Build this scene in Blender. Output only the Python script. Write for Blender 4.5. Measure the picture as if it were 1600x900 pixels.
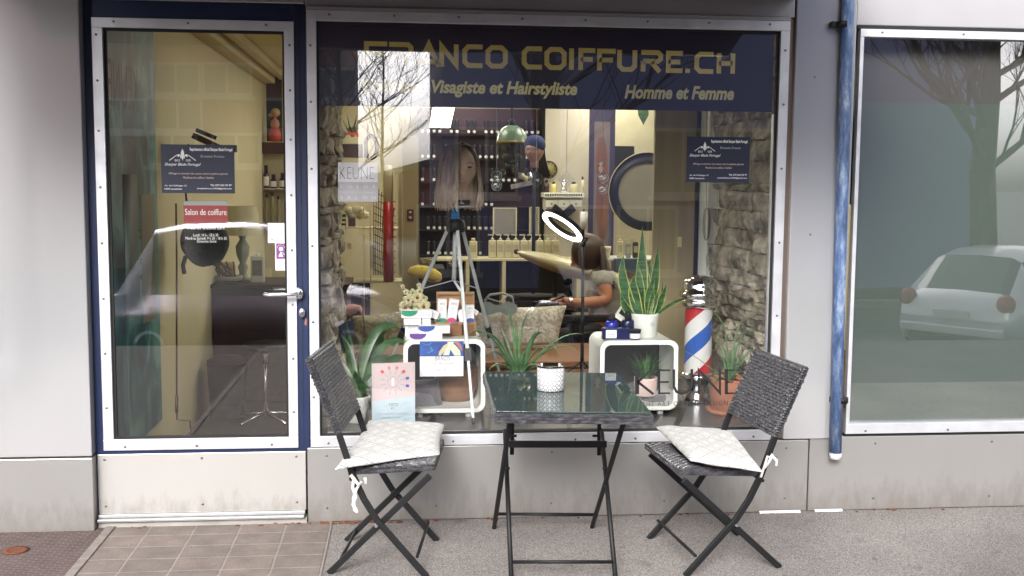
import bpy, bmesh, math, random
from mathutils import Vector, Matrix, noise
random.seed(7)
for _o in list(bpy.data.objects): bpy.data.objects.remove(_o)
S = bpy.context.scene
C = S.collection
rad = math.radians
# ---------------------------------------------------------------- camera, world, sun, exposure
F_PX, CAM_D, CAM_H = 1701.1, 5.0568, 1.6
YAW, PITCH, ROLL = .0994628, .0975488, .0078032
_F = Vector((math.sin(YAW)*math.cos(PITCH), math.cos(YAW)*math.cos(PITCH), -math.sin(PITCH)))
_R = _F.cross(Vector((0, 0, 1))).normalized(); _U = _R.cross(_F)
_c, _s = math.cos(ROLL), math.sin(ROLL)
_R, _U = _c*_R+_s*_U, -_s*_R+_c*_U
cam = bpy.data.objects.new('camera', bpy.data.cameras.new('camera')); C.objects.link(cam)
cam.matrix_world = Matrix(((_R.x, _U.x, -_F.x, 0), (_R.y, _U.y, -_F.y, -CAM_D), (_R.z, _U.z, -_F.z, CAM_H), (0, 0, 0, 1)))
cam.data.sensor_width = 36; cam.data.lens = 36*F_PX/1600; cam.data.clip_end = 2000; cam.data.clip_start = .05
S.camera = cam
SUN_EL, SUN_AZ = rad(30), rad(195)       # azimuth clockwise from +Y
W = bpy.data.worlds.new('World'); S.world = W; W.use_nodes = True
nt = W.node_tree; nt.nodes.clear()
wo = nt.nodes.new('ShaderNodeOutputWorld'); bg = nt.nodes.new('ShaderNodeBackground')
sky = nt.nodes.new('ShaderNodeTexSky'); sky.sky_type = 'NISHITA'; sky.sun_disc = False
sky.sun_elevation = SUN_EL; sky.sun_rotation = SUN_AZ; sky.dust_density = 4.5
bw = nt.nodes.new('ShaderNodeRGBToBW'); mx = nt.nodes.new('ShaderNodeMix'); mx.data_type = 'RGBA'
tint = nt.nodes.new('ShaderNodeMix'); tint.data_type = 'RGBA'; tint.blend_type = 'MULTIPLY'
mx.inputs[0].default_value = .86; tint.inputs[0].default_value = 1; tint.inputs[7].default_value = (1.2, 1.2, 1.25, 1)
nt.links.new(sky.outputs[0], bw.inputs[0]); nt.links.new(sky.outputs[0], mx.inputs[6])
nt.links.new(bw.outputs[0], tint.inputs[6]); nt.links.new(tint.outputs[2], mx.inputs[7])
nt.links.new(mx.outputs[2], bg.inputs[0]); nt.links.new(bg.outputs[0], wo.inputs[0])
bg.inputs[1].default_value = .15
sl = bpy.data.lights.new('sun', 'SUN'); sl.energy = 1.0; sl.angle = rad(16); sl.color = (1, .96, .9)
so = bpy.data.objects.new('sun', sl); C.objects.link(so)
_d = Vector((math.sin(SUN_AZ)*math.cos(SUN_EL), math.cos(SUN_AZ)*math.cos(SUN_EL), math.sin(SUN_EL)))
so.rotation_euler = _d.to_track_quat('Z', 'Y').to_euler(); so.location = (-6, -8, 9)
vs = S.view_settings; vs.view_transform = 'Standard'; vs.look = 'None'; vs.gamma = 1; vs.exposure = 1.25
vs.use_curve_mapping = False
S.cycles.max_bounces = 8; S.cycles.transparent_max_bounces = 24; S.cycles.glossy_bounces = 4; S.cycles.diffuse_bounces = 4
S.cycles.sample_clamp_indirect = 4
S.cycles.caustics_reflective = False; S.cycles.caustics_refractive = False

# ---------------------------------------------------------------- helpers
def P(px, py, Y):
    """point at depth Y seen at pixel (px, py) of the photograph"""
    d = _R*((px-800)/F_PX)+_U*((450-py)/F_PX)+_F
    t = (Y+CAM_D)/d.y
    return Vector((t*d.x, Y, CAM_H+t*d.z))
def G(px, py, z=0):
    d = _R*((px-800)/F_PX)+_U*((450-py)/F_PX)+_F
    t = (z-CAM_H)/d.z
    return Vector((t*d.x, t*d.y-CAM_D, z))
def RP(px, py, L):
    """real place, in front of the facade, of something seen mirrored in the glass"""
    p = P(px, py, L); return Vector((p.x, -p.y, p.z))
WMAT = {}
def srgb(r, g, b):
    f = lambda c: (c/255/12.92) if c/255 <= .04045 else ((c/255+.055)/1.055)**2.4
    return (f(r), f(g), f(b))
def props(o, label=None, cat=None, group=None, kind=None):
    if label: o['label'] = label
    if cat: o['category'] = cat
    if group: o['group'] = group
    if kind: o['kind'] = kind
    return o
def empty(name, loc, label=None, cat=None, group=None, kind=None):
    o = bpy.data.objects.new(name, None); o.empty_display_size = .05; C.objects.link(o)
    o.location = loc; WMAT[o] = Matrix.Translation(Vector(loc))
    return props(o, label, cat, group, kind)
def orth(d):
    d = Vector(d).normalized(); a = Vector((0, 0, 1)) if abs(d.z) < .9 else Vector((0, 1, 0))
    u = d.cross(a).normalized(); return d, u, d.cross(u).normalized()
class MB:
    def __init__(s): s.v = []; s.f = []; s.m = []; s.mi = 0; s.sm = []; s.smooth = False
    def add(s, vs, fs):
        n = len(s.v); s.v += [Vector(q) for q in vs]
        for f in fs: s.f.append([n+i for i in f]); s.m.append(s.mi); s.sm.append(s.smooth)
        return s
    def box(s, a, b):
        x0, y0, z0 = [min(a[i], b[i]) for i in range(3)]; x1, y1, z1 = [max(a[i], b[i]) for i in range(3)]
        return s.add([(x0,y0,z0),(x1,y0,z0),(x1,y1,z0),(x0,y1,z0),(x0,y0,z1),(x1,y0,z1),(x1,y1,z1),(x0,y1,z1)],
                     [(0,3,2,1),(4,5,6,7),(0,1,5,4),(1,2,6,5),(2,3,7,6),(3,0,4,7)])
    def obox(s, c, ax, ay, az):
        c = Vector(c); ax = Vector(ax); ay = Vector(ay); az = Vector(az); v = []
        for k in (-1, 1):
            for j, i in ((-1, -1), (-1, 1), (1, 1), (1, -1)): v.append(c+ax*i+ay*j+az*k)
        return s.add(v, [(0,3,2,1),(4,5,6,7),(0,1,5,4),(1,2,6,5),(2,3,7,6),(3,0,4,7)])
    def bar(s, a, b, w, h, up=(0, 0, 1)):
        a = Vector(a); b = Vector(b); d = (b-a); u = d.cross(Vector(up))
        if u.length < 1e-6: u = d.cross(Vector((0, 1, 0)))
        u.normalize(); n = u.cross(d).normalized()
        return s.obox((a+b)/2, d/2, u*w/2, n*h/2)
    def tube(s, pts, r, n=8, cap=True, flat=1.0):
        pts = [Vector(p) for p in pts]; rs = r if isinstance(r, (list, tuple)) else [r]*len(pts)
        base = len(s.v); u = None
        for i, p in enumerate(pts):
            t = (pts[min(i+1, len(pts)-1)]-pts[max(i-1, 0)]).normalized()
            if u is None: _, u, w = orth(t)
            else:
                u = (u-t*u.dot(t)).normalized(); w = t.cross(u).normalized()
            for k in range(n):
                a = 2*math.pi*k/n; s.v.append(p+(u*math.cos(a)+w*math.sin(a)*flat)*rs[i])
        for i in range(len(pts)-1):
            for k in range(n):
                a = base+i*n+k; b = base+i*n+(k+1) % n
                s.f.append([a, b, b+n, a+n]); s.m.append(s.mi); s.sm.append(True)
        if cap:
            s.f.append([base+k for k in range(n)][::-1]); s.m.append(s.mi); s.sm.append(False)
            s.f.append([base+(len(pts)-1)*n+k for k in range(n)]); s.m.append(s.mi); s.sm.append(False)
        return s
    def lathe(s, prof, c=(0, 0, 0), n=24, axis='z', cap=True, sq=1.0):
        base = len(s.v); c = Vector(c)
        for r, z in prof:
            for k in range(n):
                a = 2*math.pi*k/n; x, y = r*math.cos(a), r*math.sin(a)*sq
                s.v.append(c+(Vector((x, y, z)) if axis == 'z' else Vector((x, z, y)) if axis == 'y' else Vector((z, x, y))))
        for i in range(len(prof)-1):
            for k in range(n):
                a = base+i*n+k; b = base+i*n+(k+1) % n
                s.f.append([a, b, b+n, a+n] if axis != 'y' else [a, a+n, b+n, b]); s.m.append(s.mi); s.sm.append(True)
        if cap:
            for i, fl in ((0, True), (len(prof)-1, False)):
                if prof[i][0] > 1e-5:
                    q = [base+i*n+k for k in range(n)]
                    s.f.append(q[::-1] if fl != (axis == 'y') else q); s.m.append(s.mi); s.sm.append(False)
        return s
    def ell(s, c, r, n=16, m=10):
        r = Vector(r) if not isinstance(r, (int, float)) else Vector((r, r, r))
        prof = [(math.sin(math.pi*i/m), -math.cos(math.pi*i/m)) for i in range(m+1)]
        base = len(s.v); s.lathe(prof, (0, 0, 0), n, cap=False)
        for i in range(base, len(s.v)):
            q = s.v[i]; s.v[i] = Vector(c)+Vector((q.x*r.x, q.y*r.y, q.z*r.z))
        return s
    def prism(s, poly, y0, y1):
        """poly of (x, z) points facing -y, extruded from y0 to y1"""
        n = len(poly); v = [(x, y0, z) for x, z in poly]+[(x, y1, z) for x, z in poly]
        s.add(v, [tuple(range(n)), tuple(range(2*n-1, n-1, -1))]+[(i, i+n, (i+1) % n+n, (i+1) % n) for i in range(n)])
        return s
    def leaf(s, pts, w, fold=.25, side=None, thick=0.0):
        """a blade along pts; w = widths; slightly V folded"""
        pts = [Vector(p) for p in pts]; base = len(s.v); N = len(pts)
        for i, p in enumerate(pts):
            t = (pts[min(i+1, N-1)]-pts[max(i-1, 0)]).normalized()
            sd = Vector(side) if side else t.cross(Vector((0, 0, 1)))
            if sd.length < 1e-3: sd = Vector((1, 0, 0))
            sd = (sd-t*sd.dot(t)).normalized(); nn = sd.cross(t).normalized()
            ww = w[i]
            s.v += [p-sd*ww+nn*ww*fold, p, p+sd*ww+nn*ww*fold]
        for i in range(N-1):
            for k in range(2):
                a = base+i*3+k
                s.f.append([a, a+1, a+4, a+3]); s.m.append(s.mi); s.sm.append(True)
        return s
    def xf(s, M, start=0):
        for i in range(start, len(s.v)): s.v[i] = M @ s.v[i]
        return s
    def build(s, name, mat, parent=None, label=None, cat=None, group=None, kind=None, bevel=0, subd=0, origin=None, seg=2, smooth_angle=False):
        me = bpy.data.meshes.new(name); off = Vector((0, 0, 0))
        if parent is None:
            if origin is not None: off = Vector(origin)
            elif s.v:
                xs = [q.x for q in s.v]; ys = [q.y for q in s.v]; zs = [q.z for q in s.v]
                off = Vector(((min(xs)+max(xs))/2, (min(ys)+max(ys))/2, min(zs)))
        me.from_pydata([tuple(q-off) for q in s.v], [], s.f)
        mats = mat if isinstance(mat, (list, tuple)) else [mat]
        for m_ in mats: me.materials.append(m_)
        me.polygons.foreach_set('material_index', s.m); me.polygons.foreach_set('use_smooth', s.sm); me.update()
        o = bpy.data.objects.new(name, me); C.objects.link(o)
        if parent is not None:
            o.parent = parent; o.matrix_parent_inverse = WMAT[parent].inverted(); WMAT[o] = Matrix.Identity(4)
        else:
            o.location = off; WMAT[o] = Matrix.Translation(off)
        if bevel:
            md = o.modifiers.new('bevel', 'BEVEL'); md.width = bevel; md.segments = seg; md.limit_method = 'ANGLE'; md.angle_limit = rad(40)
        if subd:
            md = o.modifiers.new('subd', 'SUBSURF'); md.levels = subd; md.render_levels = subd
        return props(o, label, cat, group, kind)
def copy_thing(o, loc, rotz=None, label=None, scale=None):
    def cp(a, par):
        c = a.copy(); C.objects.link(c); c.parent = par; c.matrix_parent_inverse = a.matrix_parent_inverse.copy()
        for ch in [k for k in a.children]: cp(ch, c)
        return c
    kids = list(o.children); c = o.copy(); C.objects.link(c)
    for ch in kids: cp(ch, c)
    c.location = loc
    if rotz is not None: c.rotation_euler.z = rotz
    if scale: c.scale = scale
    if label: c['label'] = label
    return c

# ---------------------------------------------------------------- materials
def newmat(name):
    m = bpy.data.materials.new(name); m.use_nodes = True
    n = m.node_tree; b = n.nodes.get('Principled BSDF'); return m, n, b
def N(n, t, **k):
    q = n.nodes.new(t)
    for a, v in k.items(): setattr(q, a, v)
    return q
def mat(name, col, rough=.6, metal=0, var=.12, vs=6, bump=0, bs=60, spec=.5, emis=0, coat=0, stretch=None, trans=0, sheen=0, var2=None, rv=0):
    m, n, b = newmat(name)
    b.inputs['Roughness'].default_value = rough; b.inputs['Metallic'].default_value = metal
    b.inputs['Specular IOR Level'].default_value = spec; b.inputs['Coat Weight'].default_value = coat
    if trans: b.inputs['Transmission Weight'].default_value = trans
    if sheen: b.inputs['Sheen Weight'].default_value = sheen
    tc = N(n, 'ShaderNodeTexCoord'); mp = N(n, 'ShaderNodeMapping')
    if stretch: mp.inputs['Scale'].default_value = stretch
    n.links.new(tc.outputs['Object'], mp.inputs[0])
    if var:
        tx = N(n, 'ShaderNodeTexNoise'); tx.inputs['Scale'].default_value = vs; tx.inputs['Detail'].default_value = 5
        n.links.new(mp.outputs[0], tx.inputs['Vector'])
        mr = N(n, 'ShaderNodeMapRange'); mr.inputs[1].default_value = .18; mr.inputs[2].default_value = .82
        n.links.new(tx.outputs['Fac'], mr.inputs[0])
        mi = N(n, 'ShaderNodeMix', data_type='RGBA')
        c2 = var2 if var2 else tuple(min(1, c*(1+var)) for c in col)
        mi.inputs[6].default_value = (*[c*(1-var) for c in col], 1) if not var2 else (*col, 1); mi.inputs[7].default_value = (*c2, 1)
        n.links.new(mr.outputs[0], mi.inputs[0]); n.links.new(mi.outputs[2], b.inputs['Base Color'])
        if rv:
            r2 = N(n, 'ShaderNodeMapRange'); r2.inputs[3].default_value = max(0.02, rough-rv); r2.inputs[4].default_value = rough+rv
            n.links.new(tx.outputs['Fac'], r2.inputs[0]); n.links.new(r2.outputs[0], b.inputs['Roughness'])
    else: b.inputs['Base Color'].default_value = (*col, 1)
    if bump:
        t2 = N(n, 'ShaderNodeTexNoise'); t2.inputs['Scale'].default_value = bs; t2.inputs['Detail'].default_value = 4
        n.links.new(mp.outputs[0], t2.inputs['Vector'])
        bp = N(n, 'ShaderNodeBump'); bp.inputs['Strength'].default_value = bump; bp.inputs['Distance'].default_value = .01
        n.links.new(t2.outputs['Fac'], bp.inputs['Height']); n.links.new(bp.outputs[0], b.inputs['Normal'])
    if emis:
        b.inputs['Emission Color'].default_value = (*col, 1); b.inputs['Emission Strength'].default_value = emis
    return m
def glassmat(name, f0=.09, tintc=(1, 1, 1), rough=0.0):
    m, n, b = newmat(name); n.nodes.remove(b)
    out = n.nodes['Material Output']
    tr = N(n, 'ShaderNodeBsdfTransparent'); tr.inputs[0].default_value = (*tintc, 1)
    gl = N(n, 'ShaderNodeBsdfGlossy'); gl.inputs['Roughness'].default_value = rough; gl.inputs[0].default_value = (1, 1, 1, 1)
    lw = N(n, 'ShaderNodeLayerWeight'); lw.inputs[0].default_value = .25
    ma = N(n, 'ShaderNodeMath', operation='MULTIPLY_ADD'); ma.inputs[1].default_value = .6; ma.inputs[2].default_value = f0
    pw = N(n, 'ShaderNodeMath', operation='POWER'); pw.inputs[1].default_value = 3
    n.links.new(lw.outputs['Facing'], pw.inputs[0]); n.links.new(pw.outputs[0], ma.inputs[0])
    mxs = N(n, 'ShaderNodeMixShader')
    n.links.new(ma.outputs[0], mxs.inputs[0]); n.links.new(tr.outputs[0], mxs.inputs[1]); n.links.new(gl.outputs[0], mxs.inputs[2])
    n.links.new(mxs.outputs[0], out.inputs[0]); return m

M = {}
M['panel'] = mat('satin_white_metal', (.66, .665, .67), .12, .58, var=.03, vs=3, stretch=(1, 1, .3))
M['panel_dim'] = mat('satin_grey_metal', (.40, .39, .375), .28, .4, var=.05, vs=3, rv=.06)
def grimy(name, col, rough, metal, ztop, gcol=(.20, .165, .13)):
    m = mat(name, col, rough, metal, var=.04, vs=2); n = m.node_tree; b = n.nodes['Principled BSDF']
    lk = b.inputs['Base Color'].links[0]; src = lk.from_socket
    ge = N(n, 'ShaderNodeNewGeometry'); sx = N(n, 'ShaderNodeSeparateXYZ'); n.links.new(ge.outputs['Position'], sx.inputs[0])
    mr = N(n, 'ShaderNodeMapRange'); mr.inputs[1].default_value = ztop; mr.inputs[2].default_value = .0; n.links.new(sx.outputs[2], mr.inputs[0])
    mp = N(n, 'ShaderNodeMapping'); mp.inputs['Scale'].default_value = (1, 1, .35); tx = N(n, 'ShaderNodeTexNoise'); tx.inputs['Scale'].default_value = 22; tx.inputs['Detail'].default_value = 8; tx.inputs['Roughness'].default_value = .68
    n.links.new(ge.outputs['Position'], mp.inputs[0]); n.links.new(mp.outputs[0], tx.inputs['Vector'])
    a = N(n, 'ShaderNodeMath', operation='MULTIPLY_ADD'); a.inputs[1].default_value = .55; n.links.new(mr.outputs[0], a.inputs[0]); n.links.new(tx.outputs['Fac'], a.inputs[2])
    r2 = N(n, 'ShaderNodeMapRange'); r2.inputs[1].default_value = .66; r2.inputs[2].default_value = 1.05; r2.inputs[3].default_value = 0; r2.inputs[4].default_value = .5; n.links.new(a.outputs[0], r2.inputs[0])
    mi = N(n, 'ShaderNodeMix', data_type='RGBA'); n.links.new(r2.outputs[0], mi.inputs[0]); n.links.new(src, mi.inputs[6]); mi.inputs[7].default_value = (*gcol, 1)
    n.links.new(mi.outputs[2], b.inputs['Base Color']); return m
M['panel_dim'] = grimy('stained_grey_metal', (.35, .342, .33), .28, .4, .22)
M['kick'] = grimy('stained_pale_metal', (.54, .525, .50), .26, .4, .2)
M['fascia'] = mat('fascia_metal', (.45, .44, .45), .33, .4, var=.04, vs=3, rv=.05)
M['alu'] = mat('aluminium_trim', (.74, .75, .78), .38, .6, var=.09, vs=14, bump=.05, bs=30, rv=.12)
M['blue'] = mat('dark_blue_paint', (.009, .020, .066), .4, 0, var=.25, vs=9, bump=.02, bs=40)
M['screw'] = mat('screw_steel', (.2, .2, .2), .4, .9, var=0)
M['black'] = mat('black_powdercoat', (.009, .009, .010), .5, 0, var=.2, vs=30, bump=.03, bs=200, spec=.3)
M['blackm'] = mat('matt_black', (.01, .01, .011), .75, 0, var=.2, vs=9)
M['chrome'] = mat('chrome', (.86, .86, .87), .08, 1, var=0)
M['steel'] = mat('brushed_steel', (.62, .62, .64), .25, 1, var=.05, vs=20)
M['pane'] = glassmat('window_glass', .085)
M['white'] = mat('white_lacquer', (.80, .83, .76), .3, 0, var=.03, vs=5)
M['paper'] = mat('white_paper', (.80, .80, .80), .6, 0, var=.02)
M['navy'] = mat('navy_film', (.014, .015, .045), .3, 0, var=.05)
M['card'] = mat('navy_card', (.009, .013, .035), .45, 0, var=.08)
M['gold'] = mat('gold_vinyl', (.78, .64, .20), .45, .1, var=.06)
M['cream'] = mat('pale_yellow_vinyl', (.92, .86, .42), .5, 0, var=.03)
M['wtext'] = mat('white_print', (.78, .78, .76), .6, 0, var=0)
M['btext'] = mat('black_print', (.01, .01, .012), .5, 0, var=0)
M['gtext'] = mat('grey_print', (.25, .25, .26), .6, 0, var=0)
M['terracotta'] = mat('terracotta', (.42, .16, .08), .8, 0, var=.15, bump=.2)
M['soil'] = mat('potting_soil', (.03, .02, .014), .95, 0, var=.4, vs=60, bump=.8, bs=120)
M['wood'] = mat('warm_wood', (.22, .095, .035), .45, 0, var=.35, vs=5, stretch=(1, 6, 8), bump=.05)
M['wood2'] = mat('light_wood', (.40, .23, .10), .5, 0, var=.2, vs=6, stretch=(1, 5, 9), bump=.05)
M['darkwood'] = mat('dark_brown_veneer', (.035, .013, .010), .4, 0, var=.3, vs=5, stretch=(6, 6, 1))
M['skin'] = mat('skin', (.50, .22, .13), .5, 0, var=.06, vs=20)
M['hair'] = mat('brown_hair', (.045, .022, .010), .4, 0, var=.4, vs=30, stretch=(6, 6, 1), bump=.3)
def leafmat(name, c1, c2, scale=40):
    m, n, b = newmat(name); b.inputs['Roughness'].default_value = .38
    tc = N(n, 'ShaderNodeTexCoord'); tx = N(n, 'ShaderNodeTexNoise'); tx.inputs['Scale'].default_value = scale
    mp = N(n, 'ShaderNodeMapping'); mp.inputs['Scale'].default_value = (.4, .4, 2.2)
    n.links.new(tc.outputs['Object'], mp.inputs[0]); n.links.new(mp.outputs[0], tx.inputs['Vector'])
    cr = N(n, 'ShaderNodeValToRGB'); cr.color_ramp.elements[0].position = .4; cr.color_ramp.elements[1].position = .62
    cr.color_ramp.elements[0].color = (*c1, 1); cr.color_ramp.elements[1].color = (*c2, 1)
    n.links.new(tx.outputs['Fac'], cr.inputs[0]); n.links.new(cr.outputs[0], b.inputs['Base Color']); return m
M['leaf'] = leafmat('green_leaf', (.022, .06, .018), (.05, .12, .035), 12)
M['aloe'] = leafmat('pale_green_leaf', (.07, .15, .06), (.13, .24, .10), 10)
M['snake'] = leafmat('banded_leaf', (.015, .06, .022), (.06, .16, .05), 45)
M['snake_edge'] = mat('yellow_leaf_edge', (.42, .46, .12), .4, 0, var=.1)
M['grassleaf'] = leafmat('thin_green_leaf', (.03, .09, .02), (.08, .20, .05), 20)

# ---------------------------------------------------------------- lettering
def textmesh(s, mb, x0, z0, x1, z1, y, shear=0, bold=0, align=None, flip=False, track=1.0, frame=None):
    """fit string s into the rectangle x0..x1, z0..z1 at depth y; align 'L' keeps natural width"""
    cu = bpy.data.curves.new('t', 'FONT'); cu.body = s; cu.size = 1; cu.shear = shear; cu.offset = bold; cu.space_character = track
    cu.resolution_u = 3
    o = bpy.data.objects.new('t', cu); C.objects.link(o)
    dg = bpy.context.evaluated_depsgraph_get(); me = bpy.data.meshes.new_from_object(o.evaluated_get(dg))
    vv = [v.co.copy() for v in me.vertices]; ff = [tuple(p.vertices) for p in me.polygons]
    bpy.data.objects.remove(o); bpy.data.curves.remove(cu); bpy.data.meshes.remove(me)
    if not vv: return mb
    ax, bx = min(v.x for v in vv), max(v.x for v in vv); ay, by = min(v.y for v in vv), max(v.y for v in vv)
    sz = (z1-z0)/max(by-ay, 1e-6); sx = (x1-x0)/(bx-ax)
    if align == 'N': sx = sz; x0 = (x0+x1)/2-(bx-ax)*sx/2
    if flip: pts = [Vector((x1-(v.x-ax)*sx, y, z0+(v.y-ay)*sz)) for v in vv]
    else: pts = [Vector((x0+(v.x-ax)*sx, y, z0+(v.y-ay)*sz)) for v in vv]
    if frame is not None: pts = [frame(q.x, q.z) for q in pts]
    mb.add(pts, ff); return mb
def textpx(s, mb, px0, py1, px1, py0, Y, **k):
    """rectangle given by pixels: left px0, bottom py1, right px1, top py0 at plane Y"""
    a = P(px0, py1, Y); b = P(px1, py0, Y); c = P(px0, py0, Y); d = P(px1, py1, Y)
    return textmesh(s, mb, (a.x+c.x)/2, (a.z+d.z)/2, (b.x+d.x)/2, (b.z+c.z)/2, Y, **k)
# ---------------------------------------------------------------- ground, pavement, street
def asphalt(name, c, sp):
    m, n, b = newmat(name); b.inputs['Roughness'].default_value = .85
    tc = N(n, 'ShaderNodeTexCoord'); t1 = N(n, 'ShaderNodeTexNoise'); t1.inputs['Scale'].default_value = 1.3; t1.inputs['Detail'].default_value = 6
    t2 = N(n, 'ShaderNodeTexVoronoi'); t2.inputs['Scale'].default_value = 150
    t3 = N(n, 'ShaderNodeTexNoise'); t3.inputs['Scale'].default_value = 210; t3.inputs['Detail'].default_value = 3
    for t in (t1, t2, t3): n.links.new(tc.outputs['Object'], t.inputs['Vector'])
    cr = N(n, 'ShaderNodeValToRGB'); e = cr.color_ramp.elements
    e[0].position = .33; e[0].color = (*[v*.45 for v in c], 1); e[1].position = .64; e[1].color = (*[v*sp for v in c], 1)
    k = e.new(.5); k.color = (*c, 1)
    n.links.new(t3.outputs['Fac'], cr.inputs[0])
    mr = N(n, 'ShaderNodeMapRange'); mr.inputs[1].default_value = .3; mr.inputs[2].default_value = .7; mr.inputs[3].default_value = .72; mr.inputs[4].default_value = 1.2
    n.links.new(t1.outputs['Fac'], mr.inputs[0])
    v2 = N(n, 'ShaderNodeMapRange'); v2.inputs[1].default_value = .2; v2.inputs[2].default_value = .9; v2.inputs[3].default_value = .7; v2.inputs[4].default_value = 1.25
    n.links.new(t2.outputs['Color'], v2.inputs[0])
    ml = N(n, 'ShaderNodeMath', operation='MULTIPLY'); n.links.new(mr.outputs[0], ml.inputs[0]); n.links.new(v2.outputs[0], ml.inputs[1])
    mm = N(n, 'ShaderNodeVectorMath', operation='SCALE'); n.links.new(cr.outputs[0], mm.inputs[0]); n.links.new(ml.outputs[0], mm.inputs['Scale'])
    t4 = N(n, 'ShaderNodeTexNoise'); t4.inputs['Scale'].default_value = 5.5; t4.inputs['Detail'].default_value = 2; n.links.new(tc.outputs['Object'], t4.inputs['Vector'])
    s4 = N(n, 'ShaderNodeMapRange'); s4.inputs[1].default_value = .66; s4.inputs[2].default_value = .74; s4.inputs[3].default_value = 1; s4.inputs[4].default_value = .72; n.links.new(t4.outputs['Fac'], s4.inputs[0])
    t5 = N(n, 'ShaderNodeTexVoronoi'); t5.inputs['Scale'].default_value = 4.5; n.links.new(tc.outputs['Object'], t5.inputs['Vector'])
    s5 = N(n, 'ShaderNodeMapRange'); s5.inputs[1].default_value = .05; s5.inputs[2].default_value = .075; s5.inputs[3].default_value = .68; s5.inputs[4].default_value = 1; n.links.new(t5.outputs['Distance'], s5.inputs[0])
    m5 = N(n, 'ShaderNodeMath', operation='MULTIPLY'); n.links.new(s4.outputs[0], m5.inputs[0]); n.links.new(s5.outputs[0], m5.inputs[1])
    m6 = N(n, 'ShaderNodeVectorMath', operation='SCALE'); n.links.new(mm.outputs[0], m6.inputs[0]); n.links.new(m5.outputs[0], m6.inputs['Scale'])
    n.links.new(m6.outputs[0], b.inputs['Base Color'])
    bp = N(n, 'ShaderNodeBump'); bp.inputs['Strength'].default_value = .6; bp.inputs['Distance'].default_value = .004
    n.links.new(t3.outputs['Fac'], bp.inputs['Height']); n.links.new(bp.outputs[0], b.inputs['Normal']); return m
M['asphalt'] = asphalt('pavement_asphalt', (.25, .226, .21), 1.6)
M['road'] = asphalt('road_asphalt', (.06, .06, .063), 1.7)
mb = MB()
ys = [(-400, -.87), (-8.2, -.87), (-8.2, -.74), (-7.4, -.5), (-5.6, 0), (-3.3, 0), (0.0, 0), (.5, 0), (60, 0)]
for (ya, za), (yb, zb) in zip(ys[:-1], ys[1:]):
    mb.mi = 1 if yb < -3 else 0
    mb.add([(-300, ya, za), (300, ya, za), (300, yb, zb), (-300, yb, zb)], [(0, 1, 2, 3)])
mb.build('ground', [M['asphalt'], M['road']], kind='structure', origin=(0, 0, 0))
# paving blocks with worn joints (left of the asphalt)
def pavers(name, bw_, bh_, c1, c2, mort, ms=.03, freq=.5, off=.0, scale=1.0, bstr=.5):
    m, n, b = newmat(name); b.inputs['Roughness'].default_value = .85
    tc = N(n, 'ShaderNodeTexCoord'); br = N(n, 'ShaderNodeTexBrick'); br.offset = off
    br.inputs['Scale'].default_value = scale; br.inputs['Brick Width'].default_value = bw_; br.inputs['Row Height'].default_value = bh_
    br.inputs['Mortar Size'].default_value = ms; br.inputs['Mortar Smooth'].default_value = .4
    br.inputs['Color1'].default_value = (*c1, 1); br.inputs['Color2'].default_value = (*c2, 1); br.inputs['Mortar'].default_value = (*mort, 1)
    nz = N(n, 'ShaderNodeTexNoise'); nz.inputs['Scale'].default_value = 9; nz.inputs['Detail'].default_value = 6
    wv = N(n, 'ShaderNodeVectorMath', operation='MULTIPLY_ADD'); wv.inputs[1].default_value = (.012, .012, 0)
    n.links.new(tc.outputs['Object'], nz.inputs['Vector']); n.links.new(nz.outputs['Color'], wv.inputs[0]); n.links.new(tc.outputs['Object'], wv.inputs[2])
    n.links.new(wv.outputs[0], br.inputs['Vector'])
    n2 = N(n, 'ShaderNodeTexNoise'); n2.inputs['Scale'].default_value = 160; n2.inputs['Detail'].default_value = 4
    n.links.new(tc.outputs['Object'], n2.inputs['Vector'])
    a = N(n, 'ShaderNodeMath', operation='MULTIPLY_ADD'); a.inputs[1].default_value = .9; a.inputs[2].default_value = .15
    n.links.new(nz.outputs['Fac'], a.inputs[0])
    a2 = N(n, 'ShaderNodeMath', operation='ADD'); n.links.new(a.outputs[0], a2.inputs[0])
    a3 = N(n, 'ShaderNodeMath', operation='MULTIPLY'); a3.inputs[1].default_value = .8; n.links.new(n2.outputs['Fac'], a3.inputs[0]); n.links.new(a3.outputs[0], a2.inputs[1])
    sc = N(n, 'ShaderNodeVectorMath', operation='SCALE'); n.links.new(br.outputs['Color'], sc.inputs[0]); n.links.new(a2.outputs[0], sc.inputs['Scale'])
    n.links.new(sc.outputs[0], b.inputs['Base Color'])
    bp = N(n, 'ShaderNodeBump'); bp.inputs['Strength'].default_value = bstr; bp.inputs['Distance'].default_value = .006; bp.invert = True
    n.links.new(br.outputs['Fac'], bp.inputs['Height'])
    b2 = N(n, 'ShaderNodeBump'); b2.inputs['Strength'].default_value = .4; b2.inputs['Distance'].default_value = .003
    n.links.new(n2.outputs['Fac'], b2.inputs['Height']); n.links.new(bp.outputs[0], b2.inputs['Normal']); n.links.new(b2.outputs[0], b.inputs['Normal'])
    return m
M['paver'] = pavers('paving_blocks', .205, .155, (.23, .185, .16), (.20, .17, .15), (.30, .255, .225), ms=.006, bstr=.7)
MB().add([(-1.32, -5.5, .004), (-.335, -5.5, .004), (-.335, 0, .004), (-1.32, 0, .004)], [(0, 1, 2, 3)]).build('paving', M['paver'], kind='structure', origin=(-.335, 0, 0))
M['tile'] = pavers('ribbed_tiles', .05, .02, (.115, .075, .065), (.095, .065, .06), (.19, .15, .14), ms=.0035, off=.5, bstr=1)
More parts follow.
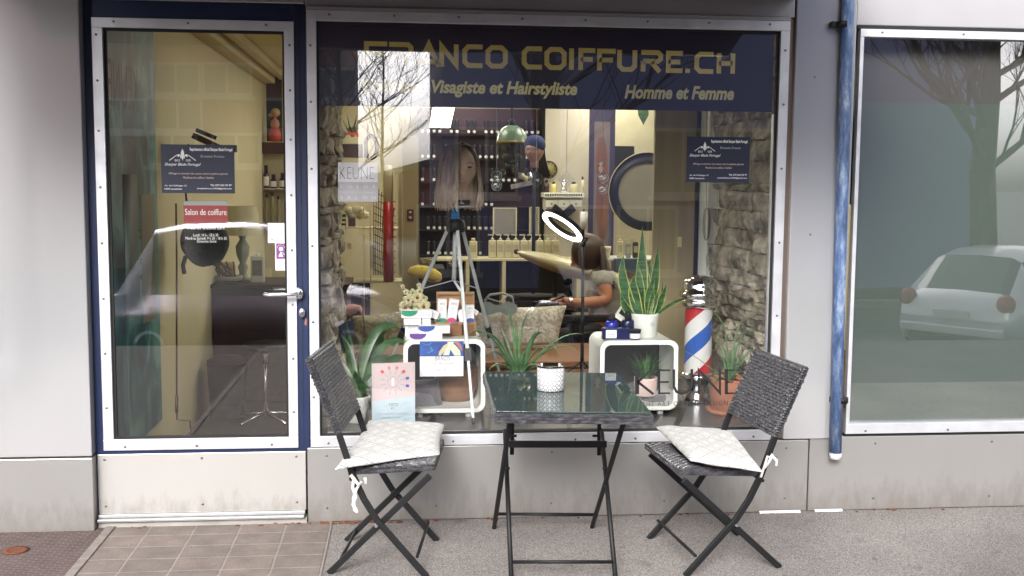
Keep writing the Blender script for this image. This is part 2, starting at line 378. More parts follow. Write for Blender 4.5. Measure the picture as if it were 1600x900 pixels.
MB().add([(-3, -5.5, .004), (-1.36, -5.5, .004), (-1.36, 0, .004), (-3, 0, .004)], [(0, 1, 2, 3)]).build('ribbed_paving', M['tile'], kind='structure', origin=(-1.36, 0, 0))
M['kerbstone'] = mat('edging_stone', (.26, .225, .2), .8, 0, var=.3, vs=20, bump=.3)
mb = MB()
for k in range(24): mb.box((-1.36, -.03-k*.22, 0), (-1.32, -.245-k*.22, .011))
mb.build('edging_strip', M['kerbstone'], kind='structure', bevel=.003)
# rusty hole in the ribbed tiles, rust & flaked paint along the foot of the wall
M['rust'] = mat('rust', (.16, .05, .02), .9, 0, var=.5, vs=50, bump=.5)
g = G(25, 862)
mb = MB(); mb.lathe([(.0, .002), (.026, .002), (.032, .007), (.04, .006), (.055, .0045)], (g.x, g.y, .002), 20)
mb.build('drain_cap', M['rust'], label='rusty round cap sunk in the ribbed reddish paving at the far left', cat='drain cap')

# ---------------------------------------------------------------- shop front
shop = empty('shop_front', (.2, 0, 0), 'satin metal shop front with a blue door frame and two large panes', 'shop front')
SCREW = [None]
def screw(par, x, z, y, r=.0055):
    if SCREW[0] is None:
        SCREW[0] = MB().lathe([(r, 0), (r, -.0025), (r*.6, -.0035), (0, -.0035)], (0, 0, 0), 10, axis='y', cap=False).build('screw', M['screw'], par)
        o = SCREW[0]
    else:
        o = SCREW[0].copy(); C.objects.link(o)
    o.parent = par; o.matrix_parent_inverse = WMAT[par].inverted(); o.location = (x, y, z); WMAT[o] = Matrix.Translation((x, y, z)); return o
def panel(name, x0, x1, z0, z1, y, m, screws=(), bev=.004):
    o = MB().box((x0, y, z0), (x1, y+.05, z1)).build(name, m, shop, bevel=bev)
    if screws:
        for x, z in screws: screw(o, x, z, y)
    return o
WY = -.075
# left wall bay, proud of the door
for nm, x0, x1, z0, z1, m_ in (('wall_panel', -9, -1.404, .350, 3.0, 'panel'), ('base_panel', -9, -1.402, .003, .342, 'panel_dim')):
    MB().box((x0, WY, z0), (x1, .14, z1)).build(nm, M[m_], shop, bevel=.004)
# fascia strips above
panel('fascia_panel', -1.40, -.441, 2.383, 3.0, -.022, M['fascia'])
panel('fascia_panel', -.437, 1.822, 2.372, 3.0, -.022, M['fascia'])
panel('fascia_panel', 2.124, 5.2, 2.345, 3.0, -.022, M['fascia'])
# pillar panel beside the downpipe
panel('wall_panel', 1.829, 2.120, .365, 3.0, -.028, M['panel'], [(1.925, 2.1), (1.93, 1.36)])
MB().box((1.80, -.004, .365), (1.829, .05, 2.37)).build('corner_bead', mat('bronze_trim', (.22, .17, .14), .4, .7), shop)
# base panels under the windows
panel('base_panel', -.449, 1.962, .003, .358, -.018, M['panel_dim'], [(x, z) for x in (-.36, .15, .7, 1.25, 1.85) for z in (.32, .07)])
panel('base_panel', 1.968, 5.2, .003, .372, -.018, M['panel_dim'], [(x, z) for x in (2.3, 2.9, 3.5) for z in (.335, .06)])
# wall core behind the cladding
MB().box((5.205, -.03, .003), (9, .14, 3.0)).build('wall_panel', M['panel'], shop, bevel=.004)
MB().box((-9, -.02, 3.004), (9, 6.4, 8.5)).build('upper_wall', M['panel_dim'], shop)
for k in range(6):
    f_ = MB().box((-7.6+k*2.7, -.06, 4.6), (-6.1+k*2.7, -.021, 6.2)).build('window', M['alu'], shop)
    MB().box((-7.52+k*2.7, -.066, 4.68), (-6.18+k*2.7, -.0605, 6.12)).build('pane', M['blackm'], f_)
mb = MB(); mb.box((-9, .14, 0), (-1.45, .2, 3)); mb.box((-.43, .035, 0), (5.2, .12, .352)); mb.box((-1.42, .03, 2.4), (5.2, .12, 3)); mb.box((1.83, .025, .35), (2.12, .12, 2.4))
mb.build('wall_core', M['blackm'], shop)
# dark blue steel frame round the door
mb = MB(); y0, y1 = -.012, .05
mb.box((-1.402, y0, 0), (-1.366, y1, 2.383)); mb.box((-.489, y0, .345), (-.437, y1, 2.378)); mb.box((-1.366, y0, 2.306), (-.489, y1, 2.383))
mb.build('door_frame', M['blue'], shop, bevel=.003)
MB().box((-1.3655, -.0085, .343), (-.4895, .04, .368)).build('door_frame', M['blue'], shop)
mb = MB(); mb.box((-.466, -.0145, .36), (-.463, -.0125, 2.37)); mb.build('door_seal', M['blackm'], shop)
# ---- door leaf
def strips(mb, x0, z0, x1, z1, wl, wr, wt, wb, y0, y1):
    mb.box((x0, y0, z1-wt), (x1, y1, z1)); mb.box((x0, y0, z0), (x1, y1, z0+wb))
    mb.box((x0, y0+.0012, z0+wb), (x0+wl, y1, z1-wt)); mb.box((x1-wr, y0+.0012, z0+wb), (x1, y1, z1-wt))
mb = MB(); strips(mb, -1.366, .361, -.489, 2.305, .046, .043, .043, .05, -.022, .004)
door = mb.build('door', M['alu'], shop, bevel=.0015)
for z in (.55, .8, 1.05, 1.3, 1.55, 1.8, 2.02, 2.22):
    screw(door, -1.347, z+.01, -.021); screw(door, -.508, z-.02, -.021)
for x in (-1.27, -.95, -.61): screw(door, x, 2.287, -.022); screw(door, x, .378, -.022)
mb = MB(); strips(mb, -1.32, .411, -.532, 2.262, .012, .01, .012, .010, -.006, .012)
mb.build('gasket', M['blackm'], door)
MB().box((-1.315, .002, .415), (-.537, .008, 2.258)).build('door_glass', M['pane'], door)
hd = MB(); hz = P(450, 457, 0).z
hd.lathe([(.0, -.001), (.0155, -.001), (.0175, -.007), (.0175, -.012)], (0, 0, 0), 20, axis='y')
for v in hd.v: v.z = v.z*1.55+hz; v.x += -.476; v.y = -.045-v.y-.012+.03
for i in range(len(hd.v)): hd.v[i].y = -.036+(hd.v[i].y+.01)*.6
hx = -.482
hd.tube([(hx, -.02, hz), (hx, -.062, hz), (hx-.004, -.072, hz), (hx-.02, -.078, hz-.001), (hx-.125, -.078, hz-.003), (hx-.14, -.074, hz-.003), (hx-.146, -.06, hz-.002)], .0095, 12)
hd.tube([(hx-.02, .012, hz), (hx-.022, .05, hz+.006), (hx-.035, .06, hz+.008), (hx-.125, .06, hz+.008)], .0085, 10)
hd.build('door_handle', M['chrome'], door)
mb = MB(); mb.lathe([(.0, -.042), (.011, -.042), (.0135, -.038), (.0135, -.012)][::-1], (-.4645, 0, hz-.09), 20, axis='y')
for v in mb.v: v.z = hz-.09+(v.z-hz+.09)*1.65
mb.build('lock_cylinder', M['steel'], door)
mb = MB(); mb.box((-.4665, -.0455, hz-.094), (-.4635, -.042, hz-.082)); mb.build('keyhole', M['blackm'], door)
MB().prism([(-.452, hz-.115), (-.446, hz-.118), (-.444, hz-.13), (-.447, hz-.15), (-.453, hz-.152), (-.456, hz-.14)], -.0128, -.0118).build('paint_chip', mat('worn_primer', (.33, .13, .08), .7, 0, var=.3), shop)
kp = MB().box((-1.397, -.014, .062), (-.457, .03, .3415)).build('kick_panel', M['kick'], door, bevel=.002)
for x in (-1.365, -.93, -.50):
    screw(kp, x, .318, -.014); screw(kp, x, .1, -.014)
mb = MB(); mb.box((-1.397, -.05, .032), (-.463, .03, .046)); mb.box((-1.397, -.03, .0465), (-.461, .03, .0615))
mb.build('threshold', mat('worn_aluminium_sill', (.42, .42, .42), .45, .6, var=.2, vs=12), shop, bevel=.003)
MB().box((-1.40, -.03, 0), (-.452, .03, .0315)).build('door_step', mat('worn_concrete', (.33, .31, .28), .85, 0, var=.2, vs=9, bump=.3), shop, bevel=.004)
# ---- display window
mb = MB(); strips(mb, -.432, .364, 1.7995, 2.3555, .043, .044, .046, .05, -.03, .006)
win = mb.build('shop_window', M['alu'], shop, bevel=.0015)
MB().box((-.432, -.034, 2.3562), (1.80, .006, 2.3715)).build('top_bead', M['fascia'], win)
for z in (.6, .95, 1.3, 1.65, 1.95, 2.2): screw(win, -.415, z, -.029); screw(win, 1.778, z+.02, -.029)
for k in range(8): screw(win, -.33+k*.29, 2.338, -.03); screw(win, -.35+k*.29, .382, -.03)
mb = MB(); strips(mb, -.389, .414, 1.756, 2.310, .008, .01, .012, .005, -.014, .01)
mb.build('gasket', M['blackm'], win)
MB().box((-.385, 0, .416), (1.75, .006, 2.305)).build('window_glass', M['pane'], win)
MB().box((-.43, -.020, .3585), (1.80, .006, .3635)).build('shadow_gap', M['blackm'], win)
# ---- frosted window on the right
mb = MB(); strips(mb, 2.140, .388, 5.2, 2.327, .018, .05, .036, .05, -.034, .006)
w2 = mb.build('frosted_window', M['alu'], shop, bevel=.0015)
MB().box((2.126, -.03, 2.328), (5.2, .006, 2.3445)).build('shadow_gap', M['blackm'], w2)
MB().box((2.14, -.02, .3725), (5.2, .006, .3875)).build('shadow_gap', M['blackm'], w2)
for k in range(4): screw(w2, 2.245+k*.4, 2.312, -.034); screw(w2, 2.24+k*.42, .402, -.034)
M['pane2'] = glassmat('frosted_pane_glass', .19)
MB().box((2.158, 0, .438), (5.15, .006, 2.291)).build('window_glass', M['pane2'], w2)
zf = P(1400, 160.5, .012).z
M['frost'] = mat('frosted_film', (.10, .135, .112), .55, 0, var=.07, vs=1.2)
M['frost2'] = mat('grey_blind', (.11, .107, .10), .7, 0, var=.05, vs=1)
MB().box((2.158, .012, .43), (5.15, .014, zf)).build('frosted_film', M['frost'], w2)
MB().box((2.158, .10, 1.5), (5.15, .12, 2.4)).build('grey_blind', M['frost2'], w2)
# navy film with lettering on the display window
za = (P(500, 163, .012).z+P(1205, 177, .012).z)/2
MB().box((-.385, .0095, za), (1.735, .0115, 2.31)).build('navy_film', M['navy'], win)
MB().box((1.742, .002, .42), (1.756, .03, 1.925)).build('glazing_bead', M['alu'], win)

# wide display letters drawn with a thick stroke: name of the shop
def stroke(mb, pts, w, y0, y1, closed=False):
    pts = [Vector((a, 0, b)) for a, b in pts]; n = len(pts); L = []; Rr = []
    for i, p in enumerate(pts):
        a = pts[i-1] if (i > 0 or closed) else None; c = pts[(i+1) % n] if (i < n-1 or closed) else None
        d1 = (p-a).normalized() if a is not None else None; d2 = (c-p).normalized() if c is not None else None
        n1 = Vector((-d1.z, 0, d1.x)) if d1 is not None else None; n2 = Vector((-d2.z, 0, d2.x)) if d2 is not None else None
        if n1 is None: o = n2
        elif n2 is None: o = n1
        else:
            o = (n1+n2).normalized(); o = o/max(.35, o.dot(n1))
        L.append(p+o*w/2); Rr.append(p-o*w/2)
    rng = range(n if closed else n-1)
    for i in rng:
        j = (i+1) % n
        q = [Rr[i], Rr[j], L[j], L[i]]
        mb.add([(v.x, y0, v.z) for v in q]+[(v.x, y1, v.z) for v in q], [(0, 1, 2, 3), (7, 6, 5, 4), (0, 4, 5, 1), (1, 5, 6, 2), (2, 6, 7, 3), (3, 7, 4, 0)])
LET = {  # unit cell 0..1 wide, 0..1 high
 'F': [[(.1, 0), (.1, .92), (1, .92)], [(.1, .5), (.85, .5)]],
 'R': [[(.0, .92), (.82, .92), (.95, .8), (.95, .62), (.82, .5), (.1, .5)], [(.1, .5), (.1, 0)], [(.5, .45), (.92, 0)]],
 'A': [[(0, 0), (.5, .97), (1, 0)], [(.3, .2), (.95, .2)]],
 'N': [[(.08, 0), (.08, .9), (.92, .1), (.92, 1)]],
 'C': [[(1, .92), (.28, .92), (.1, .75), (.1, .25), (.28, .08), (1, .08)]],
 'O': [[(.28, .92), (.1, .75), (.1, .25), (.28, .08), (.72, .08), (.9, .25), (.9, .75), (.72, .92)]],
 'I': [[(.5, 0), (.5, 1)]],
 'U': [[(.1, 1), (.1, .25), (.28, .08), (.72, .08), (.9, .25), (.9, 1)]],
 'E': [[(1, .92), (.1, .92), (.1, .08), (1, .08)], [(.1, .5), (.85, .5)]],
 'H': [[(.1, 0), (.1, 1)], [(.9, 0), (.9, 1)], [(.1, .5), (.9, .5)]],
 '.': [[(.5, -.01), (.5, .2)]],
}
mb = MB(); lx = [(567, 'F', 43), (610, 'R', 42), (652, 'A', 48), (684+18, 'N', 36), (739, 'C', 38), (757+20, 'O', 40),
                 (815, 'C', 38), (856, 'O', 34), (893, 'I', 9), (905, 'F', 30), (937, 'F', 32), (969, 'U', 32), (1003, 'R', 36), (1042, 'E', 29), (1073, '.', 10), (1086, 'C', 29), (1120, 'H', 30)]
lx = [(567, 'F', 40), (606, 'R', 40), (652, 'A', 36), (686, 'N', 31), (721, 'C', 35), (757, 'O', 38), (814, 'C', 35), (849, 'O', 38),
      (888, 'I', 10), (903, 'F', 29), (932, 'F', 32), (963, 'U', 34), (1000, 'R', 36), (1040, 'E', 29), (1070, '.', 10), (1084, 'C', 33), (1119, 'H', 31)]
for x, ch, w in lx:
    if x == 814: mb.build('shop_name_lettering', M['gold'], win); mb = MB()
    xa = P(x+2, 90, .007).x; xb = P(x+w-2, 90, .007).x
    t = (x-567)/585; zb = P(x, 101+t*14.5, .007).z; zt = P(x, 65+t*19, .007).z
    for st in LET[ch]:
        cl = ch == 'O'
        stroke(mb, [(xa+(xb-xa)*a, zb+(zt-zb)*b) for a, b in st], .022 if ch != '.' else .022, .0068, .0084, cl)
mb.build('shop_name_lettering', M['gold'], win)
mb = MB()
textpx('Coloriste, Visagiste et Hairstyliste', mb, 566, 152.5, 902, 125.5, .0082, shear=.22, bold=.036)
mb.build('trade_lettering', M['cream'], win)
mb = MB()
textpx('Homme et Femme', mb, 976, 155.5, 1147, 134, .0082, shear=.22, bold=.036)
mb.build('trade_lettering', mat('dull_yellow_vinyl', (.66, .62, .32), .5, 0, var=.03), win)

# awning (seen mirrored as the dark band at the top of the panes) with its crank
M['awning'] = mat('brown_awning_cloth', (.055, .025, .022), .9, 0, var=.1)
aw = empty('awning', (-.6, 0, 2.75), 'dark brown awning folded out over the shop front, mirrored atop the panes', 'awning')
mb = MB(); za_ = P(560, 75, 1.55).z
mb.add([(-2.0, -.05, 2.86), (1.98, -.05, 2.86), (1.98, -1.55, za_), (-2.0, -1.55, za_), (-2.0, -.05, 2.88), (1.98, -.05, 2.88), (1.98, -1.55, za_+.02), (-2.0, -1.55, za_+.02)],
       [(0, 1, 2, 3), (7, 6, 5, 4), (0, 4, 5, 1), (1, 5, 6, 2), (2, 6, 7, 3), (3, 7, 4, 0)])
mb.build('cloth', M['awning'], aw)
MB().box((-2.0, -.30, 2.46), (1.82, -.0225, 2.66)).build('added_shade_box', M['awning'], aw)  # unseen box added under the cloth to shade the top of the facade
MB().box((-2.0, -1.6, za_-.01), (1.98, -1.55, za_+.05)).build('front_rail', M['panel'], aw)
mb = MB(); mb.tube([RP(55, 150, .5), RP(60, 250, .5), RP(70, 480, .5)], .011, 8); mb.tube([RP(70, 470, .5), RP(71, 492, .5), RP(18, 493, .5), RP(15, 500, .5)], .011, 8)
mb.tube([RP(69, 432, .5), RP(70, 478, .5)], .014, 8); mb.tube([RP(16, 497, .5), RP(15, 545, .5)], .014, 8)
mb.tube([RP(55, 150, .5), RP(54, 60, .5), (RP(54, 60, .5).x, -.3, 2.75)], .008, 8)
mb.build('crank', M['black'], aw)

# downpipe
dp = empty('downpipe', (2.12, -.06, .24), 'weathered blue downpipe ending above the base panel', 'downpipe')
m, n, b = newmat('weathered_blue_paint'); M['pipe'] = m; b.inputs['Roughness'].default_value = .55
tc = N(n, 'ShaderNodeTexCoord'); mp = N(n, 'ShaderNodeMapping'); mp.inputs['Scale'].default_value = (1, 1, .28); tx = N(n, 'ShaderNodeTexNoise'); tx.inputs['Scale'].default_value = 30; tx.inputs['Detail'].default_value = 8; tx.inputs['Roughness'].default_value = .7
n.links.new(tc.outputs['Object'], mp.inputs[0]); n.links.new(mp.outputs[0], tx.inputs['Vector'])
cr = N(n, 'ShaderNodeValToRGB'); e = cr.color_ramp.elements; e[0].position = .33; e[0].color = (.035, .06, .12, 1); e[1].position = .7; e[1].color = (.42, .47, .55, 1)
k = e.new(.48); k.color = (.08, .14, .29, 1); k = e.new(.57); k.color = (.17, .24, .38, 1)
n.links.new(tx.outputs['Fac'], cr.inputs[0]); n.links.new(cr.outputs[0], b.inputs['Base Color'])
bt = P(1306, 716, -.06); tp = P(1325, 0, -.06)
mb = MB(); mb.smooth = True
px_ = P(1318, 300, -.06).x
mb.tube([(bt.x-.003, -.06, bt.z), (px_-.005, -.06, 1.3), (tp.x-.003, -.06, 3.0)], .0285, 24)
mb.build('pipe', M['pipe'], dp)
mb = MB(); mb.tube([(bt.x-.003, -.06, bt.z-.002), (bt.x-.003, -.06, bt.z+.028)], [.029, .0292], 24); mb.build('bare_pipe_end', mat('flaked_paint', (.62, .62, .6), .8, 0, var=.25, vs=60, bump=.3), dp)
for py in (38, 625):
    q = P(1314, py, -.06); mb = MB(); mb.tube([(q.x+.004, -.06, q.z-.013), (q.x+.004, -.06, q.z+.013)], .0305, 20); mb.box((q.x-.046, -.068, q.z-.012), (q.x-.027, -.03, q.z+.012))
    mb.build('bracket', M['black'], dp)
# litter along the foot of the wall
rr = random.Random(3)
for xs, xe, yy, lab_ in ((1.72, 1.925, -.03, 'left strip of flaked white paint lying along the foot of the grey base panel'), (2.0, 2.14, -.024, 'right strip of flaked white paint lying at the foot of the wall, near the downpipe')):
    a = xs; mb = MB()
    while a < xe:
        w = rr.uniform(.02, .06); mb.add([(a, yy-rr.uniform(.008, .016), .003), (min(xe, a+w), yy-rr.uniform(.008, .016), .003), (min(xe, a+w), yy, .012), (a, yy, .012)], [(0, 1, 2, 3)]); a += w
    mb.build('paint_flake', M['paper'], label=lab_, cat='debris')
mb = MB()
for i in range(70):
    x = rr.uniform(-.45, -.15) if i < 30 else rr.uniform(-1.3, 2.8); yy = rr.uniform(-.055, -.02); r = rr.uniform(.003, .009)
    mb.ell((x, yy, .004), (r*1.6, r, r*.6), 6, 4)
mb.build('crumbs', M['rust'], kind='stuff', label='rust crumbs and dirt gathered at the foot of the wall', cat='debris')
mb = MB()
for i in range(60):
    x = rr.uniform(-1.6, 2.6); yy = rr.uniform(-1.0, -.05); r = rr.uniform(.0015, .0045)
    mb.ell((x, yy, .005), (r*1.5, r, r*.5), 5, 3)
mb.build('grit', M['kerbstone'], kind='stuff', label='small pale grit scattered on the pavement', cat='grit')
# ---------------------------------------------------------------- the room behind the glass
M['yellow'] = mat('pale_yellow_wall', (.58, .535, .34), .8, 0, var=.04, vs=2)
M['ceil'] = mat('ceiling_paint', (.62, .58, .36), .85, 0, var=.03)
M['floor'] = mat('dark_floor', (.035, .032, .033), .35, 0, var=.35, vs=3, rv=.1)
M['parquet'] = pavers('salon_parquet', .5, .09, (.20, .085, .03), (.15, .06, .022), (.05, .02, .01), ms=.004, off=.5, bstr=.2)
XL, YB = -1.345, 6.25
MB().box((-1.345, .03, -.05), (4.2, 6.25, .02)).build('salon_floor', M['parquet'], kind='structure')
MB().box((-1.34, .02, .0205), (-.50, 2.68, .026)).build('entrance_floor', M['floor'], kind='structure')
MB().box((-1.45, .03, 2.62), (4.3, 6.3, 2.75)).build('salon_ceiling', M['ceil'], kind='structure')
MB().box((-1.45, .15, 0), (-1.345, 6.35, 2.62)).build('side_wall', M['yellow'], kind='structure')
MB().box((-1.345, YB, 0), (4.3, 6.35, 2.62)).build('back_wall', M['yellow'], kind='structure')
MB().box((4.2, .13, 0), (4.3, 6.25, 2.62)).build('far_side_wall', M['yellow'], kind='structure')
MB().box((2.1, .13, .0), (2.16, 1.3, 2.62)).build('cross_wall', M['yellow'], kind='structure')
# ceiling beams
mb = MB(); q = P(431, 126, 6.0); mb.box((q.x-.10, .3, 2.52), (q.x+.02, 6.2, 2.619)); mb.box((q.x+.06, .3, 2.56), (q.x+.13, 6.2, 2.619))
mb.build('ceiling_beam', M['yellow'], label='pair of pale yellow beams running along the ceiling above the door', cat='beam', bevel=.006)
# display platform
M['slate'] = mat('slate_platform', (.055, .055, .058), .3, 0, var=.3, vs=5, rv=.08)
MB().box((-.36, .02, .36), (1.76, 1.32, .425)).build('display_platform', M['slate'], label='dark slate platform carrying the window display', cat='platform', bevel=.004)
MB().box((-.36, .13, .02), (1.76, 1.30, .358)).build('platform_base', M['blackm'], label='black base under the slate window platform', cat='base')
# stone clad side walls: stacked split stones
def stonemat():
    m, n, b = newmat('split_stone'); b.inputs['Roughness'].default_value = .9
    tc = N(n, 'ShaderNodeTexCoord'); t = N(n, 'ShaderNodeTexNoise'); t.inputs['Scale'].default_value = 9; t.inputs['Detail'].default_value = 8
    n.links.new(tc.outputs['Object'], t.inputs['Vector']); cr = N(n, 'ShaderNodeValToRGB'); e = cr.color_ramp.elements
    e[0].position = .3; e[0].color = (.13, .115, .09, 1); e[1].position = .72; e[1].color = (.60, .55, .43, 1)
    n.links.new(t.outputs['Fac'], cr.inputs[0]); n.links.new(cr.outputs[0], b.inputs['Base Color'])
    bp = N(n, 'ShaderNodeBump'); bp.inputs['Strength'].default_value = .9; bp.inputs['Distance'].default_value = .02; t2 = N(n, 'ShaderNodeTexNoise'); t2.inputs['Scale'].default_value = 28; t2.inputs['Detail'].default_value = 8
    n.links.new(tc.outputs['Object'], t2.inputs['Vector']); n.links.new(t2.outputs['Fac'], bp.inputs['Height']); n.links.new(bp.outputs[0], b.inputs['Normal']); return m
M['stone'] = stonemat()
def stonewall(x, sgn, y0, y1, z0, z1, seed):
    r = random.Random(seed); mb = MB(); z = z0
    while z < z1:
        h = r.uniform(.035, .13); y = y0
        while y < y1-.01:
            w = min(y1-y, r.uniform(.12, .42))
            if y1-(y+w) < .06: w = y1-y
            n_, m_ = 9, 5; d = r.uniform(.0, .04); tilt = r.uniform(-.014, .014); tz = r.uniform(-.014, .014); vs_ = []
            for j in range(m_+1):
                for i in range(n_+1):
                    yy = y+.003+(w-.006)*i/n_; zz = z+.003+(h-.006)*j/m_
                    ed = (0 if 0 < i < n_ else .006)+(0 if 0 < j < m_ else .004)
                    nz = round(noise.noise(Vector((yy*8, zz*16, seed+x*3)))*3.2)/3.2*.026+noise.noise(Vector((yy*40, zz*40, seed)))*.010+tz*(j/m_-.5)*2
                    vs_.append((x+sgn*(d+tilt*(i/n_-.5)*2+nz-ed+.02), yy+noise.noise(Vector((zz*20, i, seed)))*.008*(0 < i < n_), zz+noise.noise(Vector((yy*14, j, seed)))*.012))
            k = len(vs_); vs_ += [(x-sgn*.02, y+.003, z+.003), (x-sgn*.02, y+w-.003, z+.003), (x-sgn*.02, y+w-.003, z+h-.003), (x-sgn*.02, y+.003, z+h-.003)]
            fs = []
            for j in range(m_):
                for i in range(n_):
                    a = j*(n_+1)+i; fs.append((a, a+1, a+n_+2, a+n_+1))
            A = [i for i in range(n_+1)]; T = [m_*(n_+1)+i for i in range(n_+1)]
            fs.append(tuple([k, k+1]+A[::-1])); fs.append(tuple([k+3]+T+[k+2]))
            Lf = [j*(n_+1) for j in range(m_+1)]; Rt = [j*(n_+1)+n_ for j in range(m_+1)]
            fs.append(tuple([k]+Lf+[k+3])); fs.append(tuple([k+1, k+2]+Rt[::-1]))
            if sgn < 0: fs = [f[::-1] for f in fs]
            mb.add(vs_, fs); y += w
        z += h
    return mb
lw = empty('stone_wall', (-.45, .7, .0), 'rough grey stone clad partition between the door and the display window', 'wall')
MB().box((-.52, .15, .02), (-.402, 1.38, 2.61)).build('partition', M['yellow'], lw)
stonewall(-.398, 1, .10, 1.40, .42, 2.6, 4).build('stone_cladding', M['stone'], lw)
rw = empty('stone_wall', (1.9, .6, .0), 'beige grey split stone wall at the right end of the display', 'wall')
MB().box((1.845, .13, .02), (2.09, 1.12, 2.61)).build('wall_core', M['yellow'], rw)
stonewall(1.82, -1, .06, 1.12, .42, 2.6, 11).build('stone_cladding', M['stone'], rw)
# hanging panel lamp, then unseen lamps added to brighten the room
M['lamp'] = mat('lit_diffuser', (1, .945, .79), .5, 0, var=0, emis=6.5)
M['lamp2'] = mat('lit_tube', (1, .95, .80), .5, 0, var=0, emis=7)
a, b_, c_, d_ = P(676, 168, 4.9), P(710, 168.5, 4.9), P(703, 199.5, 5.5), P(671.5, 199, 5.5)
pl = empty('panel_lamp', (a+c_)/2, 'lit rectangular panel lamp hanging left of centre over the salon', 'lamp')
mb = MB(); nrm = (b_-a).cross(c_-b_).normalized()*-.012
mb.add([d_, c_, b_, a], [(0, 1, 2, 3)]); mb.build('diffuser', M['lamp'], pl)
e1 = Vector((0, -.003, -.002))
mb = MB(); up = Vector((0, .01, .04)); mb.add([d_-e1, c_-e1, b_-e1, a-e1, d_-e1+up, c_-e1+up, b_-e1+up, a-e1+up], [(0, 1, 2, 3), (7, 6, 5, 4), (0, 4, 5, 1), (1, 5, 6, 2), (2, 6, 7, 3), (3, 7, 4, 0)]); mb.build('housing', M['white'], pl)
mb = MB()
for q in (a, b_): mb.tube([q+up, (q.x, q.y+.02, 2.62)], .004, 6)
a2 = a+(d_-a)*.22; b2 = b_+(c_-b_)*.22; mb.bar(a2+Vector((0, -.006, -.003)), b2+Vector((0, -.006, -.003)), .02, .004)
mb.build('hanger', M['black'], pl)
def fill_lamp(x, y, w=.6, d=.6):  # out-of-view lamps added to light the interior
    t = empty('added_ceiling_lamp', (x, y, 2.6), 'unseen square lamp added to light the salon, above the frame of the window', 'lamp', 'unseen added ceiling lamps of the salon')
    MB().box((x-w/2, y-d/2, 2.585), (x+w/2, y+d/2, 2.6)).build('diffuser', M['lamp'], t)
    MB().box((x-w/2-.03, y-d/2-.03, 2.601), (x+w/2+.03, y+d/2+.03, 2.618)).build('frame', M['white'], t)
    return t
c0 = fill_lamp(.4, 2.1)
for x, y in ((1.6, 2.1), (2.9, 2.4), (.2, 4.2), (1.6, 4.2), (2.9, 4.2), (.5, 5.5), (2.0, 5.5)):
    copy_thing(c0, (x, y, 2.6))

# ---- wooden bench behind the platform
bn = empty('bench', (.7, 1.85, 0), 'long reddish wooden bench behind the display platform', 'bench')
MB().box((-.34, 1.45, .47), (1.75, 2.2, .51)).build('seat', M['wood'], bn, bevel=.005)
mb = MB(); mb.box((-.33, 1.48, .02), (1.74, 1.52, .469)); mb.build('front_board', M['wood'], bn)
mb = MB(); mb.box((-.33, 2.10, .02), (1.74, 2.14, .469)); mb.build('back_board', M['wood'], bn)

def cushion(name, px, Y, thick, m_, label, group=None, puff=.5, lean=.0, bottomz=None, subd=3):
    """pillow whose four corners are pixels px (BL, BR, TR, TL) at depth Y"""
    c = [P(x, y, Y) for x, y in px]; n = 10; mb = MB(); mb.smooth = True
    def pt(u, v, s):
        q = c[0]*(1-u)*(1-v)+c[1]*u*(1-v)+c[2]*u*v+c[3]*(1-u)*v
        e = (1-(2*u-1)**4)*(1-(2*v-1)**4)
        pin = .03*((2*u-1)**2*(2*v-1)**2)
        q = q+(q-(c[0]+c[2])/2)*(-.06*((1-abs(2*u-1)**3)+(1-abs(2*v-1)**3)-1.0)*(.5 if e > .05 else 1))
        w = thick*.5*(max(e, 0)**.55)*(1+.12*noise.noise(Vector((u*4, v*4, c[0].x*7))))
        return q+Vector((0, -w*s+lean*(q.z-c[0].z), w*.0))
    for s in (1, -1):
        base = len(mb.v)
        for j in range(n+1):
            for i in range(n+1): mb.v.append(pt(i/n, j/n, s))
        for j in range(n):
            for i in range(n):
                a = base+j*(n+1)+i; f = [a, a+1, a+n+2, a+n+1]
                mb.f.append(f if s > 0 else f[::-1]); mb.m.append(0); mb.sm.append(True)
    o = mb.build(name, m_, label=label, cat='cushion', group=group)
    bm = bmesh.new(); bm.from_mesh(o.data); bmesh.ops.remove_doubles(bm, verts=bm.verts, dist=.0008); bm.to_mesh(o.data); bm.free()
    md = o.modifiers.new('subd', 'SUBSURF'); md.levels = 1; md.render_levels = 1
    return o
def damask(name, c1, c2, sc=28):
    m, n, b = newmat(name); b.inputs['Roughness'].default_value = .85
    tc = N(n, 'ShaderNodeTexCoord'); t = N(n, 'ShaderNodeTexNoise'); t.inputs['Scale'].default_value = sc; t.inputs['Detail'].default_value = 3; t.inputs['Distortion'].default_value = 1.5
    n.links.new(tc.outputs['Object'], t.inputs['Vector']); cr = N(n, 'ShaderNodeValToRGB'); e = cr.color_ramp.elements
    e[0].position = .46; e[0].color = (*c1, 1); e[1].position = .54; e[1].color = (*c2, 1)
    n.links.new(t.outputs['Fac'], cr.inputs[0]); n.links.new(cr.outputs[0], b.inputs['Base Color']); return m
cushion('cushion', [(782, 544), (872, 540), (892, 478), (762, 482)], 1.95, .16, damask('cream_damask', (.58, .55, .46), (.36, .33, .25)), 'large cream cushion with a mottled print on the bench in the middle', lean=.3)
cushion('cushion', [(735, 545), (790, 546), (785, 492), (742, 488)], 1.78, .12, damask('beige_damask', (.36, .34, .29), (.25, .23, .19)), 'small greyish printed cushion left of the large cream one', lean=.3)
cushion('cushion', [(548, 548), (640, 540), (640, 487), (548, 494)], 1.75, .18, damask('olive_damask', (.22, .19, .10), (.36, .33, .20), 18), 'olive gold patterned cushion beside the left stone wall', lean=.2)

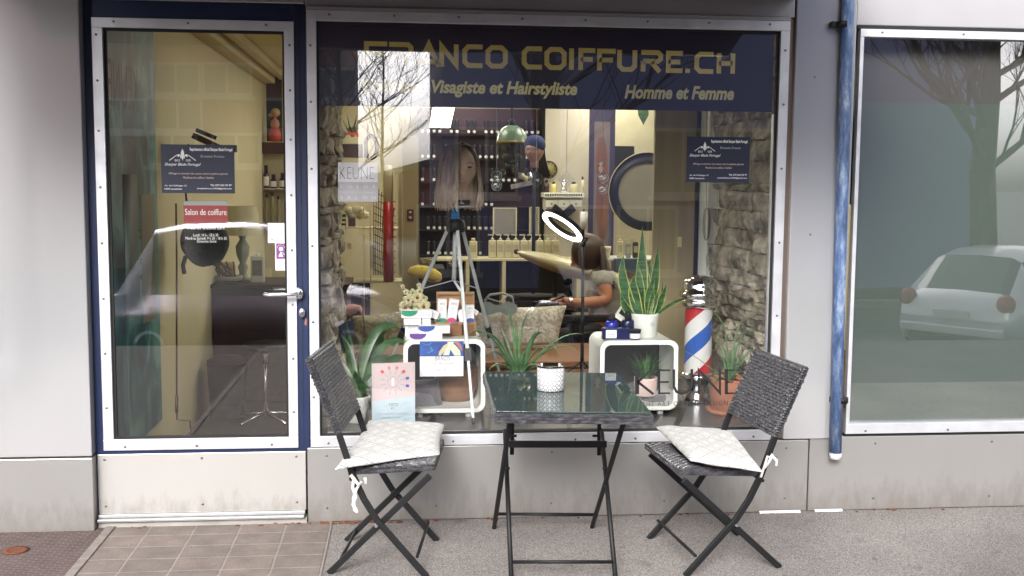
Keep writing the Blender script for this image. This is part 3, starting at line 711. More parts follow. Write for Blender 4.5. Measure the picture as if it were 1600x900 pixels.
# ---- seen through the door: counter, lamp, frames
ct = empty('counter', (-.9, 2.95, 0), 'tall dark brown reception counter behind the glass door', 'counter')
zt = P(400, 443, 2.75).z
MB().box((-1.34, 2.70, .02), (-.40, 3.25, zt-.03)).build('body', M['darkwood'], ct, bevel=.004)
MB().box((-1.344, 2.68, zt-.029), (-.38, 3.28, zt)).build('counter_top', M['darkwood'], ct, bevel=.003)
def teal():
    m, n, b = newmat('teal_marbled_print'); b.inputs['Roughness'].default_value = .5
    tc = N(n, 'ShaderNodeTexCoord'); mp = N(n, 'ShaderNodeMapping'); mp.inputs['Scale'].default_value = (1, 1.6, 1.2)
    t = N(n, 'ShaderNodeTexNoise'); t.inputs['Scale'].default_value = 2.2; t.inputs['Detail'].default_value = 6; t.inputs['Distortion'].default_value = .9
    n.links.new(tc.outputs['Object'], mp.inputs[0]); n.links.new(mp.outputs[0], t.inputs['Vector']); cr = N(n, 'ShaderNodeValToRGB'); e = cr.color_ramp.elements
    e[0].position = .35; e[0].color = (.015, .07, .10, 1); e[1].position = .62; e[1].color = (.20, .42, .42, 1)
    k = e.new(.48); k.color = (.04, .17, .21, 1); k = e.new(.56); k.color = (.10, .28, .30, 1)
    n.links.new(t.outputs['Fac'], cr.inputs[0]); n.links.new(cr.outputs[0], b.inputs['Base Color']); return m
bz0 = P(245, 655, 1.0).z
ba = empty('banner', (-1.33, .5, bz0), 'tall teal marbled banner with thin mirrored lettering, left behind the door glass', 'banner')
MB().box((-1.335, .05, bz0), (-1.325, 1.0, 2.55)).build('printed_sheet', teal(), ba)
fr = lambda u, v: Vector((-1.3235, u, v))
mb = MB()
for s_, y0_, y1_, zz, h_ in (('KEUNE', .06, .62, 1.93, .21),):
    textmesh(s_, mb, y0_, zz, y1_, zz+h_, 0, bold=-.006, flip=True, frame=fr)
textmesh('BLOND', mb, .30, 1.30, .80, 1.345, 0, flip=True, frame=fr)
textmesh('CARE', mb, .40, 1.16, .75, 1.20, 0, flip=True, frame=fr)
textmesh('REPAIR', mb, .55, 1.09, .85, 1.115, 0, flip=True, frame=fr)
mb.build('lettering', M['btext'], ba)
mb = MB(); mb.smooth = True
mb.box((-1.3245, .28, .95), (-1.321, .55, 1.62)); mb.build('printed_bottle', mat('pale_print', (.16, .24, .22), .6, 0, var=.1), ba)
MB().box((-1.3245, .62, .86), (-1.3215, .92, 1.52)).build('printed_tube', mat('beige_print', (.24, .25, .18), .6, 0, var=.1), ba)
# crank rod hanging inside
mb = MB(); Yc = .35
q = [P(275, 318, Yc), P(276, 400, Yc), P(276, 618, Yc)]
mb.tube(q, .0045, 8); mb.tube([P(276, 618, Yc), P(276.5, 656, Yc), P(297, 658, Yc), P(298, 680, Yc)], .0045, 8); mb.tube([P(276, 618, Yc), P(276, 645, Yc)], .008, 8)
mb.build('blind_crank', M['darkwood'], label='thin brown crank rod hanging behind the door glass', cat='crank')
# picture / mirror in a dark wood frame above the counter
Yf = 5.6; a = P(394, 222, Yf); b_ = P(480, 420, Yf)
mf = empty('framed_mirror', ((a.x+b_.x)/2, Yf, b_.z), 'dark wood framed mirror cabinet holding blue jars, seen behind the door', 'mirror')
mb = MB(); w = .075; mb.box((a.x, Yf, a.z-w*1.4), (b_.x, Yf+.1, a.z)); mb.box((a.x, Yf+.002, b_.z), (a.x+w, Yf+.1, a.z-w*1.4)); mb.box((b_.x-w, Yf+.002, b_.z), (b_.x, Yf+.1, a.z-w*1.4))
mb.build('frame', M['darkwood'], mf, bevel=.004)
MB().box((a.x+w, Yf+.11, b_.z), (b_.x-w, Yf+.13, a.z-w*1.4)).build('back_panel', M['yellow'], mf)
zs = P(420, 294, Yf).z; MB().box((a.x-.35, Yf-.02, zs-.012), (b_.x, Yf+.095, zs)).build('glass_shelf', M['steel'], mf)
zs2 = P(420, 350, Yf).z; MB().box((a.x+w, Yf-.02, zs2-.012), (b_.x, Yf+.095, zs2)).build('lower_shelf', M['blackm'], mf)
def jar(px0, px1, py0, Y, z, m_, label, cap=.35, group=None, lab=True, name='jar'):
    x0 = P(px0, 290, Y).x; x1 = P(px1, 290, Y).x; h = P(400, py0, Y).z-z; r = (x1-x0)/2; c = ((x0+x1)/2, Y+.03, z)
    t = empty(name, c, label, 'bottle', group)
    MB().lathe([(r*.96, 0), (r, .004), (r, h*(1-cap)-.01), (r*.75, h*(1-cap))], c, 16).build('body', m_, t)
    MB().lathe([(r*.62, h*(1-cap)), (r*.62, h)], c, 14).build('cap', M['blackm'], t)
    if lab: MB().lathe([(r*1.01, h*.1), (r*1.01, h*(1-cap)*.78)], c, 16, cap=False).build('label', M['paper'], t)
    return t
M['bluejar'] = mat('dark_blue_plastic', (.01, .014, .07), .25, 0, var=.1)
for i, (x0, x1, y0) in enumerate([(366, 377, 272), (384, 394, 275), (411, 420, 258), (422, 432, 272), (436, 448, 270)]):
    jar(x0, x1, y0, 5.55, zs, M['bluejar'], ['squat blue jar with a pale label, leftmost on the glass shelf behind the door', 'blue jar just left of the dark mirror frame', 'tall dark bottle standing in the mirror cabinet', 'blue jar right of the tall dark bottle', 'wide blue jar at the door edge of the cabinet'][i])
for i, (x0, x1, y0) in enumerate([(412, 419, 303), (421, 428, 300), (431, 437, 306)]):
    jar(x0, x1, y0, 5.55, zs2, mat('olive_tube_%d' % i, (.20, .20, .11), .5), ['olive tube leftmost on the lower cabinet shelf', 'taller olive tube on the lower cabinet shelf', 'olive tube nearest the door edge on the lower shelf'][i], cap=.12, lab=False, name='tube')
# small figurine in front of a dark picture, above the frame
a1 = P(416, 160, 5.75); b1 = P(441, 221, 5.75)
MB().box((a1.x, 5.75, b1.z), (b1.x, 5.79, P(416, 110, 5.75).z)).build('dark_picture', mat('dark_speckled_print', (.02, .022, .035), .5, 0, var=.6, vs=50), label='narrow dark speckled picture standing on the mirror frame', cat='picture')
fg = empty('figurine', P(430, 221, 5.65), 'small plump figurine in a red skirt standing on the mirror frame', 'figurine')
q = P(430, 221, 5.65); MB().lathe([(.045, 0), (.06, .03), (.055, .09), (.035, .13)], q, 16).build('skirt', mat('red_cloth', (.5, .06, .03), .6), fg)
MB().lathe([(.034, .125), (.045, .16), (.035, .2), (.014, .215), (.013, .23)], q, 16).ell(q+Vector((0, 0, .26)), .034, 12, 8).build('body', M['skin'], fg)
mb = MB(); mb.ell(q+Vector((.005, .012, .275)), (.045, .04, .042), 12, 8); mb.ell(q+Vector((-.04, .01, .25)), .022, 8, 6); mb.build('hair', mat('blond_hair', (.5, .42, .2), .6), fg)
# table lamp, bowl, vase, white pump bottle, plants on the counter
zc = zt+.001; Yt = 2.95
tl = empty('table_lamp', P(382, 443, Yt), 'table lamp with a cream drum shade on a turned grey foot', 'lamp')
q = P(380, 443, Yt); sh0 = P(380, 388, Yt).z-zc; q.z = zc
k_ = (Yt+CAM_D)/F_PX
shz0 = P(380, 354, Yt).z; shz1 = P(380, 322, Yt).z+.0
mb = MB(); mb.smooth = True; mb.lathe([(29*k_, shz0-zc-.06), (22*k_, shz1-zc)], (q.x, q.y, zc), 28, cap=False); mb.build('lamp_shade', mat('cream_shade', (.52, .50, .34), .8, 0, var=.04), tl)
MB().lathe([(.055, 0), (.055, .02), (.04, .03), (.025, .06), (.038, .1), (.022, .13), (.045, .19), (.05, .25), (.02, .3), (.03, .33), (.012, .36), (.01, shz1-zc-.05)], (q.x+.0, q.y, zc), 20).build('foot', mat('grey_green_ceramic', (.22, .25, .2), .5), tl)
bo = P(358, 440, 2.85); MB().lathe([(.05, 0), (.09, .012), (.1, .045), (.094, .045), (.085, .02), (0, .015)], (bo.x, 2.85, zc), 24).build('bowl', mat('grey_bowl', (.3, .28, .25), .5), label='shallow grey bowl on the left end of the counter', cat='bowl')
mb = MB(); r_ = random.Random(5)
for i in range(10):
    x = bo.x+r_.uniform(-.06, .05); z = zc+.03; mb.tube([(x, 2.85, z), (x+r_.uniform(-.08, .02), 2.84, z+.06), (x+r_.uniform(-.12, .0), 2.83, z+.12)], .006, 6)
mb.build('candle_sticks', mat('brown_combs', (.06, .035, .02), .5), label='dark brown combs standing in the shallow grey bowl', cat='combs')
mb = MB(); q = P(354, 432, 3.0); mb.lathe([(.06, 0), (.065, .1), (.06, .13)], (q.x, 3.0, zc+.0), 16); mb.build('amber_vase', mat('amber_glass', (.4, .28, .05), .2), label='amber glass pot behind the grey bowl', cat='vase')
wb = empty('pump_bottle', P(402, 443, 2.82), 'white square pump bottle with grey print on the counter', 'bottle')
q0 = P(392.5, 443, 2.82); q1 = P(412.5, 400, 2.82)
MB().box((q0.x, 2.80, zc), (q1.x, 2.86, q1.z)).build('body', mat('white_plastic_dim', (.55, .56, .47), .4), wb, bevel=.006)
MB().box((q0.x+.012, 2.798, zc+.05), (q1.x-.012, 2.7995, q1.z-.03)).build('label', mat('grey_label', (.13, .14, .1), .6, 0, var=.5, vs=120), wb)
xm = (q0.x+q1.x)/2; MB().lathe([(.014, q1.z-zc), (.014, q1.z-zc+.015), (.005, q1.z-zc+.016), (.005, q1.z-zc+.04)], (xm, 2.83, zc), 12).box((xm-.03, 2.822, q1.z+.038), (xm+.012, 2.838, q1.z+.048)).build('pump', M['white'], wb)
# black quilted bag hanging in front of the counter
hb = empty('hanging_bag', P(318, 415, 1.2), 'black printed bag hanging behind the door sign', 'bag')
c = P(320, 378, 1.25); mb = MB(); mb.smooth = True; k1 = (1.25+CAM_D)/F_PX; mb.ell(c, (37*k1, .08, 37*k1), 24, 16)
for v in mb.v: v += Vector((0, 0, .012*noise.noise(v*14)))
mb.build('bag_body', mat('black_white_print', (.006, .006, .007), .7, 0, var=.5, vs=40, var2=(.03, .03, .03), bump=.5, bs=40), hb)
mb = MB(); mb.tube([P(295, 345, 1.25), P(290, 300, 1.25), P(294, 225, 1.25)], .006, 6); mb.tube([P(290, 400, 1.22), P(286, 415, 1.2), P(288, 428, 1.2)], .012, 8); mb.build('strap', M['blackm'], hb)
mb = MB(); textpx('SOUVENIR', mb, 290, 402, 335, 396, 1.16, bold=.01); textpx('PARIS LONDON', mb, 294, 380, 350, 374, 1.16); mb = MB()
wp = MB(); wp.bar(P(303, 212, 1.3), P(345, 232, 1.3), .10, .03); wp.bar(P(306, 203, 1.3), P(338, 216, 1.32), .07, .02); wp.build('folded_cloth', mat('dark_brown_cloth', (.04, .03, .02), .8, 0, var=.3), label='dark folded cloths stacked on a peg above the navy door card', cat='cloth')
# stool, bin on the entrance floor
st = empty('stool', P(415, 655, 1.3), 'black bar stool with a chrome column and a star foot behind the door', 'stool')
Ys = 1.55; b0 = G(415, 655, .03); Ys = max(1.0, min(2.2, b0.y)); top = P(425, 535, Ys)
cx = P(415, 600, Ys).x; mb = MB(); mb.lathe([(.0, top.z-.045), (.15, top.z-.04), (.165, top.z-.02), (.16, top.z), (0, top.z+.008)], (cx+.02, Ys, 0), 28); mb.build('seat', M['black'], st)
MB().tube([(cx, Ys, .07), (cx, Ys, top.z-.12)], .011, 12).tube([(cx, Ys, top.z-.14), (cx+.01, Ys, top.z-.04)], .018, 12).build('column', M['steel'], st)
for k in range(5):
    an = rad(20+72*k); o_ = MB().tube([(cx, Ys, .075), (cx+.1*math.cos(an), Ys+.1*math.sin(an), .065), (cx+.24*math.cos(an), Ys+.24*math.sin(an), .04)], [.012, .009, .007], 8).build('leg', M['steel'], st)
bi = empty('waste_bin', P(355, 650, 2.0), 'black round waste bin with a swing lid left of the bar stool', 'bin')
q = G(355, 650, .03); yb = min(2.3, q.y); q = P(355, 600, yb); k2 = (yb+CAM_D)/F_PX; tz = P(355, 562, yb).z
MB().lathe([(26*k2, 0), (30*k2, tz-.06)], (q.x, yb, .028), 28).build('body', M['black'], bi)
MB().lathe([(31*k2, 0), (30*k2, .03), (20*k2, .055), (0, .06)], (q.x, yb, tz-.03), 28).build('lid', M['blackm'], bi)
# ---------------------------------------------------------------- back of the salon
def rbox(mb, px0, py0, px1, py1, Y, d=.02):
    a = P(px0, py0, Y); b = P(px1, py1, Y); return mb.box((a.x, Y, b.z), (b.x, Y+d, a.z))
def K(Y): return (Y+CAM_D)/F_PX
# product rack on the back wall, rows of small tubes
Yr = 6.0
rk = empty('product_rack', P(750, 400, Yr), 'black wall rack filled with rows of small dark tubes with pale caps', 'rack')
M['rackback'] = mat('plum_back_panel', (.035, .012, .02), .6, 0, var=.2)
rbox(MB(), 655, 168, 848, 402, Yr+.1, .03).build('back_panel', M['rackback'], rk)
rows = [208, 247, 283, 321, 358, 397]
for py in rows[:]:
    rbox(MB(), 655, py+1.5, 848, py+3.5, Yr-.06, .15).build('shelf', M['blackm'], rk)
mb = MB(); rbox(mb, 652, 168, 655, 404, Yr-.06, .19); rbox(mb, 848, 168, 851, 404, Yr-.06, .19); mb.build('frame', M['blackm'], rk)
M['tube_d'] = mat('dark_tube', (.02, .02, .03), .3, 0, var=.3)
M['cap_w'] = mat('pale_cap', (.6, .6, .58), .4, 0, var=.1)
M['tube_p'] = mat('plum_tube', (.06, .015, .025), .3, 0, var=.2)
proto = None; rr = random.Random(9); cnt = 0
for ri, py in enumerate(rows):
    z = P(750, py+1.5, Yr).z+.001
    for i in range(21):
        px = 660+i*9.0
        if ri in (3, 4, 5) and px > 772: continue
        if rr.random() < .12: continue
        x = P(px, py, Yr).x
        if proto is None:
            proto = empty('hair_tube', (x, Yr, z), 'small dark tube with a pale round cap standing on the black wall rack', 'tube', 'small dark tubes on the black wall rack')
            MB().lathe([(.012, z+0), (.016, z+.02), (.02, z+.13), (.02, z+.14)], (x, Yr, 0), 8).build('body', M['tube_d'], proto)
            MB().lathe([(.013, -.024), (.016, -.02), (.016, 0)][::1], (x, Yr-.014, z+.02), 10, axis='y').build('cap', M['cap_w'], proto)
        else: copy_thing(proto, (x, Yr, z))
        cnt += 1
# back counter with long row of pump bottles
Yb = 5.75
sd = empty('sideboard', P(760, 500, Yb), 'pale yellow shelf unit with dark bays under the row of bottles', 'shelf')
zt = P(760, 402, Yb).z
mb = MB(); a = P(681, 402, Yb); b = P(905, 402, Yb)
mb.box((a.x, Yb-.18, zt-.025), (b.x, Yb+.18, zt)); mb.build('board', mat('pale_yellow_board', (.62, .58, .38), .5, 0, var=.03), sd, bevel=.003)
for px in (729, 785, 900):
    x = P(px, 430, Yb).x; MB().box((x-.018, Yb-.175, 0.02), (x+.018, Yb+.17, zt-.026)).build('upright', mat('pale_upright', (.6, .56, .36), .5), sd)
MB().box((a.x, Yb+.13, .02), (b.x, Yb+.16, zt-.026)).build('back', M['blackm'], sd)
M['cbottle'] = mat('cream_bottle', (.58, .54, .34), .4, 0, var=.03)
def pump(px, wpx, py, Y, z, label, group=None, pump=True, col=None):
    x = P(px, py, Y).x; hw = wpx/2*K(Y); h = P(px, py, Y).z-z; t = empty('pump_bottle', (x, Y, z), label, 'bottle', group)
    bh = h*(.76 if pump else .86)
    MB().box((x-hw, Y-hw*.6, z), (x+hw, Y+hw*.6, z+bh)).build('body', col or M['cbottle'], t, bevel=.012)
    if pump: MB().lathe([(hw*.45, bh), (hw*.4, bh+h*.07), (.005, bh+h*.08), (.005, bh+h*.2)], (x, Y, z), 12).box((x-.045, Y-.01, z+bh+h*.19), (x+.012, Y+.01, z+h)).build('pump', M['cbottle'], t)
    else: MB().lathe([(hw*.5, bh), (hw*.5, h)], (x, Y, z), 12).build('cap', M['cbottle'], t)
    MB().box((x-hw*.7, Y-hw*.6-.002, z+bh*.35), (x+hw*.7, Y-hw*.6-.0008, z+bh*.75)).build('print', mat_print, t)
    return t
mat_print = mat('faint_print', (.42, .39, .25), .6, 0, var=.25, vs=150, stretch=(.2, 1, 1))
pump(739.5, 12.5, 372, Yb-.1, zt, 'capped cream bottle without a pump, standing alone left of the row', pump=False)
first = None
for i, px in enumerate((769.5, 782, 794, 806, 819, 831, 843.5, 856, 868)):
    lab = ['leftmost cream pump bottle of the row on the back shelf'] + ['cream pump bottle in the back row, %s' % s for s in ('second from its left end', 'third from its left end', 'fourth from its left end', 'the middle one', 'fourth from its right end', 'third from its right end', 'second from its right end', 'rightmost, beside the ring light')]
    if first is None: first = pump(px, 12, 366, Yb-.1, zt, lab[0], 'cream pump bottles in a row on the back shelf')
    else: copy_thing(first, (P(px, 366, Yb-.1).x, Yb-.1, zt), label=lab[i])
mb = MB(); rr = random.Random(4)
for cx_, cy_, Y_, n_, nm in ((668, 410, 5.4, 40, 'tangle of pale cord left of the sideboard'), (712, 413, 5.4, 30, 'tangle of pale cord lying on the sideboard bay')):
    mb = MB(); c = P(cx_, cy_, Y_); pts = []
    for i in range(n_*2): pts.append(c+Vector((rr.uniform(-.07, .07), rr.uniform(-.05, .05), rr.uniform(-.035, .05))))
    mb.tube(pts, .004, 5); mb.build('cord_bundle', mat('pale_cord', (.45, .4, .28), .8), label=nm, cat='cord')
# mirrors on the rack, right
for (x0, y0, x1, y1, lab) in ((772, 326, 806, 366, 'small mirror leaning on the back shelf, wider one'), (829, 325, 841, 366, 'narrow mirror right of the wider one on the back shelf')):
    t = empty('mirror', P((x0+x1)/2, y1, 5.85), lab, 'mirror'); rbox(MB(), x0, y0, x1, y1, 5.86, .02).build('glass', M['steel'], t)
    mb = MB(); rbox(mb, x0-1.5, y0-1.5, x1+1.5, y0, 5.85, .04); rbox(mb, x0-1.5, y0, x0, y1, 5.85, .04); rbox(mb, x1, y0, x1+1.5, y1, 5.85, .04); mb.build('frame', M['cbottle'], t)
# shelf wall left of the pillar
Yw = 5.2
mb = MB(); rbox(mb, 527, 225, 575, 246, Yw, .3); mb.build('wall_shelf', M['darkwood'], label='dark brown wall shelf at the upper left of the display, behind glass', cat='shelf')
pp = empty('potted_plant', P(553, 223, Yw+.02), 'small plant with red flowers in a pale box on the dark wall shelf', 'plant')
rbox(MB(), 541, 214, 560, 224.5, Yw-.06, .1).build('box_pot', M['cbottle'], pp)
mb = MB(); q = P(550, 214, Yw)
for i in range(12):
    a = rad(i*30+8); mb.leaf([q+Vector((0, 0, -.01)), q+Vector((.05*math.cos(a), .03*math.sin(a), .07)), q+Vector((.12*math.cos(a), .05*math.sin(a), .10+.06*(i % 3)))], [.008, .012, .001])
mb.build('leaves', M['leaf'], pp)
mb = MB()
for i in range(9): mb.ell(q+Vector((rr.uniform(-.06, .06), -.03, rr.uniform(0, .04))), .016, 8, 6)
mb.build('flowers', mat('red_petals', (.6, .08, .03), .5), pp)
t = empty('ring_mirror', P(580, 228, 4.9), 'small tilted oval mirror with a dark rim right of the flowering plant', 'mirror')
q = P(580, 230, 4.9); mb = MB(); k_ = K(4.9)
mb.tube([q+Vector((9*k_*math.cos(a), 0, 17*k_*math.sin(a))) for a in [i*math.pi/12 for i in range(25)]], .018, 6, cap=False); mb.build('rim', M['darkwood'], t)
o_ = MB().lathe([(0, 0), (9*k_, 0)], q, 20, axis='y', cap=False).build('glass', M['cbottle'], t)
for v in o_.data.vertices: v.co.z = q.z+(v.co.z-q.z)*1.8
# shelving with goods behind the left part of the display
su = empty('shelving_unit', P(560, 400, 4.6), 'tall pale shelving unit stacked with boxes beside the left stone wall', 'shelving')
mb = MB()
for px in (567, 577): rbox(mb, px, 225, px+3, 520, 4.6, .03)
mb.build('post', M['cbottle'], su)
for py in (356, 440): rbox(MB(), 531, py, 628, py+2, 4.6, .35).build('shelf', M['cbottle'], su)
rbox(MB(), 531, 440, 580, 520, 4.85, .03).build('lower_panel', M['darkwood'], su)
goods = [(532, 336, 540, 340, 'w', 'black and white striped box stack', 0)]
t = empty('striped_box', P(536, 358, 4.62), 'narrow black and white striped box on the pale shelf beside the stone wall', 'box')
rbox(MB(), 531, 335, 540, 356, 4.63, .1).build('carton', M['blackm'], t)
mb = MB()
for k in range(3): rbox(mb, 531.2, 339+k*6.5, 539.8, 342.5+k*6.5, 4.626, .003)
mb.build('stripes', M['cbottle'], t)
rbox(MB(), 544, 341, 555, 354, 4.62, .12).build('dark_canister', M['darkwood'], label='small dark canister on the pale shelf right of the striped box', cat='canister')
mb = MB()
for i in range(14):
    q = P(540+rr.uniform(0, 30), 328+rr.uniform(0, 10), 4.7); mb.ell(q, (.05, .04, .035), 8, 6)
mb.build('folded_towels', M['cbottle'], label='heap of folded cream towels on the pale shelf', cat='towels')
for (x0, y0, x1, y1, lab) in ((533, 381, 539, 389, 'pale cube jar on the lower left shelf, left one'), (542, 381, 548.5, 389, 'pale cube jar on the lower left shelf, right one')):
    rbox(MB(), x0, y0, x1, y1, 4.65, .05).build('cube_jar', M['cbottle'], label=lab, cat='jar', bevel=.004)
rbox(MB(), 579, 381, 586, 420, 4.5, .05).build('white_canister', M['white'], label='narrow white can beside the wire rack', cat='can', bevel=.01)
# slatted rack / blind and red post
wr = empty('wire_rack', P(592, 420, 4.4), 'dark wire rack with slanting rods behind the colour salon sticker', 'rack')
mb = MB()
for i in range(9):
    a = P(584+i*4, 285+i*5, 4.4); b = P(584+i*2.5, 430, 4.3+i*.05); mb.tube([a, b], .004, 5)
for i in range(12):
    a = P(584, 300+i*11, 4.4); b = P(618, 316+i*11, 4.8); mb.tube([a, b], .004, 5)
mb.build('rods', M['blackm'], wr)
ds = empty('display_stand', P(607, 430, 4.3), 'red and cream upright display stand with small goods', 'stand')
MB().lathe([(8*K(4.3), P(607, 440, 4.3).z), (8*K(4.3), P(607, 315, 4.3).z)], (P(607, 400, 4.3).x, 4.3, 0), 20).build('red_column', mat('red_gloss', (.38, .015, .015), .3), ds)
MB().lathe([(7.6*K(4.3), P(607, 315, 4.3).z), (7.6*K(4.3), P(607, 275, 4.3).z), (.03, P(607, 258, 4.3).z)], (P(607, 400, 4.3).x, 4.3, 0), 20).build('cream_top', M['cbottle'], ds)
rbox(MB(), 622, 270, 628.5, 430, 4.5, .06).build('cream_pole', M['cbottle'], label='thin cream pole left of the yellow pillar', cat='pole')
rbox(MB(), 629, 215, 654, 520, 4.15, .3).build('pillar', mat('ochre_pillar', (.30, .26, .13), .8, 0, var=.05), label='ochre square pillar left of the wig head', cat='pillar')
pc = empty('wall_plate', P(641, 336, 4.14), 'small brown picture plate on the ochre pillar', 'picture'); rbox(MB(), 636, 327, 646.5, 345, 4.135, .012).build('plate', M['darkwood'], pc)
mb = MB(); mb.ell(P(641, 331.5, 4.132), (.012, .003, .008)).ell(P(641, 340, 4.132), (.014, .003, .01)); mb.build('motif', M['cbottle'], pc)
yc = empty('yellow_bolster', P(662, 440, 3.6), 'mustard yellow curved bolster behind the tripod', 'bolster')
mb = MB(); mb.smooth = True
mb.tube([P(637, 428, 3.6), P(643, 425, 3.6), P(652, 424, 3.6), P(664, 426, 3.6), P(676, 430, 3.6), P(685, 435, 3.6), P(689, 438, 3.6)], [.015, .04, .052, .055, .055, .045, .015], 16)
mb.build('pile', mat('mustard_plush', (.55, .42, .04), .95, 0, var=.25, vs=40, bump=.8, bs=90, sheen=.3), yc)
rbox(MB(), 655, 420, 695, 500, 3.9, .5).build('dark_cabinet', M['blackm'], label='black cabinet behind the yellow bolster and the orchid', cat='cabinet')
# right side of the room: pale wall, clock, drawers shelf
rbox(MB(), 853, 150, 1030, 600, 5.9, .1).build('pale_wall_section', mat('pale_grey_wall', (.46, .43, .36), .8, 0, var=.03), label='pale wall section behind the clock and the little drawers', cat='wall')
ck = empty('wall_clock', P(857, 277, 5.85), 'round olive wall clock above the little drawers', 'clock')
q = P(857, 265, 5.85); k_ = K(5.85)
MB().lathe([(0, .0), (12.5*k_, .0), (13.5*k_, .02), (13.5*k_, .04)][::-1], (q.x, 5.83, q.z), 32, axis='y').build('face', mat('olive_face', (.28, .25, .10), .6), ck)
mb = MB(); mb.tube([(q.x+13*k_*math.cos(i*math.pi/16), 5.828, q.z+13*k_*math.sin(i*math.pi/16)) for i in range(33)], .005, 6, cap=False)
for i in range(12):
    a = i*math.pi/6; mb.obox((q.x+10.5*k_*math.cos(a), 5.826, q.z+10.5*k_*math.sin(a)), (.012*math.cos(a), 0, .012*math.sin(a)), (0, .001, 0), (-.003*math.sin(a), 0, .003*math.cos(a)))
mb.build('rim', M['darkwood'], ck)
MB().bar((q.x, 5.824, q.z), (q.x-.05, 5.824, q.z-.005), .006, .002).bar((q.x, 5.822, q.z), (q.x+.028, 5.822, q.z-.045), .006, .002).build('hands', M['blackm'], ck)
ws = empty('drawer_shelf', P(880, 328, 5.7), 'white scalloped wall shelf with three little drawers under the clock', 'shelf')
rbox(MB(), 850, 301, 913, 309, 5.62, .25).build('top_board', M['white'], ws, bevel=.004); rbox(MB(), 852, 309.3, 910, 328, 5.66, .2).build('body', mat('cream_paint', (.6, .57, .47), .5), ws)
for i in range(3): 
    d_ = rbox(MB(), 853.5+i*19, 313, 871+i*19, 324, 5.65, .02).build('drawer', M['white'], ws, bevel=.003); q = P(862+i*19, 318.5, 5.645); MB().ell(q, .008, 8, 6).build('knob', M['darkwood'], d_)
mb = MB()
for i in range(16):
    q = P(853+i*3.7, 304.5, 5.617); mb.ell(q, (.008, .002, .012), 8, 5)
mb.build('fretwork', M['darkwood'], ws)
for px, w, py, c, lab in ((854, 9, 281, 'darkwood', 'dark bottle at the left end of the drawer shelf'), (865, 7, 284, 'gold', 'gold bottle on the drawer shelf'), (881, 10, 281, 'steel', 'silvery hourglass vase on the drawer shelf'), (896, 12, 284, 'cbottle', 'cream carton on the drawer shelf'), (910, 5, 276, 'cbottle', 'slim cream spray bottle with a dark cap at the right end of the drawer shelf')):
    t = empty('bottle', P(px, 301, 5.7), lab, 'bottle'); z0 = P(px, 301, 5.7).z; h = P(px, py, 5.7).z-z0; x = P(px, 301, 5.7).x; r = w/2*K(5.7)
    pr = [(r, 0), (r, h*.3), (r*.55, h*.5), (r*.95, h*.8)] if c == 'steel' else [(r, 0), (r, h*.8)]
    MB().lathe(pr, (x, 5.7, z0), 14).build('body', M[c], t); MB().lathe([(r*.55, h*.8), (r*.55, h)], (x, 5.7, z0), 12).build('cap', M['blackm'] if c != 'steel' else M['steel'], t)
# tall photo banner, mirror ring
pb = empty('photo_banner', P(940, 400, 4.9), 'tall narrow photo print of a long haired woman right of the drawer shelf', 'poster')
rbox(MB(), 922, 165, 958, 405, 4.9, .03).build('board', mat('violet_grey_print', (.035, .03, .075), .5), pb)
rbox(MB(), 929, 190, 950, 400, 4.896, .003).build('photo', mat('grey_mauve_photo', (.15, .12, .14), .5, 0, var=.3, vs=4, stretch=(3, 1, .5)), pb)
mb = MB(); pol = [(935, 215), (943, 213), (949, 235), (951, 290), (950, 350), (944, 375), (936, 372), (931, 330), (934, 290), (931, 250)]
mb.prism([(P(x, y, 4.89).x, P(x, y, 4.89).z) for x, y in pol][::-1], 4.892, 4.895); mb.build('printed_hair', mat('mauve_hair_print', (.16, .075, .06), .5, 0, var=.45, vs=5, stretch=(9, 1, .6)), pb)
mb = MB(); mb.ell(P(939, 262, 4.89), (.026, .002, .052), 14, 8); mb.build('printed_face', mat('pale_print_face', (.30, .2, .17), .5), pb)
mb = MB(); rbox(mb, 933.5, 258, 937, 260, 4.886, .002); rbox(mb, 940.5, 258, 944, 260, 4.886, .002); rbox(mb, 937.5, 274, 942, 275.5, 4.886, .002); mb.build('printed_features', M['darkwood'], pb)
rm = empty('ring_mirror', P(1013, 365, 3.6), 'big round mirror with a thick dark navy ring frame, half hidden by the wooden panel', 'mirror')
c = P(1012, 300, 3.6); k_ = K(3.6)
mb = MB(); n_ = 48
prof = [(47*k_, .0), (62*k_, .0), (62*k_, .05), (47*k_, .05), (47*k_, 0)]
base = []
mb.lathe(prof[::-1], c, n_, axis='y', cap=False); mb.build('frame', mat('navy_frame', (.012, .014, .04), .4), rm)
MB().tube([(c.x+62.5*k_*math.cos(i*math.pi/24), 3.6, c.z+62.5*k_*math.sin(i*math.pi/24)) for i in range(49)], .004, 6, cap=False).build('rim', M['cbottle'], rm)
MB().lathe([(0, .0), (47*k_, .0)], c+Vector((0, .03, 0)), n_, axis='y', cap=False).build('mirror_glass', mat('pale_reflection_paint', (.42, .41, .34), .25, .3, var=.15, vs=4), rm)  # pale base colour stands in for the room reflected here
rbox(MB(), 958, 228, 990, 300, 5.6, .03).build('picture_frame', M['blackm'], label='black rectangular picture partly behind the big ring mirror', cat='picture')
rbox(MB(), 955, 170, 1022, 420, 5.75, .02).build('light_panel', mat('pale_board', (.50, .47, .32), .7), label='pale yellow board on the wall behind the ring mirror', cat='board')
mb = MB()
for i in range(8):
    a = P(998+i*2, 172, 5.5); b = P(1001+i*1.5, 196-abs(i-3)*3, 5.5); mb.leaf([a, (a+b)/2, b], [.008, .014, .002], side=(1, 0, 0))
mb.build('hanging_plant', M['leaf'], label='dark trailing plant hanging above the ring mirror', cat='plant')
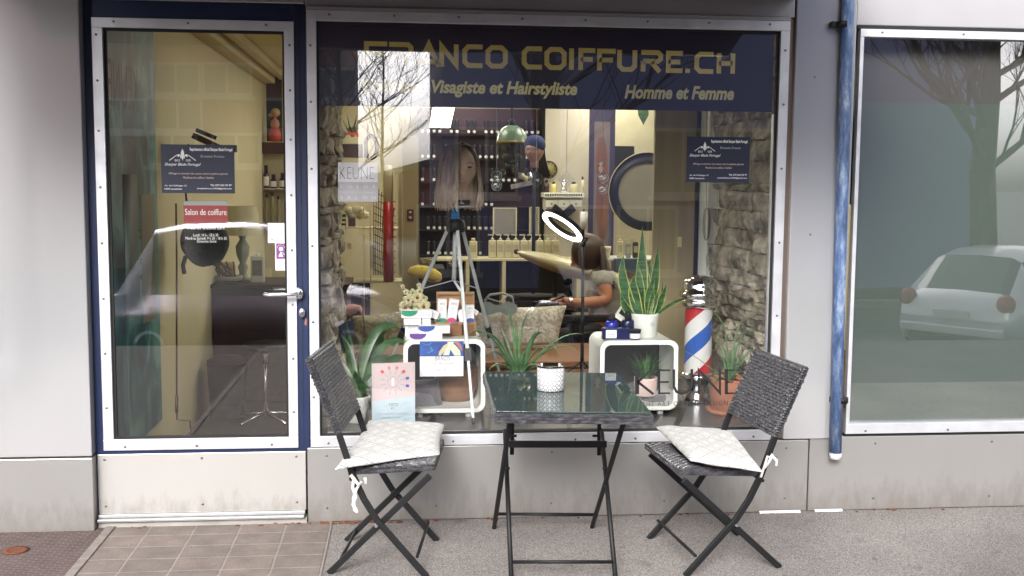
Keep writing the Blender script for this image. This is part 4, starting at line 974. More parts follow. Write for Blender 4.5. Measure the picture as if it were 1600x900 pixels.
# mint hair dryer hood and mannequin head in a navy beanie
hh = empty('hood_dryer', P(800, 290, 4.3), 'mint green dome hair dryer with a gold rim and a smoked hood', 'hair dryer')
c = P(800, 222, 4.3); k_ = K(4.3)
MB().lathe([(24*k_, 0), (22.5*k_, .06), (16*k_, .115), (8*k_, .14), (0, .145)], c, 32, cap=False).build('dome', mat('mint_enamel', (.11, .18, .13), .25), hh)
MB().lathe([(24.5*k_, -.008), (25*k_, 0), (24.5*k_, .01)], c, 32, cap=False).build('rim', mat('brass', (.5, .36, .12), .3, .9), hh)
MB().lathe([(22*k_, 0), (22*k_, -.22), (19*k_, -.28), (12*k_, -.30)], c, 28, cap=False).build('smoked_hood', glassmat('smoked_plastic', .06, (.45, .45, .47), .1), hh)
mb = MB(); mb.lathe([(13*k_, -.1), (15*k_, -.13), (13*k_, -.16)], c, 20); mb.lathe([(10*k_, -.17), (10*k_, -.3)], c, 20); mb.build('inner_fan', M['darkwood'], hh)
mb = MB(); mb.tube([c+Vector((0, 0, .14)), P(800, 168, 4.3), (c.x, 4.3, 2.62)], .012, 8); mb.lathe([(.02, .14), (.022, .18), (.012, .2)], c, 12); mb.build('cable', M['blackm'], hh)
MB().bar(P(798, 292, 4.3), P(833, 285, 4.3), .03, .04).tube([P(833, 285, 4.3), P(826, 270, 4.3)], .02, 8).build('arm', M['steel'], hh)
mb = MB(); mb.ell(P(815, 275, 4.25), .028, 12, 8).ell(P(821, 279, 4.25), .026, 12, 8); mb.build('knob', M['cbottle'], hh)
M['mskin'] = mat('mannequin_skin', (.66, .47, .32), .45, 0, var=.04)
def head(mb, c, s, yaw=0.0, tilt=0.0):
    """face-shaped head, looking toward -y, height s"""
    base = len(mb.v); n, m = 28, 22
    for j in range(m+1):
        v = -1+2*j/m; rr_ = math.sqrt(max(0, 1-v*v))
        for i in range(n):
            a = 2*math.pi*i/n; x = math.sin(a)*rr_; y = -math.cos(a)*rr_; z = v
            w = .36 if z > -.1 else .36*(1-.45*((-.1-z)/.9)**1.5); dp = .44 if z > -.2 else .44*(1-.18*(-.2-z)/.8)
            X, Y_, Z = x*w, y*dp, z*.5
            if y < -.2:
                f = max(0, -y-.2)/.8
                nose = math.exp(-(X/.055)**2)*math.exp(-((Z+.08)/.10)**2)*.13*(1 if Z < .05 else .4)
                eyes = -(math.exp(-((abs(X)-.14)/.065)**2))*math.exp(-((Z-.03)/.05)**2)*.05
                brow = math.exp(-((Z-.11)/.05)**2)*.018; lips = math.exp(-(X/.09)**2)*(math.exp(-((Z+.235)/.02)**2)+math.exp(-((Z+.285)/.022)**2))*.035
                chin = math.exp(-(X/.1)**2)*math.exp(-((Z+.42)/.06)**2)*.04
                Y_ -= (nose+eyes+brow+lips+chin)*f
            mb.v.append(Vector((X, Y_, Z))*s)
    for j in range(m):
        for i in range(n):
            a = base+j*n+i; b = base+j*n+(i+1) % n; mb.f.append([a, b, b+n, a+n]); mb.m.append(mb.mi); mb.sm.append(True)
    mb.xf(Matrix.Translation(c) @ Matrix.Rotation(yaw, 4, 'Z') @ Matrix.Rotation(tilt, 4, 'X'), base); return mb
mh = empty('mannequin_head', P(838, 262, 4.0), 'mannequin head in a navy beanie beside the mint hair dryer', 'mannequin head')
c = P(835, 236, 4.0); k_ = K(4.0)
head(MB(), c, .21, yaw=-.5).lathe([(.036, -.05), (.036, -.14)], c, 16).build('face', mat('rosy_mannequin_skin', (.34, .20, .15), .5), mh)
MB().ell(c+Vector((.005, .02, .05)), (.092, .11, .085), 20, 12).build('beanie', mat('navy_knit', (.03, .045, .14), .9), mh)
mb = MB()
for i in range(14):
    x = .03+.004*i; mb.tube([c+Vector((x, .05, .02)), c+Vector((x+.02, .06, -.09)), c+Vector((x+.03+.002*i, .05, -.20-.01*(i % 3)))], .009, 5)
mb.build('hair', M['blackm'], mh)
mb = MB(); mb.ell(c+Vector((-.055, -.065, .012)), (.012, .006, .006), 8, 6).ell(c+Vector((.012, -.094, .012)), (.012, .006, .006), 8, 6); mb.build('eyes', M['blackm'], mh)
MB().tube([c+Vector((0, 0, -.12)), c+Vector((0, 0, -1.2))], .015, 8).build('post', M['blackm'], mh)
MB().lathe([(.16, -1.22), (.16, -1.2), (.02, -1.19)], c, 20).build('foot', M['blackm'], mh)
MB().box((c.x-.2, 3.9, .02), (c.x+.3, 4.3, c.z-1.221)).build('low_cabinet', M['blackm'], label='low black cabinet carrying the mannequin head post', cat='cabinet')
# cream oval board, bottles on the work top, white cabinet at the right
ob = empty('oval_board', P(890, 420, 3.5), 'long cream oval board lying behind the seated person', 'board')
mb = MB(); p0 = P(806, 393, 3.5); p1 = P(985, 438, 3.2); d_ = p1-p0; n_ = 20; up = Vector((0, .35, .94))
top_, bot_ = [], []
for i in range(n_+1):
    t = i/n_; w = .17*math.sin(math.pi*min(1, t*1.0))**.6*1.0+.004; c = p0+d_*t
    top_.append((c, w))
mb.smooth = True
for i, (c, w) in enumerate(top_):
    for k in range(12):
        a = 2*math.pi*k/12; mb.v.append(c+Vector((0, .30*math.cos(a), .0))*w/.17*1.0+Vector((0, 0, (.055 if math.sin(a) > 0 else .09)*math.sin(a)))*w/.17)
for i in range(n_):
    for k in range(12):
        a = i*12+k; b = i*12+(k+1) % 12; mb.f.append([a, b, b+12, a+12]); mb.m.append(0); mb.sm.append(True)
mb.build('board_body', mat('cream_gloss', (.58, .54, .33), .25, 0, var=.04), ob)
mb = MB()
for x_ in (.35, .7):
    c = p0+d_*x_; mb.tube([c-Vector((0, 0, .05)), (c.x, c.y, .02)], .02, 8)
mb.build('leg', M['blackm'], ob)
MB().ell(p0+Vector((.005, 0, 0)), .022, 10, 8).build('tip_cap', M['darkwood'], ob)
Yk = 4.6
wt = empty('work_table', P(975, 430, Yk), 'white work table crowded with bottles behind the snake plant', 'table')
zz = P(975, 402, Yk).z; a = P(930, 402, Yk); b = P(1035, 402, Yk)
MB().box((a.x, Yk-.2, zz-.02), (b.x, Yk+.25, zz)).build('table_top', M['white'], wt, bevel=.004)
MB().box((P(962, 402, Yk).x, Yk-.15, .02), (b.x, Yk+.2, zz-.021)).build('body', mat('dull_white_laminate', (.5, .49, .42), .5), wt)
for px, w, py, lab, c in ((969, 10, 368, 'grey pump bottle on the white work table', 'cbottle'), (982, 9, 373, 'dark pump bottle right of the grey one on the work table', 'gtext'), (993, 9, 370, 'brown bottle beside the snake plant on the work table', 'darkwood')):
    pump(px, w, py, Yk-.1, zz, lab, col=M[c])
q = P(940, 392, Yk-.1); MB().lathe([(.07, zz-q.z), (.085, .02), (.085, .04)], (q.x, q.y, q.z), 20).build('cream_tub', M['cbottle'], label='round cream tub at the left end of the work table', cat='tub')
rbox(MB(), 960, 404, 1000, 424, Yk-.25, .04).build('blue_tray', mat('blue_plastic', (.09, .15, .22), .4), label='bluish tray at the front edge of the work table', cat='tray', bevel=.005)
mb = MB(); mb.tube([P(976, 490, 4.3), P(974, 455, 4.3), P(979, 443, 4.3), P(987, 446, 4.3)], .008, 8); mb.build('hose', M['blackm'], label='black hose looped in front of the white work table', cat='hose')
t = empty('paper_roll', P(912, 362, 5.2), 'white paper roll on a holder above the seated person', 'paper roll'); q = P(912, 358, 5.2)
MB().lathe([(.035, 0), (.035, .165)], q, 18).build('roll', M['paper'], t); MB().tube([q-Vector((0, 0, .05)), q+Vector((0, 0, .19))], .008, 8).build('rod', M['blackm'], t)
bwp = MB(); q = P(880, 335, 5.3); bwp.obox(q+Vector((-.05, 0, .03)), (.05, 0, -.04), (0, .03, 0), (.02, 0, .03)).obox(q+Vector((.05, 0, .03)), (.05, 0, .04), (0, .03, 0), (-.02, 0, .03)); bwp.ell(q, .03, 8, 6)
bwp.build('fan_clip', M['navy'], label='navy bow shaped clip lamp left of the paper roll', cat='clip')
# wooden panel, rails, cord
wpn = P(1015, 590, 1.28); wpe = P(1100, 590, 1.28)
pw = empty('room_divider', ((wpn.x+wpe.x)/2, 1.28, .425), 'pale wood grain divider standing behind the snake plant', 'divider')
MB().box((wpn.x, 1.27, .426), (wpe.x-.02, 1.30, 2.55)).build('board', mat('pale_wood_grain', (.44, .36, .20), .6, 0, var=.13, vs=3, stretch=(8, 8, .5)), pw, bevel=.002)
rbox(MB(), 1059, 370, 1065, 386, 1.262, .008).build('switch_plate', M['cream'], pw)
rl = empty('blind_rail', P(1116, 470, 1.13), 'white vertical blind rails with a looped cord beside the stone wall', 'rail')
mb = MB(); rbox(mb, 1112, 150, 1117, 600, 1.15, .03); rbox(mb, 1098, 150, 1101, 600, 1.2, .03); mb.build('rail', M['white'], rl)
mb = MB(); rbox(mb, 1092, 150, 1098, 600, 1.22, .03); mb.build('dark_gap', M['blackm'], rl)
mb = MB()
for k in range(5):
    c = P(1104, 350, 1.10-k*.006); w = (.022-.003*k); mb.tube([c+Vector((w*math.cos(a), 0, .095*math.sin(a))) for a in [i*math.pi/10 for i in range(21)]], .0028, 5, cap=False)
mb.tube([P(1104, 150, 1.1), P(1104, 322, 1.1)], .0025, 5); mb.tube([P(1106, 378, 1.1), P(1107, 395, 1.1), P(1104, 400, 1.1), P(1105, 416, 1.1)], .003, 5); mb.build('cord', mat('beige_cord', (.45, .4, .3), .8), rl)
mb = MB(); mb.tube([P(1123, 150, 1.05), P(1121, 412, 1.05)], .002, 5); mb.lathe([(.003, .03), (.007, 0), (.005, -.02)], P(1121, 412, 1.05), 10); mb.build('pull_cord', M['cbottle'], rl)
mb = MB(); mb.box((P(1120, 400, 1.02).x, 1.0, .43), (1.80, 1.11, .44)); 
# ---------------------------------------------------------------- things on the display platform
ZP = .426
def on_plat(px, py): 
    g = G(px, py, ZP); return g
def roundrect(cx, cz, w, h, r, n=6):
    pts = []
    for sx, sz, a0 in ((1, 1, 0), (-1, 1, 90), (-1, -1, 180), (1, -1, 270)):
        for k in range(n+1):
            a = rad(a0+90*k/n); pts.append((cx+sx*(w/2-r)+r*math.cos(a), cz+sz*(h/2-r)+r*math.sin(a)))
    return pts
def frame_cube(px0, px1, pyt, pyb, Y, depth, label, t=.020, r=.045, shift=0.0):
    a = P(px0, pyb, Y); b = P(px1, pyt, Y); cx = (a.x+b.x)/2; w = b.x-a.x; z0 = ZP+.03; h = P((px0+px1)/2, pyt, Y).z-z0; cz = z0+h/2
    rt = empty('rounded_cube_shelf', (cx, Y+depth/2, ZP), label, 'cube shelf')
    o = roundrect(cx, cz, w, h, r, 8); i_ = roundrect(cx, cz, w-2*t, h-2*t, r-t*.6, 8); n = len(o); mb = MB()
    for (y0) in (Y, Y+depth):
        for q in o: mb.v.append(Vector((q[0]+(shift if y0 > Y else 0), y0, q[1])))
        for q in i_: mb.v.append(Vector((q[0]+(shift if y0 > Y else 0), y0, q[1])))
    for k in range(n):
        j = (k+1) % n
        for f, sm in (([k, k+n, j+n, j][::1], False), ([2*n+k, 2*n+j, 3*n+j, 3*n+k], False), ([k, j, 2*n+j, 2*n+k][::-1], True), ([n+k, 3*n+k, 3*n+j, n+j][::-1], True)):
            mb.f.append(f[::-1]); mb.m.append(0); mb.sm.append(sm)
    mb.build('frame', M['white'], rt, bevel=.0018)
    MB().prism(roundrect(cx+shift, cz, w-2*t-.002, h-2*t-.002, r-t*.6, 8), Y+depth-.02, Y+depth-.012).build('back', M['blackm'], rt)
    for fx in (-.36, .36):
        for fy in (.04, depth-.05): MB().lathe([(.016, 0), (.018, .029)], (cx+fx*w*.85, Y+fy, ZP), 16).build('foot', M['white'], rt)
    return rt, cx, Y, z0+h, w
_, cxL, YL, ztL, wL = frame_cube(631, 758, 531, 646, .27, .34, 'white rounded cube shelf left of the table, carrying the wooden case', shift=0)
_, cxR, YR, ztR, wR = frame_cube(937, 1060, 532.5, 646, .27, .34, 'white rounded cube shelf carrying the snake plant and blue bottles', shift=0)
fur = mat('grey_ribbed_fabric', (.075, .07, .085), .95, 0, var=.2, vs=9, bump=.6, bs=60, sheen=.3)
cushion('cushion', [(625, 647), (694, 638), (686, 592), (640, 596)], .36, .12, fur, 'grey ribbed cushion lying inside the left white cube', lean=.3)
cushion('cushion', [(1004, 642), (1050, 641), (1045, 616), (1000, 618)], .42, .14, fur, 'grey fabric cushion lying inside the right white cube', lean=.2)
# warm wooden piece seen inside the left cube
bs = empty('basket', P(706, 636, .5), 'reddish brown wooden tub inside the left white cube', 'basket')
q = P(712, 636, .5); MB().lathe([(.085, ZP+.052), (.11, ZP+.12), (.115, ZP+.22)], (q.x, .50, 0), 28).build('tub', M['wood'], bs)
def product_box(px0, py0, px1, py1, Y, d, label, patch=None, pside='L', tilt=0, name='product_box', text=True):
    a = P(px0, py1, Y); b = P(px1, py0, Y); t = empty(name, ((a.x+b.x)/2, Y+d/2, a.z), label, 'box'); c = (a+b)/2
    Rm = Matrix.Translation(c) @ Matrix.Rotation(tilt, 4, 'Y') @ Matrix.Translation(-c)
    MB().box((a.x, Y, a.z), (b.x, Y+d, b.z)).xf(Rm).build('carton', M['paper'], t, bevel=.0012)
    w, h = b.x-a.x, b.z-a.z
    if patch:
        mb = MB(); vert = h > w
        r = (w if vert else h)*.95
        if vert: cx, cz, a0, a1 = a.x+w*.55, a.z+.0015, 0, 180
        else: cx, cz, a0, a1 = a.x+w*.24, b.z-.001, 180, 360
        pts = [(max(a.x+.001, min(b.x-.001, cx+r*(.62 if vert else 1.25)*math.cos(rad(a0+(a1-a0)*k/12)))), cz+r*(.5 if vert else .8)*math.sin(rad(a0+(a1-a0)*k/12))) for k in range(13)]
        mb.prism(pts, Y-.0012, Y-.0004).xf(Rm).build('colour_patch', patch, t)
    if text:
        mb = MB(); r_ = random.Random(int(px0*7+py0))
        if h > w:
            textmesh('vero', mb, a.x+w*.22, b.z-h*.24, b.x-w*.2, b.z-h*.13, Y-.0006)
            for k in range(4): mb.box((a.x+w*.25, Y-.0009, b.z-h*(.33+.05*k)), (a.x+w*(.25+r_.uniform(.3, .5)), Y-.0004, b.z-h*(.33+.05*k)+.0008))
        else:
            for k in range(7):
                x = a.x+w*(.36+.085*k)
                for j in range(3): mb.box((x, Y-.0009, a.z+h*(.3+.18*j)), (x+w*.055, Y-.0004, a.z+h*(.3+.18*j)+.0012))
        mb.xf(Rm).build('print', M['gtext'], t)
    return t
grn = mat('green_print', (.02, .28, .14), .5); mag = mat('magenta_print', (.55, .05, .18), .5); blu = mat('blue_print', (.04, .09, .36), .5); pur = mat('violet_print', (.12, .05, .26), .5); redp = mat('red_print', (.6, .05, .03), .5)
product_box(640, 521, 691, 533, .30, .05, 'long white carton with a violet patch, lowest at the front of the left cube', pur)
product_box(654, 509, 703, 521, .31, .05, 'long white carton with a blue patch lying on the violet one', blu)
product_box(633, 508, 653, 531, .37, .08, 'plain white carton behind the left ends of the lying cartons')
product_box(631, 497.5, 658, 508, .345, .09, 'pale carton end, left of the two under the green carton')
product_box(660, 497.5, 673, 508, .345, .09, 'pale carton end, right of the two under the green carton')
product_box(627, 485, 675, 497, .34, .05, 'long white carton with a green patch on top of the left pile', grn)
product_box(670, 486, 685, 497.3, .37, .05, 'short white carton tilted right of the green one', tilt=.3)
# wooden case with boxes
cs = empty('wooden_case', P(712, 530, .5), 'open light wooden case with two drawer fronts holding upright cartons', 'case')
a = P(682, 530, .52); b = P(741, 456, .52); zb_ = ztL+.001
mb = MB(); mb.box((a.x, .52, P(700, 503, .52).z-.02), (b.x, .53, b.z)); mb.box((a.x, .5, b.z-.012), (b.x, .519, b.z)); mb.box((a.x, .5, P(700, 503, .52).z), (a.x+.008, .519, b.z-.0125)); mb.box((b.x-.008, .5, P(700, 503, .52).z), (b.x, .519, b.z-.0125))
mb.build('lid', M['wood2'], cs)
a2 = P(692, 533, .40); b2 = P(744, 504, .40)
MB().box((a2.x-.04, .40, zb_), (b2.x, .53, b2.z)).build('body', M['wood2'], cs, bevel=.002)
for x0, x1 in ((.25, .66), (.68, .98)):
    w = b2.x-a2.x; d_ = MB().box((a2.x+w*x0-.02, .392, zb_+.006), (a2.x+w*x1-.005, .3995, b2.z-.006)).build('drawer', M['wood'], cs, bevel=.0015)
MB().box((a2.x+.04, .388, b2.z-.006), (a2.x+.075, .3915, b2.z+.004)).build('clasp', M['steel'], cs)
product_box(684, 468, 698, 504, .41, .04, 'upright white carton with a green patch in the wooden case', grn)
product_box(700, 468, 715, 504, .415, .04, 'upright white carton with a magenta patch leaning in the wooden case', mag, tilt=.14)
product_box(728, 477, 741, 503.5, .41, .04, 'upright white carton with a blue patch at the right of the wooden case', blu)
product_box(716, 484, 727, 504, .43, .035, 'white carton half hidden behind the tripod leg in the case', tilt=-.25, text=False)
t = product_box(737, 484, 746, 495, .44, .03, 'small red and white carton corner sticking out right of the wooden case', redp, tilt=.6, text=False)
# leaflet hanging on the left cube
lf = empty('leaflet', P(690, 588, .24), 'white leaflet with a colourful hair photo hung on the left white cube', 'leaflet')
Yq = .245; MB().box((P(656, 586, Yq).x, Yq, P(690, 588, Yq).z), (P(724, 560, Yq).x, Yq+.0015, P(690, 555, Yq).z)).build('sheet', M['paper'], lf)
a = P(656, 556, Yq); b = P(724.5, 533, Yq); MB().box((a.x, Yq-.001, a.z-.003), (b.x, Yq+.0015, b.z)).build('photo', mat('blue_hair_photo', (.02, .07, .30), .5, 0, var=.7, vs=18), lf)
mb = MB(); mb.mi = 0
c0 = P(700, 556, Yq)
cols = [mat('pastel_lock_a', (.55, .48, .30), .5), mat('pastel_lock_b', (.62, .68, .48), .5), mat('pastel_lock_c', (.45, .16, .08), .5), mat('turquoise_lock', (.04, .22, .4), .5)]
def lock(pts, w, mi):
    mb.mi = mi; pp = [P(x, y, Yq-.0015) for x, y in pts]; n = len(pp)
    L = [p+Vector((ww*K(Yq), 0, 0)) for p, ww in zip(pp, w)]; Rl = [p-Vector((ww*K(Yq), 0, 0)) for p, ww in zip(pp, w)]
    yy = Yq-.0015-.0003*len(mb.f)/20
    for i in range(n-1): mb.add([(Rl[i].x, yy, Rl[i].z), (L[i].x, yy, L[i].z), (L[i+1].x, yy, L[i+1].z), (Rl[i+1].x, yy, Rl[i+1].z)], [(0, 3, 2, 1)])
lock([(706, 534), (697, 540), (690, 550), (687, 555.5)], [2.5, 4, 4, 2], 0); lock([(702, 534), (706, 540), (712, 548), (715, 555.5)], [3, 6, 7, 5], 1)
lock([(712, 534), (718, 540), (722, 548)], [4, 3, 1], 2); lock([(708, 534), (701, 543), (697, 555)], [2, 3, 5], 1); lock([(660, 536), (668, 540), (674, 536)], [1, 2, 1], 3); lock([(668, 552), (676, 548), (672, 542)], [1.5, 2, 1], 3)
mb.build('printed_locks', cols, lf)
mb = MB(); textpx('BRAIDS', mb, 680, 563.5, 703, 556, Yq-.0006, bold=.01); textpx('Colors with attitude', mb, 672, 569.5, 708, 565.5, Yq-.0006); textpx('vero K', mb, 682, 580, 697, 575, Yq-.0006, shear=.3); textpx('KERATIN', mb, 684, 583.8, 695, 582, Yq-.0006)
mb.build('printed_text', M['gtext'], lf)
# acrylic display card standing behind the left chair
dc = empty('display_card', P(614, 659, .14), 'tall pastel colour chart card in a clear holder behind the left chair', 'sign')
Yd = .13; crn = [P(581, 660, Yd), P(649, 659, Yd), P(648, 564, Yd), P(580, 569, Yd)]
zb0 = ZP+.002; 
mb = MB(); x0, x1 = P(581, 615, Yd).x, P(648.5, 615, Yd).x; ztp = P(614, 566, Yd).z; zmid = (P(581, 627, Yd).z+P(649, 619, Yd).z)/2
MB().add([(x0, Yd, zb0), (x1, Yd, zb0), (x1, Yd, zmid+.012), (x0, Yd, zmid-.012), (x0, Yd+.002, zb0), (x1, Yd+.002, zb0), (x1, Yd+.002, zmid+.012), (x0, Yd+.002, zmid-.012)], [(0, 1, 2, 3), (7, 6, 5, 4), (0, 4, 5, 1), (1, 5, 6, 2), (3, 7, 4, 0)]).build('lower_sheet', mat('pale_blue_print', (.46, .58, .64), .5), dc)
MB().add([(x0, Yd, zmid-.012), (x1, Yd, zmid+.012), (x1, Yd, ztp), (x0, Yd, ztp-.006), (x0, Yd+.002, zmid-.012), (x1, Yd+.002, zmid+.012), (x1, Yd+.002, ztp), (x0, Yd+.002, ztp-.006)], [(0, 1, 2, 3), (7, 6, 5, 4), (1, 5, 6, 2), (2, 6, 7, 3), (3, 7, 4, 0)]).build('upper_sheet', mat('pale_pink_print', (.58, .47, .46), .5), dc)
c = P(614, 597, Yd-.002); k_ = K(Yd); mb = MB(); mb.tube([(c.x+8.5*k_*math.cos(i*math.pi/16), c.y, c.z+8.5*k_*math.sin(i*math.pi/16)) for i in range(33)], .0009, 5, cap=False)
for i in range(12):
    a = i*math.pi/6+.26; ca, sa = math.cos(a), math.sin(a); mb.bar((c.x+12*k_*ca, c.y, c.z+12*k_*sa), (c.x+21*k_*ca, c.y, c.z+21*k_*sa), .0035, .001, up=(0, 1, 0))
mb.build('printed_tubes', mat('lilac_grey_print', (.36, .36, .44), .5), dc)
mb = MB(); 
for i, mi in ((0, 0), (1, 1), (2, 2), (3, 2), (4, 1), (11, 0)):
    a = i*math.pi/6+.0+.26; ca, sa = math.cos(a), math.sin(a); mb.mi = mi; mb.bar((c.x+21*k_*ca, c.y-.001, c.z+21*k_*sa), (c.x+26*k_*ca, c.y-.001, c.z+26*k_*sa), .013, .001, up=(0, 1, 0))
mb.build('printed_caps', [blu, redp, mat('pink_print', (.55, .2, .2), .5)], dc)
mb = MB(); mb.box((c.x-.006, c.y-.001, c.z-.016), (c.x+.006, c.y, c.z+.014)); mb.box((c.x-.003, c.y-.001, c.z+.0145), (c.x+.003, c.y, c.z+.02)); mb.build('printed_bottle', M['paper'], dc)
mb = MB(); textpx('vero', mb, 608, 635, 622, 629.5, Yd-.001, shear=.3); textpx('K', mb, 611, 640, 617, 636, Yd-.001); textpx('Colors palette that starts with you', mb, 591, 648, 637, 645, Yd-.001); textpx('permanent hair colour 34 shades', mb, 596, 654, 626, 651.5, Yd-.001); mb.build('printed_text', M['gtext'], dc)
MB().box((x0-.004, Yd-.002, zb0), (x1+.004, Yd-.0012, ztp+.008)).build('clear_holder', glassmat('acrylic', .03), dc)

# tripod with wig head
tp = empty('tripod', P(712, 600, .45), 'pale aluminium tripod with a blue top carrying the wig head', 'tripod')
M['tripod'] = mat('pale_aluminium', (.46, .50, .49), .45, .1, var=.03)
hub = P(712, 350, .5); fF = G(740, 663, ZP); fL = P(587, 600, .95); fR = P(788, 590, .95); fL.z = fR.z = ZP; fL = Vector((fL.x, .95, ZP)); fR = Vector((fR.x, .95, ZP))
for nm, s_, f_, ky in (('F', P(714, 352, .47), fF, .66), ('L', P(702, 352, .52), fL, .62), ('R', P(721, 352, .52), fR, .62)):
    k_ = s_+(f_-s_)*ky; l_ = MB().bar(s_, k_, .018, .012, up=(0, 1, 0)).build('leg', M['tripod'], tp, bevel=.003)
    MB().bar(k_-(f_-s_)*.03, k_+(f_-s_)*.03, .032, .024, up=(0, 1, 0)).build('clamp', M['black'], l_)
    MB().bar(k_, f_+(s_-f_)*.02, .013, .009, up=(0, 1, 0)).build('lower_leg', M['tripod'], l_)
    MB().tube([f_+(s_-f_)*.03, f_], .009, 8).build('rubber_foot', M['black'], l_)
cc = P(709, 438, .5); MB().tube([hub+Vector((0, 0, -.01)), (hub.x-.008, .5, cc.z)], .012, 14).build('column', M['tripod'], tp)
MB().lathe([(.045, -.03), (.05, 0), (.045, .025), (.02, .04)], hub+Vector((0, 0, -.01)), 20).build('hub', M['black'], tp)
for s_, f_ in ((P(714, 352, .47), fF), (P(702, 352, .52), fL), (P(721, 352, .52), fR)):
    k_ = s_+(f_-s_)*.36; MB().bar((hub.x-.008, .5, cc.z+.0), k_, .012, .004).build('brace', M['tripod'], tp)
bt_ = P(711, 340, .5); tpz = P(711, 316, .5)
MB().box((bt_.x-.02, .48, bt_.z), (bt_.x+.02, .52, tpz.z)).lathe([(.02, -.02), (.026, 0)], bt_, 16).build('blue_clamp', mat('blue_plastic_clamp', (.01, .20, .50), .35), tp, bevel=.004)
wh = empty('wig_head', P(714, 313, .5), 'mannequin head with shoulder length ash blond hair on the tripod', 'mannequin head')
c = P(718, 264, .5); hs = .235
mb = head(MB(), c, hs, yaw=.12); mb.lathe([(.052, -.155), (.045, -.10), (.047, -.04)], c, 20); mb.build('face_and_neck', M['mskin'], wh)
mb = MB(); cy = c.y-.104*.98
for sx in (-.030, .034):
    mb.ell((c.x+sx+.012, c.y-.088, c.z+.008), (.0125, .006, .0055), 12, 8)
mb.build('eyes', M['darkwood'], wh)
mb = MB()
for sx in (-.030, .034): mb.tube([(c.x+sx-.006, c.y-.093, c.z+.027), (c.x+sx+.012, c.y-.097, c.z+.031), (c.x+sx+.03, c.y-.088, c.z+.026)], .0018, 5)
mb.build('brows', M['hair'], wh)
mb = MB(); mb.ell((c.x+.013, c.y-.104, c.z-.061), (.018, .006, .0065), 12, 8); mb.build('lips', mat('rose_lips', (.42, .16, .12), .4), wh)
MB().lathe([(.054, -.185), (.054, -.157)], c, 24).build('collar_band', mat('brown_band', (.06, .02, .02), .5), wh); MB().lathe([(.058, -.192), (.058, -.186)], c, 24).build('base_ring', M['white'], wh)
mb = MB(); textmesh('LINDA', mb, c.x-.022, c.z-.176, c.x+.022, c.z-.166, c.y-.0560); mb.build('collar_text', M['wtext'], wh)
# hair: many locks, dark at the root and blond at the tips
m, n, b = newmat('ash_blond_hair'); b.inputs['Roughness'].default_value = .42
tc = N(n, 'ShaderNodeTexCoord'); sx = N(n, 'ShaderNodeSeparateXYZ'); n.links.new(tc.outputs['Object'], sx.inputs[0])
mr = N(n, 'ShaderNodeMapRange'); mr.inputs[1].default_value = c.z+.12; mr.inputs[2].default_value = c.z-.17; n.links.new(sx.outputs[2], mr.inputs[0])
mp = N(n, 'ShaderNodeMapping'); mp.inputs['Scale'].default_value = (55, 55, 3); tx = N(n, 'ShaderNodeTexNoise'); tx.inputs['Scale'].default_value = 1; tx.inputs['Detail'].default_value = 3
n.links.new(tc.outputs['Object'], mp.inputs[0]); n.links.new(mp.outputs[0], tx.inputs['Vector'])
ma = N(n, 'ShaderNodeMath', operation='MULTIPLY_ADD'); ma.inputs[1].default_value = .9; n.links.new(tx.outputs['Fac'], ma.inputs[0])
m3 = N(n, 'ShaderNodeMath', operation='MULTIPLY_ADD'); m3.inputs[1].default_value = .62; m3.inputs[2].default_value = -.38; n.links.new(mr.outputs[0], m3.inputs[0]); n.links.new(m3.outputs[0], ma.inputs[2])
cr = N(n, 'ShaderNodeValToRGB'); e = cr.color_ramp.elements; e[0].position = .05; e[0].color = (.10, .066, .045, 1); e[1].position = .75; e[1].color = (.62, .51, .36, 1); k = e.new(.36); k.color = (.25, .18, .12, 1)
n.links.new(ma.outputs[0], cr.inputs[0]); n.links.new(cr.outputs[0], b.inputs['Base Color'])
bp = N(n, 'ShaderNodeBump'); bp.inputs['Strength'].default_value = .5; bp.inputs['Distance'].default_value = .004; n.links.new(tx.outputs['Fac'], bp.inputs['Height']); n.links.new(bp.outputs[0], b.inputs['Normal'])
mb = MB(); r_ = random.Random(12)
mb.ell(c+Vector((0, .032, .022)), (.094, .092, .108), 24, 14)
mb.lathe([(.088, .05), (.100, -.04), (.104, -.12), (.096, -.19), (.07, -.2)], c+Vector((0, .045, 0)), 24, sq=.55)
part = c+Vector((.010, -.02, .130))
def lockof(ang, side, rx, ry, L, rad_):
    ex, ey = math.cos(ang)*side, math.sin(ang)
    top = part+Vector((r_.uniform(-.003, .003), r_.uniform(-.06, .08), r_.uniform(-.006, .002)))
    wv = r_.uniform(-.010, .010)
    P_ = [top, Vector((c.x+ex*rx*.60+.004*side, c.y+.01+ey*ry*.85, c.z+.112)), Vector((c.x+ex*rx*.95, c.y+.01+ey*ry, c.z+.05)), Vector((c.x+ex*(rx+.006), c.y+.01+ey*(ry+.004), c.z-.03)), Vector((c.x+ex*(rx+.016)+wv*.5, c.y+.01+ey*(ry+.006), c.z-.11)), Vector((c.x+ex*(rx+.01)+wv*1.6, c.y+.005+ey*ry, c.z-L*.85)), Vector((c.x+ex*(rx-.0)+wv*2.2, c.y+ey*ry, c.z-L))]
    mb.tube(P_, [rad_*.5, rad_, rad_*1.05, rad_*1.05, rad_, rad_*.7, .0008], 6, cap=False, flat=.6)
for i in range(420):
    side = 1 if r_.random() < .45 else -1
    ang = r_.uniform(-.30, 1.35) if side > 0 else r_.uniform(-1.50, 1.35)
    lockof(ang, side, .094+r_.uniform(-.004, .007), .114, r_.uniform(.16, .215), r_.uniform(.005, .0085))
